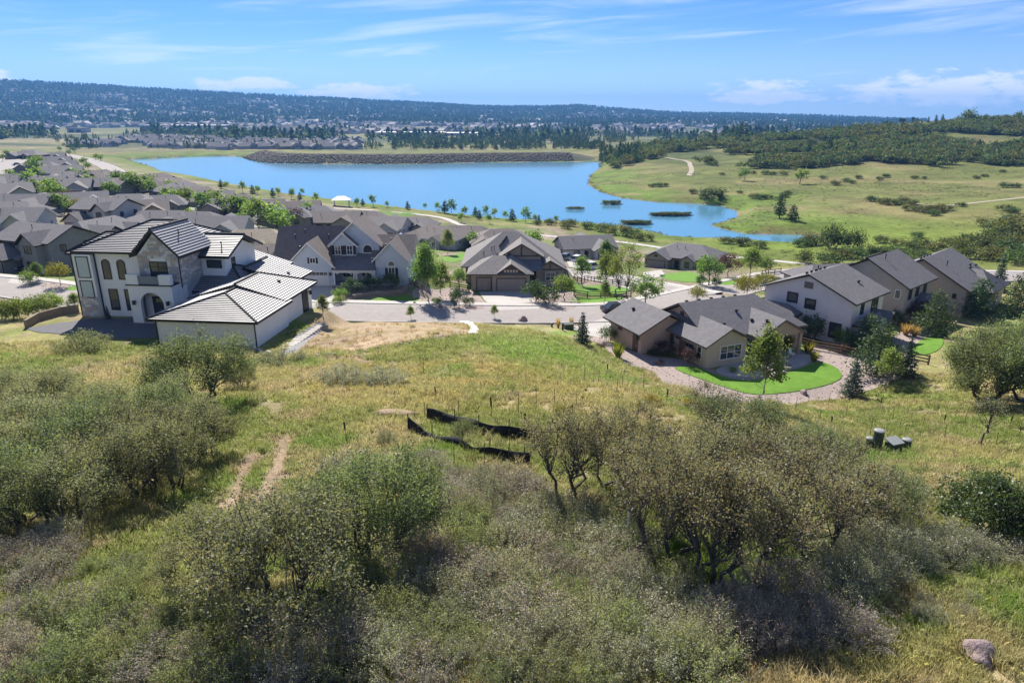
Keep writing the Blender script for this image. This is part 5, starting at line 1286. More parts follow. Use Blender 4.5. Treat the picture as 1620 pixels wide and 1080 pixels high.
def make_wild():
    T = make_templates(); rng = random.Random(3); cnt = {}
    def put(kind, name, px, py, w, h, label, cat, group=None):
        x, y, z = G(px, py); t = T[kind]; k = cnt.get(kind, 0); cnt[kind] = k + 1
        return spawn(t[k % len(t)], name, (x, y, z), w * rng.uniform(.94, 1.06), h * rng.uniform(.94, 1.06), rng.random() * 6.28, label, cat, group)
    # single plants one can name
    S = [('oakd', 'oak_shrub', 322, 640, 6.4, 4.6, 'dark green scrub oak standing alone before the white garage', 'oak'),
         ('oakg', 'oak_shrub', 385, 615, 2.4, 1.7, 'low green side shoot of oak right of the lone scrub oak', 'shrub'),
         ('lowg', 'low_shrub', 130, 556, 5.6, 1.9, 'rounded grey-green bush on the grass below the paved court', 'shrub'),
         ('oak', 'oak_shrub', 455, 988, 5.4, 3.7, 'big leafy scrub oak in the lower left, bare branch on its right', 'oak'),
         ('oak', 'oak_shrub', 372, 935, 3.6, 2.8, 'scrub oak joined to the left flank of the big lower-left oak', 'oak'),
         ('oakd', 'oak_shrub', 596, 890, 4.8, 3.9, 'scrub oak with dark trunks beside the small bare patch', 'oak'),
         ('oakg', 'oak_shrub', 505, 858, 3.0, 2.4, 'bright green oak shrub left of the dark-trunked scrub oak', 'oak'),
         ('oakg', 'oak_shrub', 655, 800, 2.6, 2.0, 'small oak shrub behind the dark-trunked scrub oak', 'oak'),
         ('sage', 'grey_shrub', 560, 762, 3.6, 1.5, 'grey-green shrub uphill of the dark-trunked scrub oak', 'shrub'),
         ('oakg', 'oak_shrub', 1392, 836, 2.7, 2.6, 'dark narrow oak bush at the right end of the oak grove', 'oak'),
         ('oakg', 'oak_shrub', 1287, 742, 3.3, 2.3, 'round oak bush behind the grove, left of the utility boxes', 'oak'),
         ('oakg', 'oak_shrub', 1172, 708, 4.2, 2.9, 'broad oak bush at the back of the grove below the lawn', 'oak'),
         ('oakb', 'oak_shrub', 1120, 690, 3.4, 3.2, 'tawny oak at the back left of the grove', 'oak'),
         ('glossy', 'glossy_shrub', 1567, 846, 3.5, 2.2, 'dark glossy green bush at the right picture edge', 'shrub'),
         ('oakbig', 'oak_tree', 1560, 636, 8.0, 7.2, 'large spreading oak at the right edge beside the far lawn', 'oak'),
         ('oakbig', 'oak_tree', 1632, 640, 8.5, 7.6, 'large oak cut by the right picture edge', 'oak'),
         ('sage', 'grey_shrub', 540, 606, 3.8, 1.3, 'low grey-green bush on the slope, left of a matching one', 'shrub'),
         ('sage', 'grey_shrub', 606, 606, 3.6, 1.2, 'low grey-green bush on the slope, right of a matching one', 'shrub'),
         ('lowg', 'low_shrub', 440, 574, 5.0, 1.1, 'long low green bush at the foot of the garage bank', 'shrub'),
         ('lowg', 'low_shrub', 735, 688, 1.7, .9, 'grassy round bush between the two black silt fences', 'shrub'),
         ('sage', 'grey_shrub', 611, 702, 1.1, .9, 'small grey upright bush left of the lower silt fence', 'shrub'),
         ('yel', 'yellow_bush', 891, 661, 1.1, .75, 'bright yellow flowering bush right of the upper silt fence', 'bush'),
         ('yel', 'yellow_bush', 1032, 640, 1.2, .55, 'yellow flowering bush on the slope left of the gravel edge', 'bush'),
         ('yel', 'yellow_bush', 1088, 641, .9, .45, 'yellow flowering bush just below the gravel border', 'bush'),
         ('yel', 'yellow_bush', 1215, 655, 1.1, .5, 'yellow flowering bush below the young maple', 'bush'),
         ('yel', 'yellow_bush', 1345, 1037, .35, .2, 'small yellow flower patch left of the boulder', 'bush'),
         ('yel', 'yellow_bush', 1570, 957, .4, .2, 'small yellow flower patch above the boulder', 'bush')]
    for k, nm, px, py, w, h, lab, cat in S: put(k, nm, px, py, w, h, lab, cat)
    # thickets: plants that nothing tells apart share the label of their thicket
    L1 = [(18, 650, 4.2, 2.9), (88, 662, 4.4, 3.0), (155, 690, 4.4, 3.2), (232, 712, 4.6, 3.3), (298, 735, 4.4, 3.4), (330, 718, 3.0, 2.6), (58, 728, 4.6, 3.3), (128, 758, 4.6, 3.4), (205, 782, 4.4, 3.3), (268, 775, 4.0, 3.2), (8, 775, 4.2, 3.2), (45, 835, 3.8, 2.9), (112, 822, 3.8, 2.9), (-20, 700, 4.6, 3.2), (-30, 830, 4.2, 3.0), (190, 735, 4.2, 3.2), (262, 690, 4.2, 3.2)]
    ORD = ['leftmost', 'second', 'third', 'fourth', 'fifth', 'sixth', 'seventh', 'eighth', 'ninth', 'tenth', 'eleventh', 'twelfth', 'thirteenth', 'fourteenth', 'fifteenth', 'sixteenth', 'seventeenth', 'eighteenth', 'nineteenth']
    L1.sort()
    for i, (px, py, w, h) in enumerate(L1): put('oak' if i % 4 else 'oakg', 'oak_shrub', px, py, w, h, 'olive grey scrub oak in the thicket at the left edge, %s from the left' % ORD[i], 'oak', 'scrub oaks of the left thicket')
    L2 = [(888, 798, 3.4, 4.3), (912, 792, 3.0, 4.0), (958, 772, 3.2, 3.7), (1002, 755, 3.4, 3.6), (1000, 835, 3.6, 3.6), (1036, 885, 3.6, 4.2), (1070, 895, 3.2, 4.0), (1106, 922, 3.4, 4.3), (1142, 936, 3.4, 4.4), (1182, 932, 3.6, 4.3), (1232, 902, 3.6, 4.0), (1290, 885, 3.6, 3.8), (1338, 858, 3.2, 3.3), (1082, 790, 3.6, 3.6), (1152, 805, 3.8, 3.8), (1240, 800, 3.8, 3.6), (1318, 792, 3.4, 3.2), (1060, 835, 3.4, 3.6), (1200, 855, 3.8, 4.0)]
    L2.sort()
    for i, (px, py, w, h) in enumerate(L2): put('oakb', 'oak_tree', px, py, w, h, 'crooked tawny oak in the central grove, its trunk %s from the left' % ORD[i], 'oak', 'oaks of the central grove')
    def field(kind, nm, poly, n, w, h, label, group, cat='shrub', seed=0, mind=.9):
        rg = random.Random(seed); k = 0; done = []; tries = 0
        xs = [p[0] for p in poly]; ys = [p[1] for p in poly]
        while k < n and tries < n * 40:
            tries += 1; px, py = rg.uniform(min(xs), max(xs)), rg.uniform(min(ys), max(ys))
            if not inside(np.array([px]), np.array([py]), poly)[0]: continue
            x, y, z = G(px, py)
            if any((x - a) ** 2 + (y - b) ** 2 < mind ** 2 for a, b in done): continue
            done.append((x, y)); kk = kind if isinstance(kind, str) else rg.choice(kind); put(kk, nm, px, py, w * rg.uniform(.75, 1.3), h * rg.uniform(.75, 1.25), {'sage': 'silvery grey ', 'lowg': 'greenish ', 'purp': 'purplish '}[kk] + label, cat, group); k += 1
    field(['sage', 'lowg', 'sage', 'lowg', 'purp'], 'low_shrub', [(560, 930), (640, 880), (760, 860), (1000, 880), (1100, 950), (1160, 1010), (1120, 1078), (860, 1092), (540, 1092), (520, 1030)], 64, 2.1, 1.05, 'low shrub in the dense mat at bottom centre', 'shrubs of the bottom centre mat', seed=1, mind=.75)
    field(['purp', 'sage', 'lowg'], 'low_shrub', [(690, 790), (780, 755), (880, 800), (1000, 850), (980, 890), (800, 880), (700, 860)], 22, 2.2, 1.1, 'twiggy shrub left of the grove trunks', 'twiggy shrubs beside the grove', seed=2, mind=.9)
    field(['lowg', 'lowg', 'purp'], 'low_shrub', [(0, 985), (200, 960), (330, 985), (480, 1010), (540, 1060), (520, 1090), (0, 1090)], 26, 1.8, .95, 'low shrub in the bottom left corner', 'shrubs of the bottom left corner', seed=3, mind=.7)
    field(['purp'], 'low_shrub', [(1140, 960), (1230, 950), (1340, 985), (1350, 1015), (1240, 1020), (1150, 1020)], 9, 2.0, 1.15, 'dark twiggy shrub in front of the grove trunks', 'dark shrubs below the grove', seed=4, mind=.8)
    field(['sage'], 'grey_shrub', [(1290, 905), (1330, 865), (1480, 850), (1560, 868), (1590, 890), (1490, 905), (1400, 940), (1310, 945)], 17, 2.2, 1.0, 'shrub in the low belt right of the grove', 'silvery shrubs right of the grove', seed=5, mind=.9)
    field(['purp', 'sage'], 'low_shrub', [(0, 880), (90, 860), (110, 905), (60, 935), (0, 930)], 6, 1.9, .9, 'dull shrub at the lower fringe of the left thicket', 'fringe shrubs of the left thicket', seed=6, mind=.8)
    field(['lowg'], 'low_shrub', [(130, 900), (250, 880), (260, 920), (150, 940)], 4, 1.3, .6, 'small bush in the clearing right of the left thicket', 'small bushes of the lower clearing', seed=7)
    field(['sage', 'purp'], 'low_shrub', [(600, 735), (720, 745), (760, 770), (680, 800), (600, 770)], 8, 2.0, .9, 'shrub downhill of the silt fences', 'grey shrubs downhill of the silt fences', seed=8)
    field(['purp', 'sage'], 'low_shrub', [(1380, 770), (1440, 775), (1460, 800), (1420, 835), (1390, 800)], 5, 1.6, .8, 'dry shrub right of the dark narrow oak bush', 'dry shrubs beside the dark oak bush', seed=9)
    field(['sage', 'lowg'], 'low_shrub', [(1340, 960), (1420, 945), (1540, 935), (1560, 960), (1480, 990), (1360, 985)], 9, .9, .4, 'small tuft of shrub on the open grass at lower right', 'small shrubs on the open grass', seed=10)
    # sapling at right
    x, y, z = G(1555, 708); spawn(T_broad(91, 1.9, 3.4, .45, 1, 26, 26, .10, .2, M_OAK, r=.06, low=.45, tw=4), 'oak_sapling', (x, y, z), 2.2, 3.6, .4, 'slim bare-stemmed sapling in the grass right of the utility boxes', 'sapling')
    # grass
    gm = grass_mat(); rg = np.random.default_rng(8)
    tps_ = [tuft_mesh(1, 26, .20, .07, .20, .011, gm), tuft_mesh(2, 22, .16, .10, .28, .010, gm), tuft_mesh(3, 30, .24, .05, .15, .012, gm), tuft_mesh(4, 14, .10, .25, .52, .008, gm)]
    n = 260000
    az = np.radians(rg.uniform(-43, 43, n)); r = 11 + 70 * rg.random(n) ** 1.15
    x, y = r * np.sin(az), r * np.cos(az)
    ok = wild_mask(x, y) & (fbm(x * .9, y * .9, 44, 3) > .31)
    keep = rg.random(n) < np.clip(1.15 - r / 110, .35, 1)
    x, y = x[ok & keep][:95000], y[ok & keep][:95000]; n = len(x)
    z = H(x, y); c = ground_col(x, y)
    c = c * 1.5 * rg.uniform(.75, 1.3, (n, 1)); dry = rg.random(n) < .25; c[dry] = c[dry] * .5 + np.array([.52, .47, .26]) * .5
    dk = rg.random(n) < .07; c[dk] *= .45
    idx = rg.choice(4, n, p=[.36, .30, .28, .06])
    scatter('wild_grass', np.stack([x, y, z], 1), rg.uniform(.55, 1.25, n) * (1 + np.hypot(x, y) / 180), rg.random(n) * 6.28, idx, tps_, 'dry and green wild grass over the foreground slope', 'grass', col=c)
def wild_mask(x, y):
    m = (y < 78) | ((y < 90) & (x > -24) & (x < 4))
    for (px, py, rz, hw, hd, z, bl) in PADS[:9]:
        c, s = math.cos(rz), math.sin(rz); lx = (x - px) * c + (y - py) * s; ly = -(x - px) * s + (y - py) * c
        m &= ~((np.abs(lx) < hw + .3) & (np.abs(ly) < hd + .3))
    for poly in NOGRASS: m &= ~inside(x, y, poly)
    d, _ = seg_dist(x, y, MAIN); m &= d > 6.2
    for q in DIRT:
        d, _ = seg_dist(x, y, q); m &= d > .35
    b = inside(x, y, BARE); m &= ~b | (fbm(x * 1.7, y * 1.7, 5, 2) > .70)
    return m
NOGRASS = []
# ------------------------------------------------------------------ yards: paving, lawns, gravel, fences, trees
M_LAWN = mat('mown_lawn', (.095, .215, .016), (.145, .275, .03), .8, .95, bump=.5, bscale=30)
M_GRAV = mat('pink_gravel', (.44, .36, .32), (.25, .20, .18), 5, .95, bump=.8, bscale=14)
M_COURT = mat('dark_court_paving', (.13, .13, .14), (.10, .10, .11), 2, .85)
M_DRIVE = mat('driveway_concrete', (.46, .43, .40), (.40, .375, .35), 1, .85)
M_WOOD = mat('fence_wood', (.085, .058, .042), (.13, .09, .066), 6, .85, stretch=(1, 1, .2))
M_WOODR = mat('reddish_fence_wood', (.20, .115, .08), (.15, .09, .065), 6, .85)
M_ROCK = mat('pink_boulder', (.33, .25, .24), (.22, .17, .165), 4, .95, bump=.8, bscale=12)
M_ROCKW = mat('pale_rock', (.52, .47, .43), (.38, .34, .31), 4, .95, bump=.6)
GRAVEL = []
def sheet(name, pts, m, lift=.05, inner=.9, label=None, cat=None, kind='structure', z=None):
    w = [P(a, b, z) for a, b in pts] if z is not None else [G(a, b)[:2] for a, b in pts]
    if name in ('lawn', 'gravel_bed', 'rock_bed', 'patio'):   # soft curved outline
        k = len(w); q = [np.array(p) for p in w]; out = []
        for i in range(k):
            p0, p1, p2, p3 = q[i - 1], q[i], q[(i + 1) % k], q[(i + 2) % k]
            for j in range(4): t = j / 4; out.append(tuple(.5 * (2 * p1 + (p2 - p0) * t + (2 * p0 - 5 * p1 + 4 * p2 - p3) * t * t + (3 * p1 - p0 - 3 * p2 + p3) * t ** 3)))
        w = out
        if name != 'lawn': GRAVEL.append(w)
    o = fill_poly(w, H, name, m, inner=inner, lift=lift, skirt=.3); NOGRASS.append(w)
    return tag(o, kind=kind)
def rock_mesh(seed, flat=.75):
    rng = np.random.default_rng(seed); bm = bmesh.new(); bmesh.ops.create_icosphere(bm, subdivisions=3, radius=.5)
    ph = rng.normal(size=(5, 3)) * 3.2
    for v in bm.verts:
        d = v.co.normalized(); k = 1 + sum(.13 * math.sin(d.dot(Vector(p)) + i) for i, p in enumerate(ph)); c = rng.uniform(.965, 1.035); v.co = d * .5 * k * c; v.co.z *= flat
    me = bpy.data.meshes.new('rock'); bm.to_mesh(me); bm.free(); me.materials.append(M_ROCK); me.polygons.foreach_set('use_smooth', [True] * len(me.polygons)); return me
def rock(me, name, loc, w, rz, label, cat, group=None, m=None):
    o = bpy.data.objects.new(name, me if m is None else me); COL.objects.link(o); o.location = loc; o.scale = (w, w * .85, w); o.rotation_euler = (0, 0, rz); tag(o, label, cat, group); return o
def fence(name, pts, label, m=None, rails=3, step=2.3, h=1.15, group=None):
    """post and rail: every post and rail a part"""
    w = smooth_poly(pts, step); root = empty(name, w[0], 0, label, 'fence', group); b0 = Vector(w[0]); m = m or M_WOOD
    for k, p in enumerate(w):
        q = Vector(p) - b0; b = MB(); b.box(q.x - .075, q.x + .075, q.y - .075, q.y + .075, q.z - .4, q.z + h); b.build('post', m, root)
        if k:
            o = Vector(w[k - 1]) - b0; d = (q - o); n = Vector((-d.y, d.x, 0)).normalized()
            for r in range(rails):
                z = h * (.25 + .62 * r / max(1, rails - 1)); b = MB(); b.obox((o + q) / 2 + Vector((0, 0, z)) + n * .02, d / 2, n * .035, Vector((0, 0, .065))); b.build('rail', m, root)
    return root
def smooth_poly(pts, step):
    w = [G(a, b)[:2] for a, b in pts]; out = []
    for k in range(len(w) - 1):
        a, b = np.array(w[k]), np.array(w[k + 1]); n = max(1, round(np.linalg.norm(b - a) / step))
        for j in range(n): out.append(a + (b - a) * j / n)
    out.append(np.array(w[-1])); x = np.array(out)
    z = H(x[:, 0], x[:, 1]); return [(p[0], p[1], q) for p, q in zip(x, z)]
def car_mesh_parts(kind, paint):
    """car along +x; returns [(name, mesh)]"""
    suv = kind == 'suv'; L_, W_, hb, ht = 4.6, 1.85, (.95 if suv else .85), (1.72 if suv else 1.42)
    prof = [(-2.3, .35), (-2.3, hb * .85), (-2.2, hb), (-.5 if not suv else -2.15, hb), (1.0, hb), (2.1, hb * .86), (2.3, hb * .6), (2.3, .35)]
    b = MB(); b.prism([(x, 0, z) for x, z in prof], (0, -W_ / 2, 0), (0, W_ / 2, 0)); body = b
    cab = [(-2.1 if suv else -1.7, hb), (-1.85 if suv else -1.1, ht), (.3, ht), (1.15, hb)]
    c = MB(); n = len(cab); i = [(x, -W_ / 2 + .06, z) if z == hb else (x, -W_ / 2 + .22, z) for x, z in cab]; j = [(x, -y, z) for x, y, z in i]
    c.solid(i + j, [(0, 1, 2, 3)[::-1], (4, 5, 6, 7), (0, 1, 5, 4), (1, 2, 6, 5), (2, 3, 7, 6)])
    r = MB(); x0, x1 = cab[1][0], cab[2][0]; r.box(x0 - .03, x1 + .05, -W_ / 2 + .2, W_ / 2 - .2, ht - .02, ht + .05)
    out = [('body', body.build('body', paint, link=False).data), ('windows', c.build('windows', M_GLASS, link=False).data), ('car_roof', r.build('car_roof', paint, link=False).data)]
    for x in (-1.45, 1.45):
        for y in (-W_ / 2 + .02, W_ / 2 - .02):
            w = MB(); w.tube([(x, y - .11, .34), (x, y + .11, .34)], .34, 12); out.append(('wheel', w.build('wheel', M_BLACK, link=False).data))
    for y in (-.65, .65):
        w = MB(); w.box(2.24, 2.32, y - .18, y + .18, .58, .72); out.append(('headlight', w.build('headlight', M_TRIMW, link=False).data))
        w = MB(); w.box(-2.32, -2.24, y - .15, y + .15, .62, .78); out.append(('tail_light', w.build('tail_light', mat('red_lamp', (.35, .02, .02), (.3, .02, .02), 2, .3), link=False).data))
    return out
def car(px, py, rz, kind, paint, label, cat='car', name='parked_car'):
    x, y, z = G(px, py); o = empty(name, (x, y, z + .1), R(rz), label, cat)
    for n, me in car_mesh_parts(kind, paint): c = bpy.data.objects.new(n, me); COL.objects.link(c); c.parent = o
def paint(name, c): return mat(name, c, tuple(v * .95 for v in c), 1, .25, spec=.6)

def make_yards():
    # paved court, driveways, paths
    sheet('court', [(38, 520), (95, 511), (150, 504), (262, 502), (266, 533), (200, 536), (120, 530), (60, 526)], M_COURT, z=19)
    sheet('driveway', [(488, 452), (525, 452), (531, 476), (500, 489), (478, 486), (470, 470)], M_DRIVE)
    sheet('driveway', [(758, 461.5), (838, 460.5), (852, 485), (853, 489), (790, 491), (770, 478)], M_DRIVE)
    sheet('driveway', [(902, 519), (958, 503), (972, 520), (958, 536), (930, 531)], M_DRIVE)
    sheet('driveway', [(1018, 431), (1046, 427), (1052, 433), (1030, 442), (1015, 440)], M_DRIVE)
    sheet('driveway', [(893, 404), (925, 404), (948, 420), (935, 430), (900, 422)], M_DRIVE)
    sheet('driveway', [(20, 438), (50, 430), (58, 440), (30, 453), (8, 452)], M_DRIVE)
    sheet('patio', [(1132, 588), (1160, 574), (1205, 562), (1262, 556), (1292, 566), (1262, 582), (1215, 594), (1170, 597)], M_DRIVE, lift=.10)
    sheet('gravel_walk', [(438, 560), (468, 530), (500, 512), (516, 512), (488, 540), (462, 562)], mat('grey_gravel', (.30, .29, .29), (.24, .235, .235), 9, .95, bump=.6), lift=.03)
    # lawns and gravel beds
    sheet('gravel_bed', [(925, 535), (950, 545), (985, 573), (1045, 600), (1110, 630), (1180, 640), (1260, 640), (1330, 630), (1392, 612), (1440, 588), (1440, 560), (1380, 560), (1330, 560), (1290, 545), (1262, 560), (1200, 575), (1130, 585), (1080, 570), (1020, 560), (968, 545), (962, 530)], M_GRAV, lift=.04)
    sheet('lawn', [(1068, 584), (1100, 581), (1130, 592), (1175, 602), (1225, 596), (1275, 580), (1297, 573), (1322, 582), (1332, 595), (1320, 605), (1290, 614), (1240, 622), (1190, 624), (1140, 611)], M_LAWN, lift=.09)
    sheet('lawn', [(558, 477), (590, 472), (650, 468), (670, 479), (620, 481), (572, 480.5)], M_LAWN)
    sheet('lawn', [(912, 447), (990, 455), (988, 464), (910, 460)], M_LAWN); sheet('lawn', [(905, 472), (985, 469), (972, 477), (945, 481), (914, 481)], M_LAWN)
    sheet('lawn', [(1046, 434), (1092, 430), (1114, 440), (1108, 446), (1060, 443)], M_LAWN); sheet('lawn', [(1135, 442), (1170, 440), (1165, 450), (1140, 450)], M_LAWN)
    sheet('lawn', [(1440, 556), (1455, 540), (1480, 534), (1492, 542), (1480, 556), (1450, 562)], M_LAWN, lift=.07)
    sheet('lawn', [(700, 408), (735, 400), (742, 408), (712, 415)], M_LAWN); sheet('lawn', [(104, 455), (124, 452), (125, 458), (108, 460)], M_LAWN)
    sheet('lawn', [(380, 392), (410, 386), (420, 392), (395, 398)], M_LAWN); sheet('lawn', [(590, 334), (660, 336), (650, 343), (600, 340)], mat('park_grass', (.10, .19, .03), (.14, .22, .045), .3, .95), inner=3)
    sheet('rock_bed', [(652, 466), (672, 456), (712, 455), (752, 464), (764, 488), (700, 489.5), (676, 485)], M_GRAV); sheet('rock_bed', [(845, 470), (905, 462), (910, 486), (858, 487)], M_GRAV)
    sheet('gravel_bed', [(1405, 545), (1440, 520), (1470, 525), (1462, 540), (1432, 560), (1408, 558)], M_GRAV); sheet('gravel_bed', [(60, 452), (100, 445), (112, 452), (100, 458), (70, 458)], M_GRAV)
    # concrete chute on the bare lot
    x, y, z = G(742, 519); w = [G(a, b) for a, b in ((727, 508), (742, 508), (757, 521), (755, 529), (741, 528), (744, 519))]
    fill_poly([p[:2] for p in w], H, 'concrete_chute', mat('bare_concrete', (.70, .67, .64), (.6, .58, .55), 1, .85), inner=.8, lift=.08, skirt=.4); NOGRASS.append([p[:2] for p in w]); tag(bpy.data.objects['concrete_chute'], 'white concrete drainage apron at the end of the bare lot', 'chute')
    # stepping stones
    a, b = np.array(G(452, 551)[:2]), np.array(G(506, 513)[:2])
    root = empty('stepping_stone_path', (a[0], a[1], z_at(*a)), 0, 'row of pale stepping stones beside the garage wall', 'path')
    for k in range(13):
        p = a + (b - a) * k / 12; q = MB(); zz = z_at(*p) - root.location.z; d = (b - a) / np.linalg.norm(b - a); n = Vector((d[1], -d[0], 0))
        q.obox((p[0] - a[0], p[1] - a[1], zz + .05), n * .62, Vector((d[0], d[1], 0)) * .27, Vector((0, 0, .05))); q.build('stepping_stone', M_CONC, root)
    rocks = [rock_mesh(k) for k in range(5)]; rg = random.Random(6)
    # edging blocks and stones
    l = smooth_poly([(300, 541), (340, 546), (372, 549), (410, 556), (432, 563)], .62); root = empty('edging', l[0], 0, 'row of low stone edging blocks on the bank below the garage', 'edging')
    for k in range(len(l) - 1):
        p = Vector(l[k]) - Vector(l[0]); d = (Vector(l[k + 1]) - Vector(l[k])).normalized(); n = Vector((-d.y, d.x, 0)); b = MB(); b.obox(p + Vector((0, 0, .1)), d * .27, n * .16, Vector((0, 0, .2 + rg.uniform(-.02, .03)))); b.build('block', M_ROCKW, root)
    l = smooth_poly([(478, 566), (540, 561), (600, 551), (660, 541), (742, 530)], .75); root = empty('stone_edging', l[0], 0, 'curving row of loose pale stones along the bare lot', 'edging')
    for k, p in enumerate(l):
        o = bpy.data.objects.new('stone', rocks[k % 5]); COL.objects.link(o); o.parent = root; o.location = Vector(p) - Vector(l[0]) + Vector((rg.uniform(-.1, .1), rg.uniform(-.1, .1), .03)); s = rg.uniform(.3, .62); o.scale = (s, s, s * .7); o.rotation_euler = (0, 0, rg.random() * 6)
    # retaining walls
    def rwall(pts, rows, label, m, bl=.9, h=.28):
        l = smooth_poly(pts, bl); root = empty('retaining_wall', l[0], 0, label, 'wall')
        for k in range(len(l) - 1):
            for r in range(rows):
                f = .5 * (r % 2) * 0; p = (Vector(l[k]) + Vector(l[k + 1])) / 2 - Vector(l[0]); d = Vector(l[k + 1]) - Vector(l[k]); n = Vector((-d.y, d.x, 0)).normalized()
                b = MB(); b.obox(p + Vector((0, 0, h * (r - .1))), d * .49, n * .17, Vector((0, 0, h * .48))); b.build('block', m, root)
    rwall([(558, 473), (590, 468), (640, 464), (646, 455)], 3, 'curved block retaining wall before the blue-grey house', mat('wall_block', (.26, .22, .20), (.2, .17, .155), 3, .9))
    rwall([(42, 519), (62, 507), (98, 497), (126, 494)], 4, 'stepped timber-coloured retaining wall left of the white house', mat('timber_block', (.30, .235, .17), (.24, .19, .14), 3, .9))
    # fences
    fence('rail_fence', [(908, 441), (940, 446), (1000, 456)], 'dark rail fence behind the corner lawn, further of two'); fence('rail_fence', [(908, 468), (950, 471), (998, 470)], 'dark rail fence before the corner lawn, nearer of two')
    fence('rail_fence', [(1250, 541), (1285, 552), (1330, 560), (1352, 565)], 'reddish rail fence between the tan patio and the pale house', M_WOODR); fence('rail_fence', [(1405, 509), (1432, 517)], 'short reddish rail fence by the straw grass clumps', M_WOODR)
    fence('rail_fence', [(1460, 521), (1510, 520)], 'short rail fence behind the pine in front of the right houses', M_WOODR); fence('rail_fence', [(1436, 570), (1468, 577)], 'weathered rail fence left of the large right oak', M_WOOD)
    fence('rail_fence', [(645, 450), (668, 460)], 'short rail fence right of the blue-grey house', M_WOOD); fence('rail_fence', [(712, 456), (742, 462)], 'short rail fence left of the brown house', M_WOOD)
    fence('rail_fence', [(1588, 464), (1640, 464)], 'low dark fence by the road at the right edge', M_WOOD); fence('rail_fence', [(1205, 436), (1235, 432)], 'dark fence beside the driveway of the corner ranch', M_WOOD)
    # cars
    car(938, 426, 25, 'suv', paint('silver_paint', (.62, .63, .65)), 'silver utility vehicle parked at the kerb by the lake house'); car(896, 411, 60, 'suv', paint('grey_paint', (.16, .17, .19)), 'dark grey vehicle before the lake house garage'); car(880, 406, 60, 'car', paint('steel_paint', (.34, .36, .38)), 'light grey car at the left of the lake house drive')
    car(914, 414, 60, 'suv', paint('white_paint', (.75, .75, .75)), 'white vehicle at the right of the lake house drive'); car(975, 494, 15, 'car', paint('midnight_paint', (.025, .03, .05)), 'dark blue car half hidden behind the tan garage roof'); car(40, 427, -70, 'suv', paint('black_paint_car', (.02, .02, .022)), 'black pickup-sized vehicle in the driveway at the left edge')
    car(28, 262, 40, 'car', paint('steel_paint', (.34, .36, .38)), 'grey car in the middle of the far parking court'); car(45, 269, 60, 'suv', paint('midnight_paint', (.025, .03, .05)), 'dark car at the right of the far parking court')
    # utility boxes on the slope
    M_UT = mat('utility_green', (.045, .060, .050), (.06, .075, .062), 3, .6); M_UTL = mat('utility_lid', (.30, .31, .31), (.25, .26, .26), 3, .6)
    for px, py, r, h, lab in ((1374, 708, .22, .65, 'low dark utility stub, leftmost of the boxes in the grass'), (1386, 711, .30, 1.3, 'tall dark round utility pedestal in the grass'), (1432, 712, .27, .75, 'short round utility pedestal at the right of the pale-topped box')):
        x, y, z = G(px, py); o = empty('utility_pedestal', (x, y, z), 0, lab, 'pedestal'); b = MB(); b.lathe((0, 0, -.1), [(r, 0), (r, h), (r * 1.05, h), (r * 1.05, h + .06)], 14); b.build('body', M_UT, o); b = MB(); b.lathe((0, 0, h - .04), [(r * 1.08, 0), (r * 1.08, .08), (r * .7, .13), (.02, .14)], 14); b.build('lid', M_UTL, o)
    x, y, z = G(1412, 713); o = empty('utility_box', (x, y, z), R(20), 'low dark utility box with slanting pale grey lid in the grass', 'utility box'); b = MB(); b.box(-.42, .42, -.3, .3, -.1, .6); b.build('body', M_UT, o); b = MB(); b.prism([(0, -.36, .6), (0, .36, .78), (0, .36, .84), (0, -.36, .66)], (-.48, 0, 0), (.48, 0, 0)); b.build('lid', M_UTL, o)
    # kerbside utilities by the tan drive
    x, y, z = G(899, 521); o = empty('transformer_box', (x, y, z), R(10), 'dark green transformer box beside the tan drive', 'utility box'); b = MB(); b.box(-.6, .6, -.5, .5, -.1, .75); b.build('body', M_UT, o); b = MB(); b.box(-.64, .64, -.54, .54, .752, .83); b.build('lid', M_UT, o)
    for px, py, h, lab in ((890, 522, .95, 'dark utility post left of the transformer box'), (873, 517, .55, 'small dark utility stub by the street kerb')):
        x, y, z = G(px, py); b = MB(); b.lathe((0, 0, -.1), [(.13, 0), (.13, h), (.16, h), (.16, h + .08), (.05, h + .12)], 10); o = b.build('utility_post', M_UT); o.location = (x, y, z); tag(o, lab, 'post')
    # street sign, pavilion, boulder, post
    x, y, z = G(1046, 463); o = empty('street_sign', (x, y, z), 0, 'slim grey street sign post at the corner', 'sign'); b = MB(); b.tube([(0, 0, -.2), (0, 0, 3.4)], .05, 8); b.build('pole', M_UTL, o); b = MB(); b.box(-.4, .4, -.02, .02, 3.0, 3.35); b.build('plate', mat('sign_green', (.10, .22, .17), (.09, .2, .15), 2, .5), o)
    x, y, z = G(541, 326); o = empty('pavilion', (x, y, z), R(10), 'small pale-roofed shelter on the lake shore', 'pavilion')
    for i in (-3, 3):
        for j in (-2, 2): b = MB(); b.box(i - .15, i + .15, j - .15, j + .15, -.5, 2.7); b.build('post', M_TRIMW, o)
    mesh_obj('roof', [(-4, -3, 2.7), (4, -3, 2.7), (4, 3, 2.7), (-4, 3, 2.7), (-1.5, 0, 4.2), (1.5, 0, 4.2)], [(0, 1, 5, 4), (1, 2, 5), (2, 3, 4, 5), (3, 0, 4), (3, 2, 1, 0)], mat('pale_metal_roof', (.60, .58, .54), (.5, .48, .45), 2, .5), o)
    x, y, z = G(1547, 1040); rock(rocks[0], 'boulder', (x, y, z + .03), .82, .7, 'pinkish grey boulder lying alone in the grass at lower right', 'boulder')
    x, y, z = G(826, 507); rock(rocks[1], 'boulder', (x, y, z + .1), 1.3, .2, 'dark boulder at the street edge below the brown house drive', 'boulder')
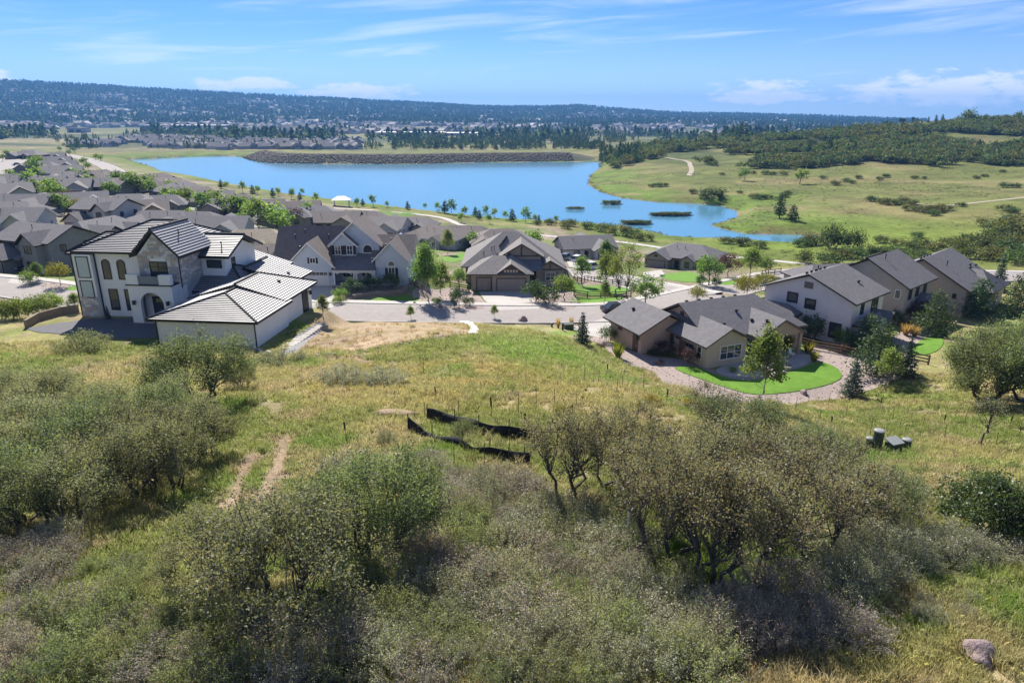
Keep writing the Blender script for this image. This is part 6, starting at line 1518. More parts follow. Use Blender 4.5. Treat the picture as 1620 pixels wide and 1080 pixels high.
    x, y, z = G(991, 872); b = MB(); b.tube([(0, 0, -.2), (.02, 0, 1.9)], .04, 8); o = b.build('marker_post', mat('pale_post', (.62, .61, .60), (.55, .54, .53), 3, .6)); o.location = (x, y, z); tag(o, 'thin pale survey post standing among the grove shrubs', 'post')
    for px, py, w, lab in ((695, 485, .9, 'rock beside the kerb in the bed right of the blue house'), (720, 482, .7, 'small rock in the bed between blue and brown house'), (655, 480, .6, 'rock at the left of the gravel bed by the lawn'), (985, 590, .7, 'pale rock on the gravel slope below the tan garage'), (1012, 600, .5, 'small pale rock on the gravel slope'), (1270, 622, .8, 'dark rock at the lower lawn edge')):
        x, y, z = G(px, py); rock(rocks[2], 'rock', (x, y, z + .1), w, 1, lab, 'rock')
    x, y, z = G(625, 655); m = MB(); o = fill_poly([(x + 1.5 * math.cos(a) * (1 + .3 * math.sin(3 * a)), y + .9 * math.sin(a) * (1 + .3 * math.cos(2 * a))) for a in np.linspace(0, 6.0, 14)], lambda p, q: H(p, q) + .24 * np.clip(1 - ((p - x) / 1.6) ** 2 - ((q - y) / 1.0) ** 2, 0, 1), 'dirt_mound', mat('red_soil', (.33, .235, .165), (.25, .19, .12), 3, .95, bump=.4), inner=.4, lift=.02, skirt=.2, smooth=True); tag(o, 'low mound of bare reddish soil uphill of the silt fences', 'mound')
    # loose stones lying on the gravel
    rn = np.random.default_rng(14); X = []
    for poly in GRAVEL:
        a = np.array(poly); ar = (a[:, 0].max() - a[:, 0].min()) * (a[:, 1].max() - a[:, 1].min()); m = int(min(3000, ar * 5)); p = a.min(0) + rn.random((m, 2)) * (a.max(0) - a.min(0)); ok = inside(p[:, 0], p[:, 1], poly)
        for other in NOGRASS:
            if other is not poly and other not in GRAVEL: ok &= ~inside(p[:, 0], p[:, 1], other)
        X.append(p[ok])
    X = np.concatenate(X); m = len(X); s = rn.uniform(.06, .24, m) ** 1.15
    scatter('gravel_stones', np.concatenate([X, H(X[:, 0], X[:, 1])[:, None] + .05], 1), np.stack([s, s, s * .7], 1), rn.random(m) * 6.28, rn.integers(0, 3, m), [rock_mesh(k, .7) for k in (21, 22, 23)], 'loose stones strewn over the gravel beds', 'stones')
    # patio things
    x, y, z = G(1241, 582); o = empty('fire_ring', (x, y, z + .1), 0, 'low round stone fire ring on the patio', 'fire ring')
    for k in range(14): a = 6.283 * k / 14; b = MB(); b.obox((math.cos(a) * .85, math.sin(a) * .85, .17), Vector((-math.sin(a), math.cos(a), 0)) * .17, Vector((math.cos(a), math.sin(a), 0)) * .13, Vector((0, 0, .17))); b.build('stone', M_ROCKW, o)
    def chair(px, py, rz, lab, m):
        x, y, z = G(px, py); o = empty('patio_chair', (x, y, z + .1), R(rz), lab, 'chair')
        b = MB(); b.box(-.28, .28, -.28, .28, .4, .46); b.build('seat', m, o); b = MB(); b.obox((0, .28, .72), (.28, 0, 0), (0, .03, 0), (0, .06, .3)); b.build('backrest', m, o)
        for i in (-.24, .24):
            for j in (-.24, .24): b = MB(); b.box(i - .025, i + .025, j - .025, j + .025, 0, .4); b.build('leg', m, o)
    chair(1252, 566, 40, 'white patio chair right of the fire ring', M_TRIMW); chair(1226, 574, -30, 'dark patio chair left of the fire ring', M_BLACK)
    x, y, z = G(1222, 566); o = empty('patio_umbrella', (x, y, z + .1), 0, 'faded red patio umbrella under the tan porch roof', 'umbrella'); b = MB(); b.tube([(0, 0, 0), (0, 0, 2.2)], .03, 6); b.build('pole', M_TRIMW, o); b = MB(); b.lathe((0, 0, 1.7), [(1.05, 0), (.6, .28), (.05, .5)], 8); b.build('canopy', mat('red_canvas', (.45, .13, .12), (.4, .11, .11), 2, .9), o)
    # silt fences
    M_SILT = mat('black_silt_fabric', (.016, .016, .018), (.03, .03, .032), 3, .75); M_STK = mat('stake_wood', (.07, .055, .045), (.05, .04, .035), 4, .9)
    def silt(pts, hs, label):
        w = [G(a, b) for a, b in pts]; l = smooth_line(w, .35); n = len(l); root = empty('silt_fence', w[0], 0, label, 'silt fence'); o0 = Vector(w[0]); V = []; F = []
        x = np.array([p[0] for p in l]); y = np.array([p[1] for p in l]); z = H(x, y)
        for k in range(n):
            h = np.interp(k / (n - 1), np.linspace(0, 1, len(hs)), hs) + .04 * math.sin(k * .9); t = np.array(l[min(k + 1, n - 1)])[:2] - np.array(l[max(k - 1, 0)])[:2]; t /= np.linalg.norm(t) + 1e-9; nn = np.array([-t[1], t[0]]); lean = .10 * math.sin(k * .33) + .06
            for zz, off in ((-.1, 0), (h * .5, .04 * math.sin(k * 1.3)), (h, lean), (h, lean + .012), (h * .5, .012 + .04 * math.sin(k * 1.3)), (-.1, .012)): V.append((x[k] + nn[0] * off - o0.x, y[k] + nn[1] * off - o0.y, z[k] + zz - o0.z))
        for k in range(n - 1):
            for j in range(5): F.append((k * 6 + j, (k + 1) * 6 + j, (k + 1) * 6 + j + 1, k * 6 + j + 1))
        mesh_obj('fabric', V, F, M_SILT, root, smooth=True)
        for k in range(0, n, 5):
            b = MB(); p = Vector((x[k], y[k], z[k])) - o0; b.obox(p + Vector((0, 0, .45)), (.022, 0, 0), (0, .022, 0), (.02, 0, .62)); b.build('stake', M_STK, root)
    silt([(676, 664), (700, 670), (730, 677), (765, 685), (805, 692), (846, 700)], [.75, .62, .66, .6, .66, .7], 'upper black silt fence running across the slope')
    silt([(646, 682), (668, 690), (692, 699), (716, 705), (740, 713), (775, 722), (805, 730), (838, 735)], [.85, .3, .3, .55, .32, .5, .6, .6], 'lower sagging black silt fence, nearer of the two')
    # thin dark stakes all over the planted slope
    ST = [(672, 655), (727, 662), (778, 660), (820, 650), (877, 640), (905, 655), (912, 640), (548, 690), (718, 745), (766, 735), (806, 738), (806, 712), (830, 690), (880, 655), (947, 600), (1018, 612), (925, 600), (960, 590), (985, 606), (1055, 632), (1098, 640), (1144, 625), (612, 570), (670, 590), (1338, 655), (1392, 645), (1391, 690), (1375, 690), (1412, 662), (1423, 675), (1459, 672), (1492, 670), (1297, 660), (1315, 672), (1310, 640), (1258, 650), (1185, 660), (1525, 668), (1610, 690), (1596, 672), (1575, 700), (1494, 690), (1090, 600), (975, 620), (848, 640), (690, 628)]
    ST = sorted(set(ST)); rg = random.Random(4)
    for k, (px, py) in enumerate(ST):
        x, y, z = G(px, py + 4); h = rg.uniform(.8, 1.5); b = MB(); lean = (rg.uniform(-.06, .06), rg.uniform(-.06, .06))
        b.tube([(0, 0, -.1), (lean[0], lean[1], h)], .017, 5)
        if k % 4 == 0: b.tube([(lean[0] * .6, lean[1] * .6, h * .6), (lean[0], lean[1], h * 1.02)], .05, 6)
        o = b.build('stake', M_STK); o.location = (x, y, z); tag(o, 'thin dark stake standing upright in the grass of the slope', 'stake', 'thin stakes on the slope')

# ------------------------------------------------------------------ yard, shore and meadow trees
def make_trees():
    T = {'round': [T_broad(k, 4.0, 5.4, .28, 1, 42, 46, .26, .42, M_TREE, r=.10, low=.16, tw=1) for k in (101, 102, 103)],
         'pale': [T_broad(k, 2.6, 5.4, .22, 1, 62, 52, .19, .30, M_TREEL, mbark=M_BARKP, r=.07, low=.14, tw=1, shape='cone') for k in (111, 112)],
         'tall': [T_broad(k, 4.4, 8.5, .2, 1, 90, 56, .28, .50, M_TREE, mbark=M_BARKP, r=.13, low=.10, tw=1, shape='cone') for k in (121, 122)],
         'airy': [T_broad(k, 5.4, 8.5, .3, 2, 58, 40, .25, .48, M_TREEL, r=.12, low=.16, tw=2, lump=.5) for k in (131,)],
         'yellow': [T_broad(k, 3.2, 3.4, .25, 1, 36, 44, .20, .34, M_TREEY, r=.06, low=.22, tw=1) for k in (141,)],
         'red': [T_broad(k, 3.6, 4.6, .25, 1, 38, 42, .22, .38, M_TREER, r=.08, low=.15, tw=1) for k in (151,)],
         'bush': [T_broad(k, 2.4, 1.7, .15, 5, 34, 42, .15, .24, M_TREE, r=.03, low=.03, tw=0) for k in (161, 162)],
         'hedge': [T_broad(k, 2.6, 2.0, .15, 6, 40, 60, .14, .26, M_TREEL, r=.03, low=.03, tw=0) for k in (165,)],
         'dbush': [T_broad(k, 2.4, 1.7, .15, 5, 34, 42, .15, .24, M_DARKB, r=.03, low=.03, tw=0) for k in (163, 164)],
         'spruce': [T_conifer(k, 2.2, 4.2, 2600, .22, M_SPRU) for k in (171, 172)], 'pine': [T_conifer(k, 4.2, 6.2, 3000, .30, M_PINE, .08, True, 13) for k in (181, 182)],
         'farpine': [T_conifer(k, 4.5, 10.0, 700, .9, M_PINE, .1, True, 10) for k in (191, 192)], 'fartree': [T_broad(k, 4.0, 5.0, .25, 1, 24, 18, .55, .5, M_TREE, r=.12, low=.12, tw=0, tr_n=5) for k in (201, 202, 203)],
         'straw': [T_tuft(211, 1.1, 1.3, 160, M_STRAW)], 'ogr': [T_tuft(212, 1.1, 1.2, 160, M_TREEY)],
         'mbush': [T_broad(k, 5.0, 2.6, .15, 6, 34, 30, .42, .55, M_HILL, r=.06, low=.02, tw=0) for k in (221, 222)], 'cone': [T_broad(231, 3.0, 6.2, .12, 1, 48, 44, .22, .34, M_TREE, r=.08, low=.06, tw=1, shape='cone')]}
    rg = random.Random(12); cnt = {}
    NM = {'round': 'maple_tree', 'pale': 'young_tree', 'tall': 'tall_tree', 'airy': 'cottonwood_tree', 'yellow': 'young_tree', 'red': 'red_leaf_tree', 'bush': 'bush', 'hedge': 'bush', 'dbush': 'bush', 'spruce': 'spruce_tree', 'pine': 'pine_tree', 'farpine': 'pine_tree', 'fartree': 'tree', 'straw': 'grass_clump', 'ogr': 'grass_clump', 'mbush': 'shrub', 'cone': 'tall_tree'}
    CT_ = {'bush': 'bush', 'hedge': 'bush', 'dbush': 'bush', 'mbush': 'shrub', 'straw': 'grass clump', 'ogr': 'grass clump'}
    def put(kind, px, py, w, h, label, group=None):
        x, y, z = G(px, py); t = T[kind]; k = cnt.get(kind, 0); cnt[kind] = k + 1
        return spawn(t[k % len(t)], NM[kind], (x, y, z - .03), w, h, rg.random() * 6.28, label, CT_.get(kind, 'tree'), group)
    for a in [('tall', 675, 476, 4.6, 9.0, 'tall dense green tree right of the blue-grey house'), ('pale', 698, 474, 3.6, 6.2, 'lighter young tree right of the tall dense green tree'), ('pale', 709, 403, 3.4, 7.0, 'slim pale tree behind, before the brown hip-roofed house'),
              ('round', 726, 458, 3.0, 4.0, 'rounded tree at the left corner of the brown house'), ('dbush', 723, 486, 2.2, 2.8, 'dark upright shrub in the rock bed by the kerb'), ('dbush', 740, 484, 1.8, 1.5, 'low dark shrub in the rock bed before the brown drive'), ('bush', 690, 480, 1.6, 1.0, 'low shrub at the foot of the lighter young tree'),
              ('pale', 512, 503, 1.6, 3.0, 'small pale sapling before the blue-grey garage drive'), ('pale', 650, 505, 1.2, 2.0, 'small pale sapling at the bare lot edge by the street'), ('pale', 782, 503, 1.1, 2.0, 'small pale sapling below the brown house drive'),
              ('dbush', 845, 478, 4.0, 3.2, 'dark shrub mass under the right bedroom window of the brown house'), ('dbush', 868, 482, 3.6, 2.6, 'dark spreading shrub right of the brown drive'), ('round', 892, 476, 3.6, 4.6, 'dark bushy tree at the right corner of the brown house'),
              ('airy', 985, 474, 5.8, 9.6, 'large airy tree on the corner lawn behind the rail fence'), ('pale', 957, 462, 3.6, 7.4, 'slim pale tree left of the large airy tree'), ('tall', 958, 418, 3.8, 6.5, 'green tree before the right end of the lake house'), ('cone', 920, 452, 3.6, 6.2, 'leafy tree beside the silver vehicle'), ('pale', 957, 482, 2.0, 4.0, 'thin young tree in the strip between the two rail fences'),
              ('round', 1020, 489, 5.0, 5.6, 'round green tree at the bend of the street'), ('round', 1121, 452, 5.2, 6.2, 'round maple before the corner ranch'), ('red', 1152, 438, 4.8, 5.6, 'dark red tree at the right end of the corner ranch'), ('cone', 1186, 442, 5.2, 7.4, 'conical green tree right of the dark red tree'), ('round', 1210, 436, 4.0, 4.4, 'small green tree right of the conical one'),
              ('dbush', 1109, 451, 2.2, 1.9, 'clipped round shrub left of the maple stem'), ('dbush', 1133, 453, 2.2, 1.8, 'clipped round shrub right of the maple stem'), ('yellow', 1181, 474, 4.8, 4.4, 'broad yellow-green tree above the tan roof ridge'), ('yellow', 1102, 480, 3.0, 3.0, 'small yellow-green tree at the street bend'), ('yellow', 1210, 462, 4.0, 3.8, 'yellow-green shrub tree left of the pale house gable'),
              ('spruce', 921, 545, 2.3, 3.9, 'blue spruce left of the tan garage'), ('pale', 1205, 641, 2.9, 6.3, 'young maple standing at the lower lawn edge'), ('spruce', 1347, 628, 2.6, 4.1, 'blue spruce right of the lawn'), ('pine', 1385, 592, 5.4, 6.0, 'broad dark pine behind the lawn'), ('pale', 1402, 613, 2.6, 4.4, 'light green young tree before the broad dark pine'), ('spruce', 1432, 596, 2.6, 4.4, 'blue spruce right of the light green young tree'), ('pine', 1370, 555, 4.2, 4.6, 'pine partly hidden behind the broad dark pine'),
              ('pine', 1474, 535, 4.6, 6.6, 'dark pine before the brown-grey house'), ('pine', 1545, 503, 5.2, 6.0, 'round-topped pine behind the large right oak'), ('pine', 1606, 500, 4.2, 6.6, 'dark pine at the right edge below the road'), ('spruce', 1577, 462, 3.4, 7.2, 'blue spruce at the end of the taupe house'), ('red', 1450, 512, 3.0, 3.6, 'reddish shrub tree beside the brown-grey house'), ('dbush', 1415, 514, 2.6, 2.0, 'dark shrub at the foot of the brown-grey wall'),
              ('straw', 1432, 530, 1.6, 1.6, 'straw-yellow grass clump, left of three by the rail fence'), ('straw', 1444, 522, 1.5, 1.5, 'straw-yellow grass clump, rear of three by the rail fence'), ('straw', 1446, 532, 1.6, 1.5, 'straw-yellow grass clump, right of three by the rail fence'), ('straw', 1335, 555, 1.2, 1.0, 'single straw grass clump below the pale house'), ('bush', 1332, 548, 2.2, 2.4, 'light green shrub at the pale house corner'), ('dbush', 1282, 538, 3.0, 3.2, 'dark shrub against the pale house gable wall'),
              ('ogr', 1278, 560, 1.6, 1.6, 'green ornamental grass beside the right patio post'), ('ogr', 1287, 572, 1.3, 1.4, 'ornamental grass at the patio corner'), ('ogr', 1246, 552, 1.6, 1.8, 'yellow-green plant behind the patio chairs'), ('straw', 883, 519, .8, 1.5, 'straw grass clump at the kerbside utilities'), ('straw', 904, 517, .8, 1.5, 'straw grass clump right of the transformer box'),
              ('dbush', 961, 541, 2.2, 1.9, 'dark bush at the tan garage corner'), ('red', 951, 553, 1.2, 1.0, 'small reddish shrub on the gravel by the spruce'), ('ogr', 978, 566, 1.8, 1.8, 'olive shrub on the gravel below the tan garage'), ('red', 1052, 563, 2.4, 2.0, 'purple-brown shrub by the tan garage gable'), ('red', 1091, 577, 2.2, 2.2, 'pinkish dark shrub beside the bay window wall'), ('dbush', 1034, 562, 1.6, .8, 'low dark shrub left of the purple-brown one'), ('red', 1043, 577, 1.0, .6, 'tiny reddish shrub alone on the gravel'),
              ('bush', 1158, 590, .9, .8, 'small plant at the patio edge below the bay window'), ('hedge', 14, 505, 3.6, 2.6, 'leftmost bush of the green row left of the white house'), ('hedge', 36, 504, 3.6, 2.7, 'second bush of the green row left of the white house'), ('hedge', 62, 500, 3.6, 2.6, 'third bush of the green row left of the white house'), ('hedge', 84, 493, 3.2, 2.4, 'rightmost bush of the green row left of the white house'),
              ('yellow', 96, 452, 3.0, 3.8, 'yellow-green young tree before the grey two-storey house'), ('pale', 60, 444, 2.4, 3.0, 'pale small tree left of the yellow-green one'), ('bush', 46, 450, 2.4, 2.2, 'green bush at the driveway mouth on the left'), ('round', 6, 424, 5.0, 6.0, 'dark green tree cut by the left edge, in front of the houses'), ('spruce', 90, 425, 2.6, 4.0, 'spruce before the porch of the grey two-storey house'), ('pale', 120, 492, 1.6, 2.4, 'small pale bush left of the white house corner'), ('spruce', 172, 505, .8, 1.7, 'tiny spruce before the white house wall'),
              ('yellow', 420, 418, 4.6, 4.4, 'bright green tree between white house and blue house'), ('bush', 540, 472, 2.2, 1.6, 'round bush in the bed before the blue porch'), ('dbush', 560, 462, 3.4, 2.0, 'dark shrub under the porch of the blue-grey house'), ('dbush', 590, 458, 3.0, 2.2, 'dark shrub right of the blue porch steps'), ('dbush', 617, 457, 3.2, 2.4, 'dark shrub under the arched window of the blue-grey house'), ('bush', 535, 480, 1.8, 1.2, 'low bush at the right of the blue drive'),
              ('farpine', 1233, 345, 5.0, 10.0, 'tall lone pine in the meadow, left of two'), ('farpine', 1253, 350, 5.0, 6.5, 'shorter lone pine in the meadow, right of two'), ('fartree', 1178, 286, 7, 7, 'small dark tree in the meadow near the bend'), ('fartree', 1266, 291, 7, 8, 'small dark tree in the middle of the meadow'), ('mbush', 1316, 394, 8, 6.0, 'big round bush beside the pond end, left of two'), ('mbush', 1347, 395, 6.4, 5.2, 'big round bush beside the pond end, right of two'), ('mbush', 1531, 195, 15, 11, 'dark tree on the crest of the right hill'), ('mbush', 1124, 315, 12, 5, 'large dark shrub above the pond'),
              ('mbush', 1272, 417, 4.6, 3, 'shrub on the verge behind the road, left of two'), ('mbush', 1310, 419, 6.5, 3, 'shrub on the verge behind the road, right of two')]: put(*a)
    # neighbourhood trees at left
    for i, (px, py, s) in enumerate([(62, 285, 1), (55, 275, 1.3), (63, 268, 1.2), (70, 262, 1), (20, 291, 1), (45, 300, 1.2), (55, 308, 1), (85, 318, 1.3), (93, 328, 1.3), (100, 338, 1), (135, 292, 1), (120, 285, .9), (145, 300, 1), (170, 305, 1), (178, 312, 1), (188, 297, 1.2), (205, 303, 1.3), (215, 306, 1.3), (228, 300, 1), (240, 308, 1), (133, 262, .9), (152, 253, .8), (160, 255, .8), (140, 270, .8),
                                        (268, 322, 1), (272, 312, 1.1), (285, 330, 1.2), (300, 332, 1.3), (262, 330, .9), (245, 300, 1.1), (325, 338, 1.2), (340, 336, 1.3), (352, 340, 1.1), (370, 344, 1.2), (385, 342, 1.1), (395, 350, 1), (410, 358, 1.5), (425, 360, 1.1), (436, 356, 1.2), (452, 362, 1.1), (440, 372, 1.2), (300, 355, .8), (490, 352, 1.2), (380, 362, .8), (12, 248, .7), (5, 255, .7), (110, 246, .9), (95, 240, 1), (118, 242, 1), (748, 395, .9), (835, 400, 1.1), (845, 392, .9)]):
        put('fartree', px, py, 5.2 * s, 5.6 * s, 'green yard tree among the roofs of the lakeside neighbourhood', 'yard trees of the lakeside neighbourhood')
    put('red', 108, 333, 6, 6.5, 'dark red leafy tree among the left neighbourhood roofs'); put('yellow', 118, 337, 6, 4.5, 'bright lime green tree below the dark red one'); put('red', 468, 362, 6, 7, 'wine-red tree before the lake-side roofs'); put('spruce', 428, 350, 3, 6, 'narrow dark conifer left of the wine-red tree'); put('spruce', 66, 300, 2.6, 6, 'narrow dark conifer before the pale grey gable house'); put('spruce', 625, 372, 2.4, 4.5, 'small conifer by the grey gabled house wall')
    # young trees along the shore path
    for i, (px, py, s) in enumerate([(432, 312, .9), (440, 310, .8), (462, 315, 1), (475, 317, .8), (500, 322, 1), (478, 309, .7), (350, 298, .9), (358, 300, .8), (384, 305, 1.1), (400, 309, 1), (408, 307, .8), (565, 327, .8), (574, 326, .7), (590, 327, 1.1), (612, 328, .6), (645, 331, .8), (672, 332, .7), (693, 335, .9), (704, 337, 1.2), (714, 338, 1.3), (735, 342, .9), (752, 342, .9), (768, 341, 1.0), (783, 345, .9), (758, 348, .9), (774, 354, .8), (800, 348, .8), (810, 350, 1.1), (831, 352, 1.3), (846, 352, .7), (852, 353, .7), (880, 354, .7), (730, 352, .8)]):
        put('farpine' if i % 3 == 0 else 'fartree', px, py, 3.0 * s, 4.6 * s, 'small young tree in the row along the lake shore path', 'young trees along the shore')
    for i, (px, py, s) in enumerate([(870, 356, 1), (900, 358, 1.2), (930, 362, 1.2), (955, 366, 1.4), (980, 372, 1.6), (1000, 376, 1.3), (1020, 381, 1.2), (895, 362, .9), (850, 356, .8), (1150, 385, 1), (1175, 388, 1.2), (1200, 392, 1), (1290, 386, 1.4), (1278, 388, 1.2), (1268, 390, 1)]):
        put('mbush', px, py, 5.0 * s, 2.0 * s, 'green waterside bush along the near shore', 'waterside bushes')
    # islands
    for n_, (px, py, k, wpx) in enumerate([(910, 331, 4, 26), (967, 322, 4, 26), (1061, 340, 8, 60), (1006, 353, 6, 42)]):
        for j in range(k):
            put('mbush', px + (j - (k - 1) / 2) * wpx / k, py + rg.uniform(-.6, .6), 3.6 if n_ > 1 else 3.0, 1.1 if n_ != 1 else 1.5, ['dull reed bush on the left small island', 'dull reed bush on the upper small island', 'green reed bush on the long island', 'grey reed bush on the nearest island'][n_], 'reed bushes on the islands')
    # meadow shrubs
    for i, (px, py, s) in enumerate([(1040, 296, 1), (1050, 295, .9), (1030, 296, .8), (1096, 306, 1), (1112, 313, .9), (1140, 314, .8), (1170, 306, .6), (1192, 314, 1), (1203, 315, 1), (1215, 315, .9), (1240, 312, .9), (1246, 308, .8), (1232, 316, .7), (1302, 283, .8), (1322, 293, 1), (1338, 288, .9), (1348, 290, .8), (1358, 283, .9), (1392, 285, .8), (1402, 281, .9), (1446, 283, .8), (1462, 283, .6), (1545, 283, .8), (1558, 280, .7), (1586, 273, .7), (1590, 297, 1), (1605, 297, .9), (1380, 319, 1), (1395, 322, 1), (1408, 324, 1.1), (1420, 324, .9), (1430, 321, 1), (1442, 324, .9), (1438, 333, .9), (1452, 335, 1), (1468, 337, 1.1), (1482, 336, 1.1), (1495, 333, 1), (1478, 341, .9), (1590, 334, 1), (1600, 337, .9), (1520, 327, .7), (1240, 277, 1), (1210, 276, 1), (1222, 277, .9), (1190, 275, .8), (1142, 277, .7)]):
        put('mbush', px, py, 5.4 * s, 2.2 * s, 'low dark shrub dotted over the right-hand meadow', 'meadow shrubs')
    for i, (px, py, s) in enumerate([(1390, 405, 1), (1405, 402, 1), (1440, 394, 1), (1460, 392, 1.1), (1480, 396, 1), (1500, 390, 1.2), (1520, 394, 1.2), (1540, 388, 1.4), (1560, 392, 1.4), (1580, 384, 1.7), (1600, 380, 2.2), (1612, 372, 2.2), (1590, 372, 1.8), (1575, 366, 1.5), (1615, 395, 1.8), (1598, 404, 1.6), (1570, 412, 1.4), (1612, 418, 1.5), (1540, 410, 1.2), (1500, 408, 1), (1560, 358, 1.1), (1600, 352, 1.2), (1618, 358, 1.3), (1450, 376, .8), (1420, 388, .8), (1395, 384, .9), (1370, 404, 1.2), (1350, 408, 1.2), (1332, 410, 1.0), (1430, 408, 1.2), (1460, 412, 1.0)]):
        put('mbush', px, py, 5.2 * s, 2.2 * s, 'bushy willow growing in the green bottom right of the pond', 'willows of the green bottom')
    # pines on the shoulder of the right hill
    for i, (px, py, h) in enumerate([(1152, 222, 16), (1158, 222, 19), (1165, 222, 17), (1171, 221, 20), (1178, 220, 19), (1143, 224, 14), (1122, 226, 12), (1090, 229, 11), (1060, 231, 10), (1035, 234, 9), (1310, 246, 17), (1278, 243, 12), (1350, 245, 11), (1100, 232, 10), (1010, 236, 9), (1130, 232, 12), (1362, 201, 10), (1380, 199, 9), (1402, 200, 7), (1449, 196, 6), (1468, 195, 7), (1480, 194, 8), (1490, 193, 8)]):
        put('farpine', px, py, h * .5, h, 'dark pine rising from the scrub of the right hill', 'pines of the right hill')
# ------------------------------------------------------------------ wooded hill, far town, far ridge
def blob_mesh(seed, n, leaf, m, W=4.4, Hh=3.0, cone=False):
    rng = np.random.default_rng(seed)
    if cone: t = rng.random(n); a = rng.random(n) * 6.28; r = W / 2 * (1 - t) ** .8 * rng.uniform(.5, 1.05, n); C = np.stack([r * np.cos(a), r * np.sin(a), Hh * (.08 + .92 * t)], 1)
    else:
        d = rng.normal(size=(n, 3)); d /= np.linalg.norm(d, axis=1, keepdims=True); d[:, 2] = np.abs(d[:, 2]) * 1.0 - .1; k = rng.uniform(.6, 1.05, (n, 1)) * (1 + .25 * np.sin(3 * np.arctan2(d[:, 1:2], d[:, 0:1]) + seed)); C = d * k * np.array([W / 2, W / 2, Hh * .6]) + np.array([0, 0, Hh * .38])
    V, F = leaf_quads(C, leaf * rng.uniform(.7, 1.3, n), rng, up=.3, aspect=.8); return np_mesh('clump', V, F, m, tone=rng.random(n), link=False).data
def make_far():
    rg = random.Random(9); rn = np.random.default_rng(10)
    poly = [(952, 256), (965, 244), (1000, 232), (1060, 227), (1150, 217), (1240, 212), (1330, 207), (1440, 201), (1530, 191), (1640, 189), (1640, 264), (1560, 263), (1480, 266), (1400, 271), (1330, 266), (1255, 272), (1180, 268), (1120, 262), (1060, 247), (1010, 256), (975, 268)]
    pts = []; k = 0
    while len(pts) < 3600 and k < 16000:
        k += 1; px, py = rg.uniform(950, 1640), rg.uniform(187, 275)
        if not inside(np.array([px]), np.array([py]), poly)[0]: continue
        x, y, z = G(px, py)
        if fbm(np.array([x * .018]), np.array([y * .018]), 77, 3)[0] < .44: continue
        pts.append((x, y, z))
    pts = np.array(pts); n = len(pts); s = rn.uniform(.8, 1.9, n) * (.7 + np.hypot(pts[:, 0], pts[:, 1]) / 1500)
    scatter('hillside_scrub', pts, np.stack([s, s, s * rn.uniform(.8, 1.25, n)], 1), rn.random(n) * 6.28, rn.integers(0, 4, n), [blob_mesh(q, 150, .62, M_HILL) for q in (1, 2, 3, 4)], 'dense dark scrub oak covering the right-hand hillside', 'scrub')
    # tussocks and low scrub of the meadow, reeds along the water
    tus = [blob_mesh(q, 40, .75, M_HILL, 4.4, 2.2) for q in (21, 22)] + [blob_mesh(23, 40, .75, M_LOWG, 4.4, 2.0)]
    n = 9000; x = rn.uniform(45, 420, n); y = rn.uniform(165, 480, n); sd = lake_sd(x, y); d, _ = seg_dist(x, y, MAIN)
    dt, _ = seg_dist(x, y, TRAIL)
    ok = (sd > 3) & (d > 9) & (dt > 3) & (y > 150 + (x - 60) * .02) & (fbm(x * .03, y * .03, 57, 4) > .5); x, y = x[ok], y[ok]; m = len(x); s = rn.uniform(.10, .42, m) ** 1.15
    scatter('meadow_tussocks', np.stack([x, y, H(x, y)], 1), np.stack([s, s, s * .55], 1), rn.random(m) * 6.28, rn.integers(0, 3, m), tus, 'low tussocks and scrub speckling the right-hand meadow', 'tussocks')
    X = []
    for k in range(len(LAKE)):
        a, b = LAKE[k], LAKE[(k + 1) % len(LAKE)]
        if 9 > k > 2: continue
        L_ = np.linalg.norm(b - a); t = (b - a) / L_
        for j in range(int(L_ * .9)): X.append(a + t * rn.random() * L_ + np.array([-t[1], t[0]]) * rn.normal() * 1.8)
    X = np.array(X); sd = lake_sd(X[:, 0], X[:, 1]); X = X[(sd > -.4) & (sd < 4.5) & (fbm(X[:, 0] * .05, X[:, 1] * .05, 63, 3) > .42)]; m = len(X); s = rn.uniform(.16, .5, m)
    scatter('shore_reeds', np.concatenate([X, H(X[:, 0], X[:, 1])[:, None]], 1), np.stack([s, s, s * rn.uniform(.5, 1.0, m)], 1), rn.random(m) * 6.28, rn.integers(0, 3, m), tus, 'green reeds fringing the lake shore', 'reeds')
    # woods beyond the lake
    pines = [blob_mesh(q, 70, 1.5, M_PINE, 5, 10, True) for q in (5, 6)] + [blob_mesh(q, 70, 1.6, M_HILL, 7, 6) for q in (7, 8)]
    P_ = []
    def belt(x0, x1, y0, y1, m, th=0.0, seed=1):
        q = 0; tr = 0
        while q < m and tr < m * 8:
            tr += 1; px, py = rg.uniform(x0, x1), rg.uniform(y0, y1); x, y, z = G(px, py)
            if th and fbm(np.array([px * .03]), np.array([py * .12]), seed, 3)[0] < th: continue
            P_.append((x, y, z)); q += 1
    belt(310, 520, 211, 217, 190); belt(620, 990, 220, 237, 760, .38, 3); belt(200, 300, 211, 216, 60); belt(0, 240, 217, 226, 60, .5, 4); belt(590, 700, 218, 230, 80, .45, 8); belt(780, 1010, 213, 224, 160, .45, 9); belt(575, 950, 231, 237, 160, .4, 10); belt(100, 160, 229, 236, 50); belt(400, 1100, 198, 212, 260, .5, 5); belt(950, 1010, 240, 258, 70); belt(250, 560, 222, 236, 120, .4, 12)
    n1 = len(P_); P_ = np.array(P_); s = rn.uniform(.55, 1.15, n1)
    scatter('far_woods', P_, s, rn.random(n1) * 6.28, rn.choice(4, n1, p=[.38, .37, .13, .12]), pines, 'dark tree belts beyond the lake and dam', 'woods')
    # trees over the plain and the ridge
    n = 46000; az = np.radians(rn.uniform(-44, 30, n)); r = 1150 + 4150 * rn.random(n) ** .72; x, y = r * np.sin(az), r * np.cos(az)
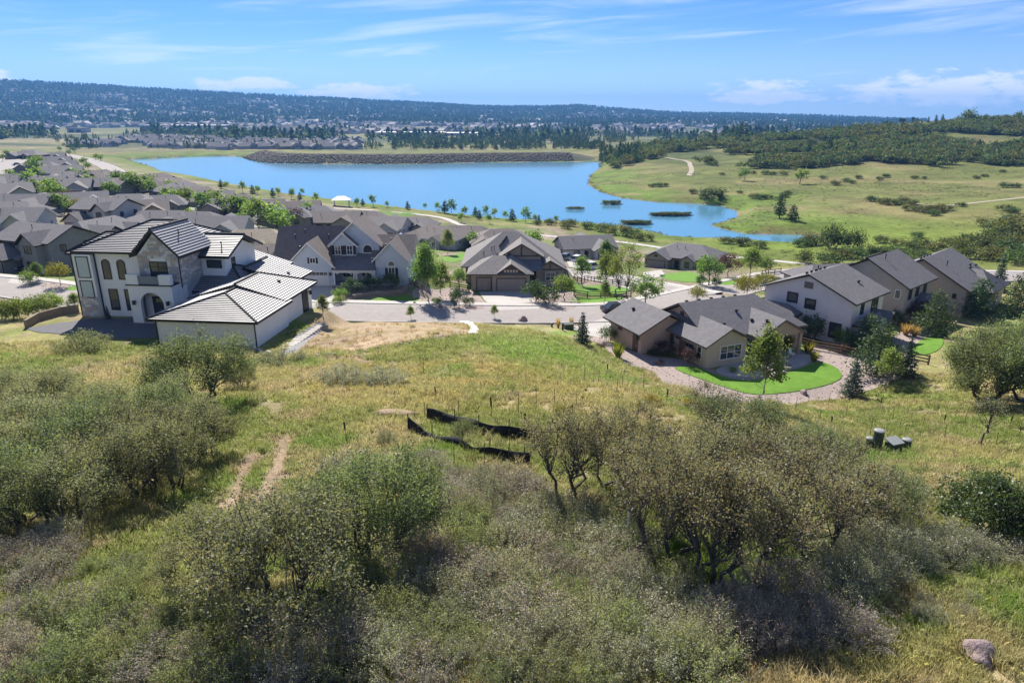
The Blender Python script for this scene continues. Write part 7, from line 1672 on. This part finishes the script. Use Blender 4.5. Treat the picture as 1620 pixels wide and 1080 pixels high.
    ok = np.where(r > 2500, fbm(x * .0035, y * .006, 15, 4) < np.where(r > 3700, .68, .56), fbm(x * .0045 + 3, y * .0075, 19, 5) > np.where(az < -.38, .68, .625)) ; x, y = x[ok][:26000], y[ok][:26000]; z = H(x, y); m = len(x); s = rn.uniform(1.1, 2.4, m)
    scatter('ridge_pines', np.stack([x, y, z], 1), s, rn.random(m) * 6.28, rn.choice(4, m, p=[.4, .4, .1, .1]), [blob_mesh(q, 26, 3.0, M_PINE, 7, 9, True) for q in (15, 16)] + [blob_mesh(q, 26, 3.0, M_HILL, 8, 6) for q in (17, 18)], 'pine-covered far ridge and plain', 'woods')
    # far houses: the nearer ones single, the specks on the ridge a mass
    def house_mesh(seed, w, r):
        b = MB(); b.prism([(-6, 0, 0), (6, 0, 0), (6, 0, 4.5), (0, 0, 8), (-6, 0, 4.5)], (0, -7, 0), (0, 7, 0)); b.solid([(-6.6, -7.5, 4.2), (0, -7.5, 8.2), (0, 7.5, 8.2), (-6.6, 7.5, 4.2)], [(0, 1, 2, 3)], 1); b.solid([(6.6, -7.5, 4.2), (0, -7.5, 8.2), (0, 7.5, 8.2), (6.6, 7.5, 4.2)], [(3, 2, 1, 0)], 1); b.box(-2, 5, -10, -6, 0, 3.4); b.prism([(-2.4, 0, 3.3), (5.4, 0, 3.3), (1.5, 0, 5.4)], (0, -10.4, 0), (0, -5, 0), 1)
        for i in (-3.4, 0, 3.4): b.box(i - .7, i + .7, -7.06, -6.9, 1.2, 2.8, 2)
        return b.build('far_house', [w, r, M_GLASS], link=False).data
    hm = [house_mesh(1, M_GREY, M_SH1), house_mesh(2, M_TAUPE, M_SH2), house_mesh(3, M_PINK, M_SH1), house_mesh(4, SW[4], M_SH1)]
    rows = [(x, y) for y, x0, x1, st in ((232, 120, 190, 12), (229, 128, 200, 12), (234, 240, 575, 14), (230, 235, 570, 14), (226, 150, 575, 16), (222, 190, 570, 18), (219, 200, 290, 14), (236, 340, 575, 16)) for x in range(x0, x1, st)]
    for k, (px, py) in enumerate(rows):
        x, y, z = G(px + rg.uniform(-3, 3), py + rg.uniform(-.8, .8)); o = bpy.data.objects.new('far_house', rg.choice(hm)); COL.objects.link(o); o.location = (x, y, z - .5); o.rotation_euler = (0, 0, rg.choice((0, 1.57, .5, 2.2)) + rg.uniform(-.2, .2)); o.scale = (1.05, 1.05, .95)
        tag(o, 'small dark-roofed house in the tract beyond the left end of the lake', 'house', 'houses beyond the lake')
    def long_building(px, py, w, d, h, m, lab, rz=0, rm=None):
        x, y, z = G(px, py); o = empty('long_building', (x, y, z - 1), R(rz), lab, 'building'); b = MB(); b.box(-w / 2, w / 2, 0, d, 0, h); b.build('wall', m, o); b = MB(); b.box(-w / 2 - 1, w / 2 + 1, -1, d + 1, h, h + 1.2); b.build('roof', rm or M_TRIMW, o)
        for k in range(int(w / 14)): b = MB(); b.box(-w / 2 + 4 + k * 14, -w / 2 + 13 + k * 14, -.3, 0, 2, h - 2); b.build('window', M_GLASS, o)
    long_building(290, 209, 190, 40, 15, mat('slate_wall', (.13, .17, .2), (.11, .14, .17), .1, .8), 'long slate-coloured institutional building on the far plain'); long_building(122, 210, 38, 22, 9, M_GREY, 'grey building standing alone in the far left field', 10, M_SH1)
    long_building(647, 214, 150, 60, 6, M_PINK, 'long low white-roofed warehouse beyond the woods, left of two'); long_building(740, 215, 105, 60, 6, M_PINK, 'long low white-roofed warehouse beyond the woods, right of two'); long_building(775, 219, 60, 40, 6, M_PINK, 'small white-roofed warehouse right of the long ones')
    n = 3000; az = np.radians(rn.uniform(-38, 28, n)); r = 1700 + 2700 * rn.random(n); x, y = r * np.sin(az), r * np.cos(az); ok = fbm(x * .004, y * .004, 31, 3) > .42; x, y = x[ok], y[ok]; z = H(x, y); m = len(x); s = rn.uniform(.9, 1.8, m)
    scatter('far_town', np.stack([x, y, z], 1), s, rn.random(m) * 6.28, rn.integers(0, 4, m), hm[:3] + [house_mesh(5, M_BEIGE, M_CONC)], 'pale specks of houses scattered over the far slopes', 'town')
    # road cuts on the far slope, field tracks
    M_CUT = mat('pale_cut', (.46, .42, .36), (.40, .37, .32), .01, .95)
    def track(nm, pts, w, m=M_CUT, lift=.6):
        l = smooth_line([G(a, b) for a, b in pts], max(2, w)); l = [(p[0], p[1], z_at(p[0], p[1])) for p in l]; strip(nm, l, [(-w, -1), (-w, lift), (w, lift), (w, -1)], [m])
    track('far_road', [(332, 183), (350, 189), (378, 197)], 12, lift=3); track('far_road', [(273, 163), (281, 167), (290, 172)], 10, lift=4)
    track('field_track', [(1042, 247), (1050, 249), (1086, 255), (1092, 262), (1094, 270), (1090, 278)], 1.6, mat('track_soil', (.42, .36, .28), (.36, .30, .23), .2, .95), .12); track('field_track', [(1440, 322), (1500, 325), (1560, 319), (1640, 310)], 1.0, MATS['track_soil'], .1)

def make_haze():
    b = MB(); b.box(-9800, 9800, -9800, 9800, -190, 268); o = b.build('haze', None)
    m = bpy.data.materials.new('haze_air'); m.use_nodes = True; nt = m.node_tree; nt.nodes.clear(); v = nt.nodes.new('ShaderNodeVolumePrincipled'); out = nt.nodes.new('ShaderNodeOutputMaterial'); nt.links.new(v.outputs[0], out.inputs['Volume'])
    v.inputs['Color'].default_value = (.16, .43, .95, 1); v.inputs['Density'].default_value = 1.2e-4; v.inputs['Anisotropy'].default_value = .1
    o.data.materials.append(m); tag(o, 'pale blue air fading the far ridge', 'haze', kind='stuff')
# ------------------------------------------------------------------ build
import time as _t
_t0 = _t.time()
build_grid()
make_ground(); make_lake(); make_dam()
street('street', MAIN, 4.0, (1, 0)); street('side_street', SIDE, 3.2)
street('parking_court', LEFT1, 7.5, (0, 0))
for _l in (LEFT2, LEFT3, LEFT4): street('lane', _l, 4.0, (0, 0))
strip('trail', TRAIL, [(-1.2, -.3), (-1.2, .03), (1.2, .03), (1.2, -.3)], [M_CONC]); print('T ground', _t.time() - _t0)
white_house(); blue_house(); brown_house(); tan_house(); right_houses(); make_suburb(); print('T houses', _t.time() - _t0)
make_yards(); print('T yards', _t.time() - _t0)
make_trees(); print('T trees', _t.time() - _t0)
make_wild(); print('T wild', _t.time() - _t0)
make_far(); make_haze()
bpy.context.view_layer.update(); print('T all', _t.time() - _t0)
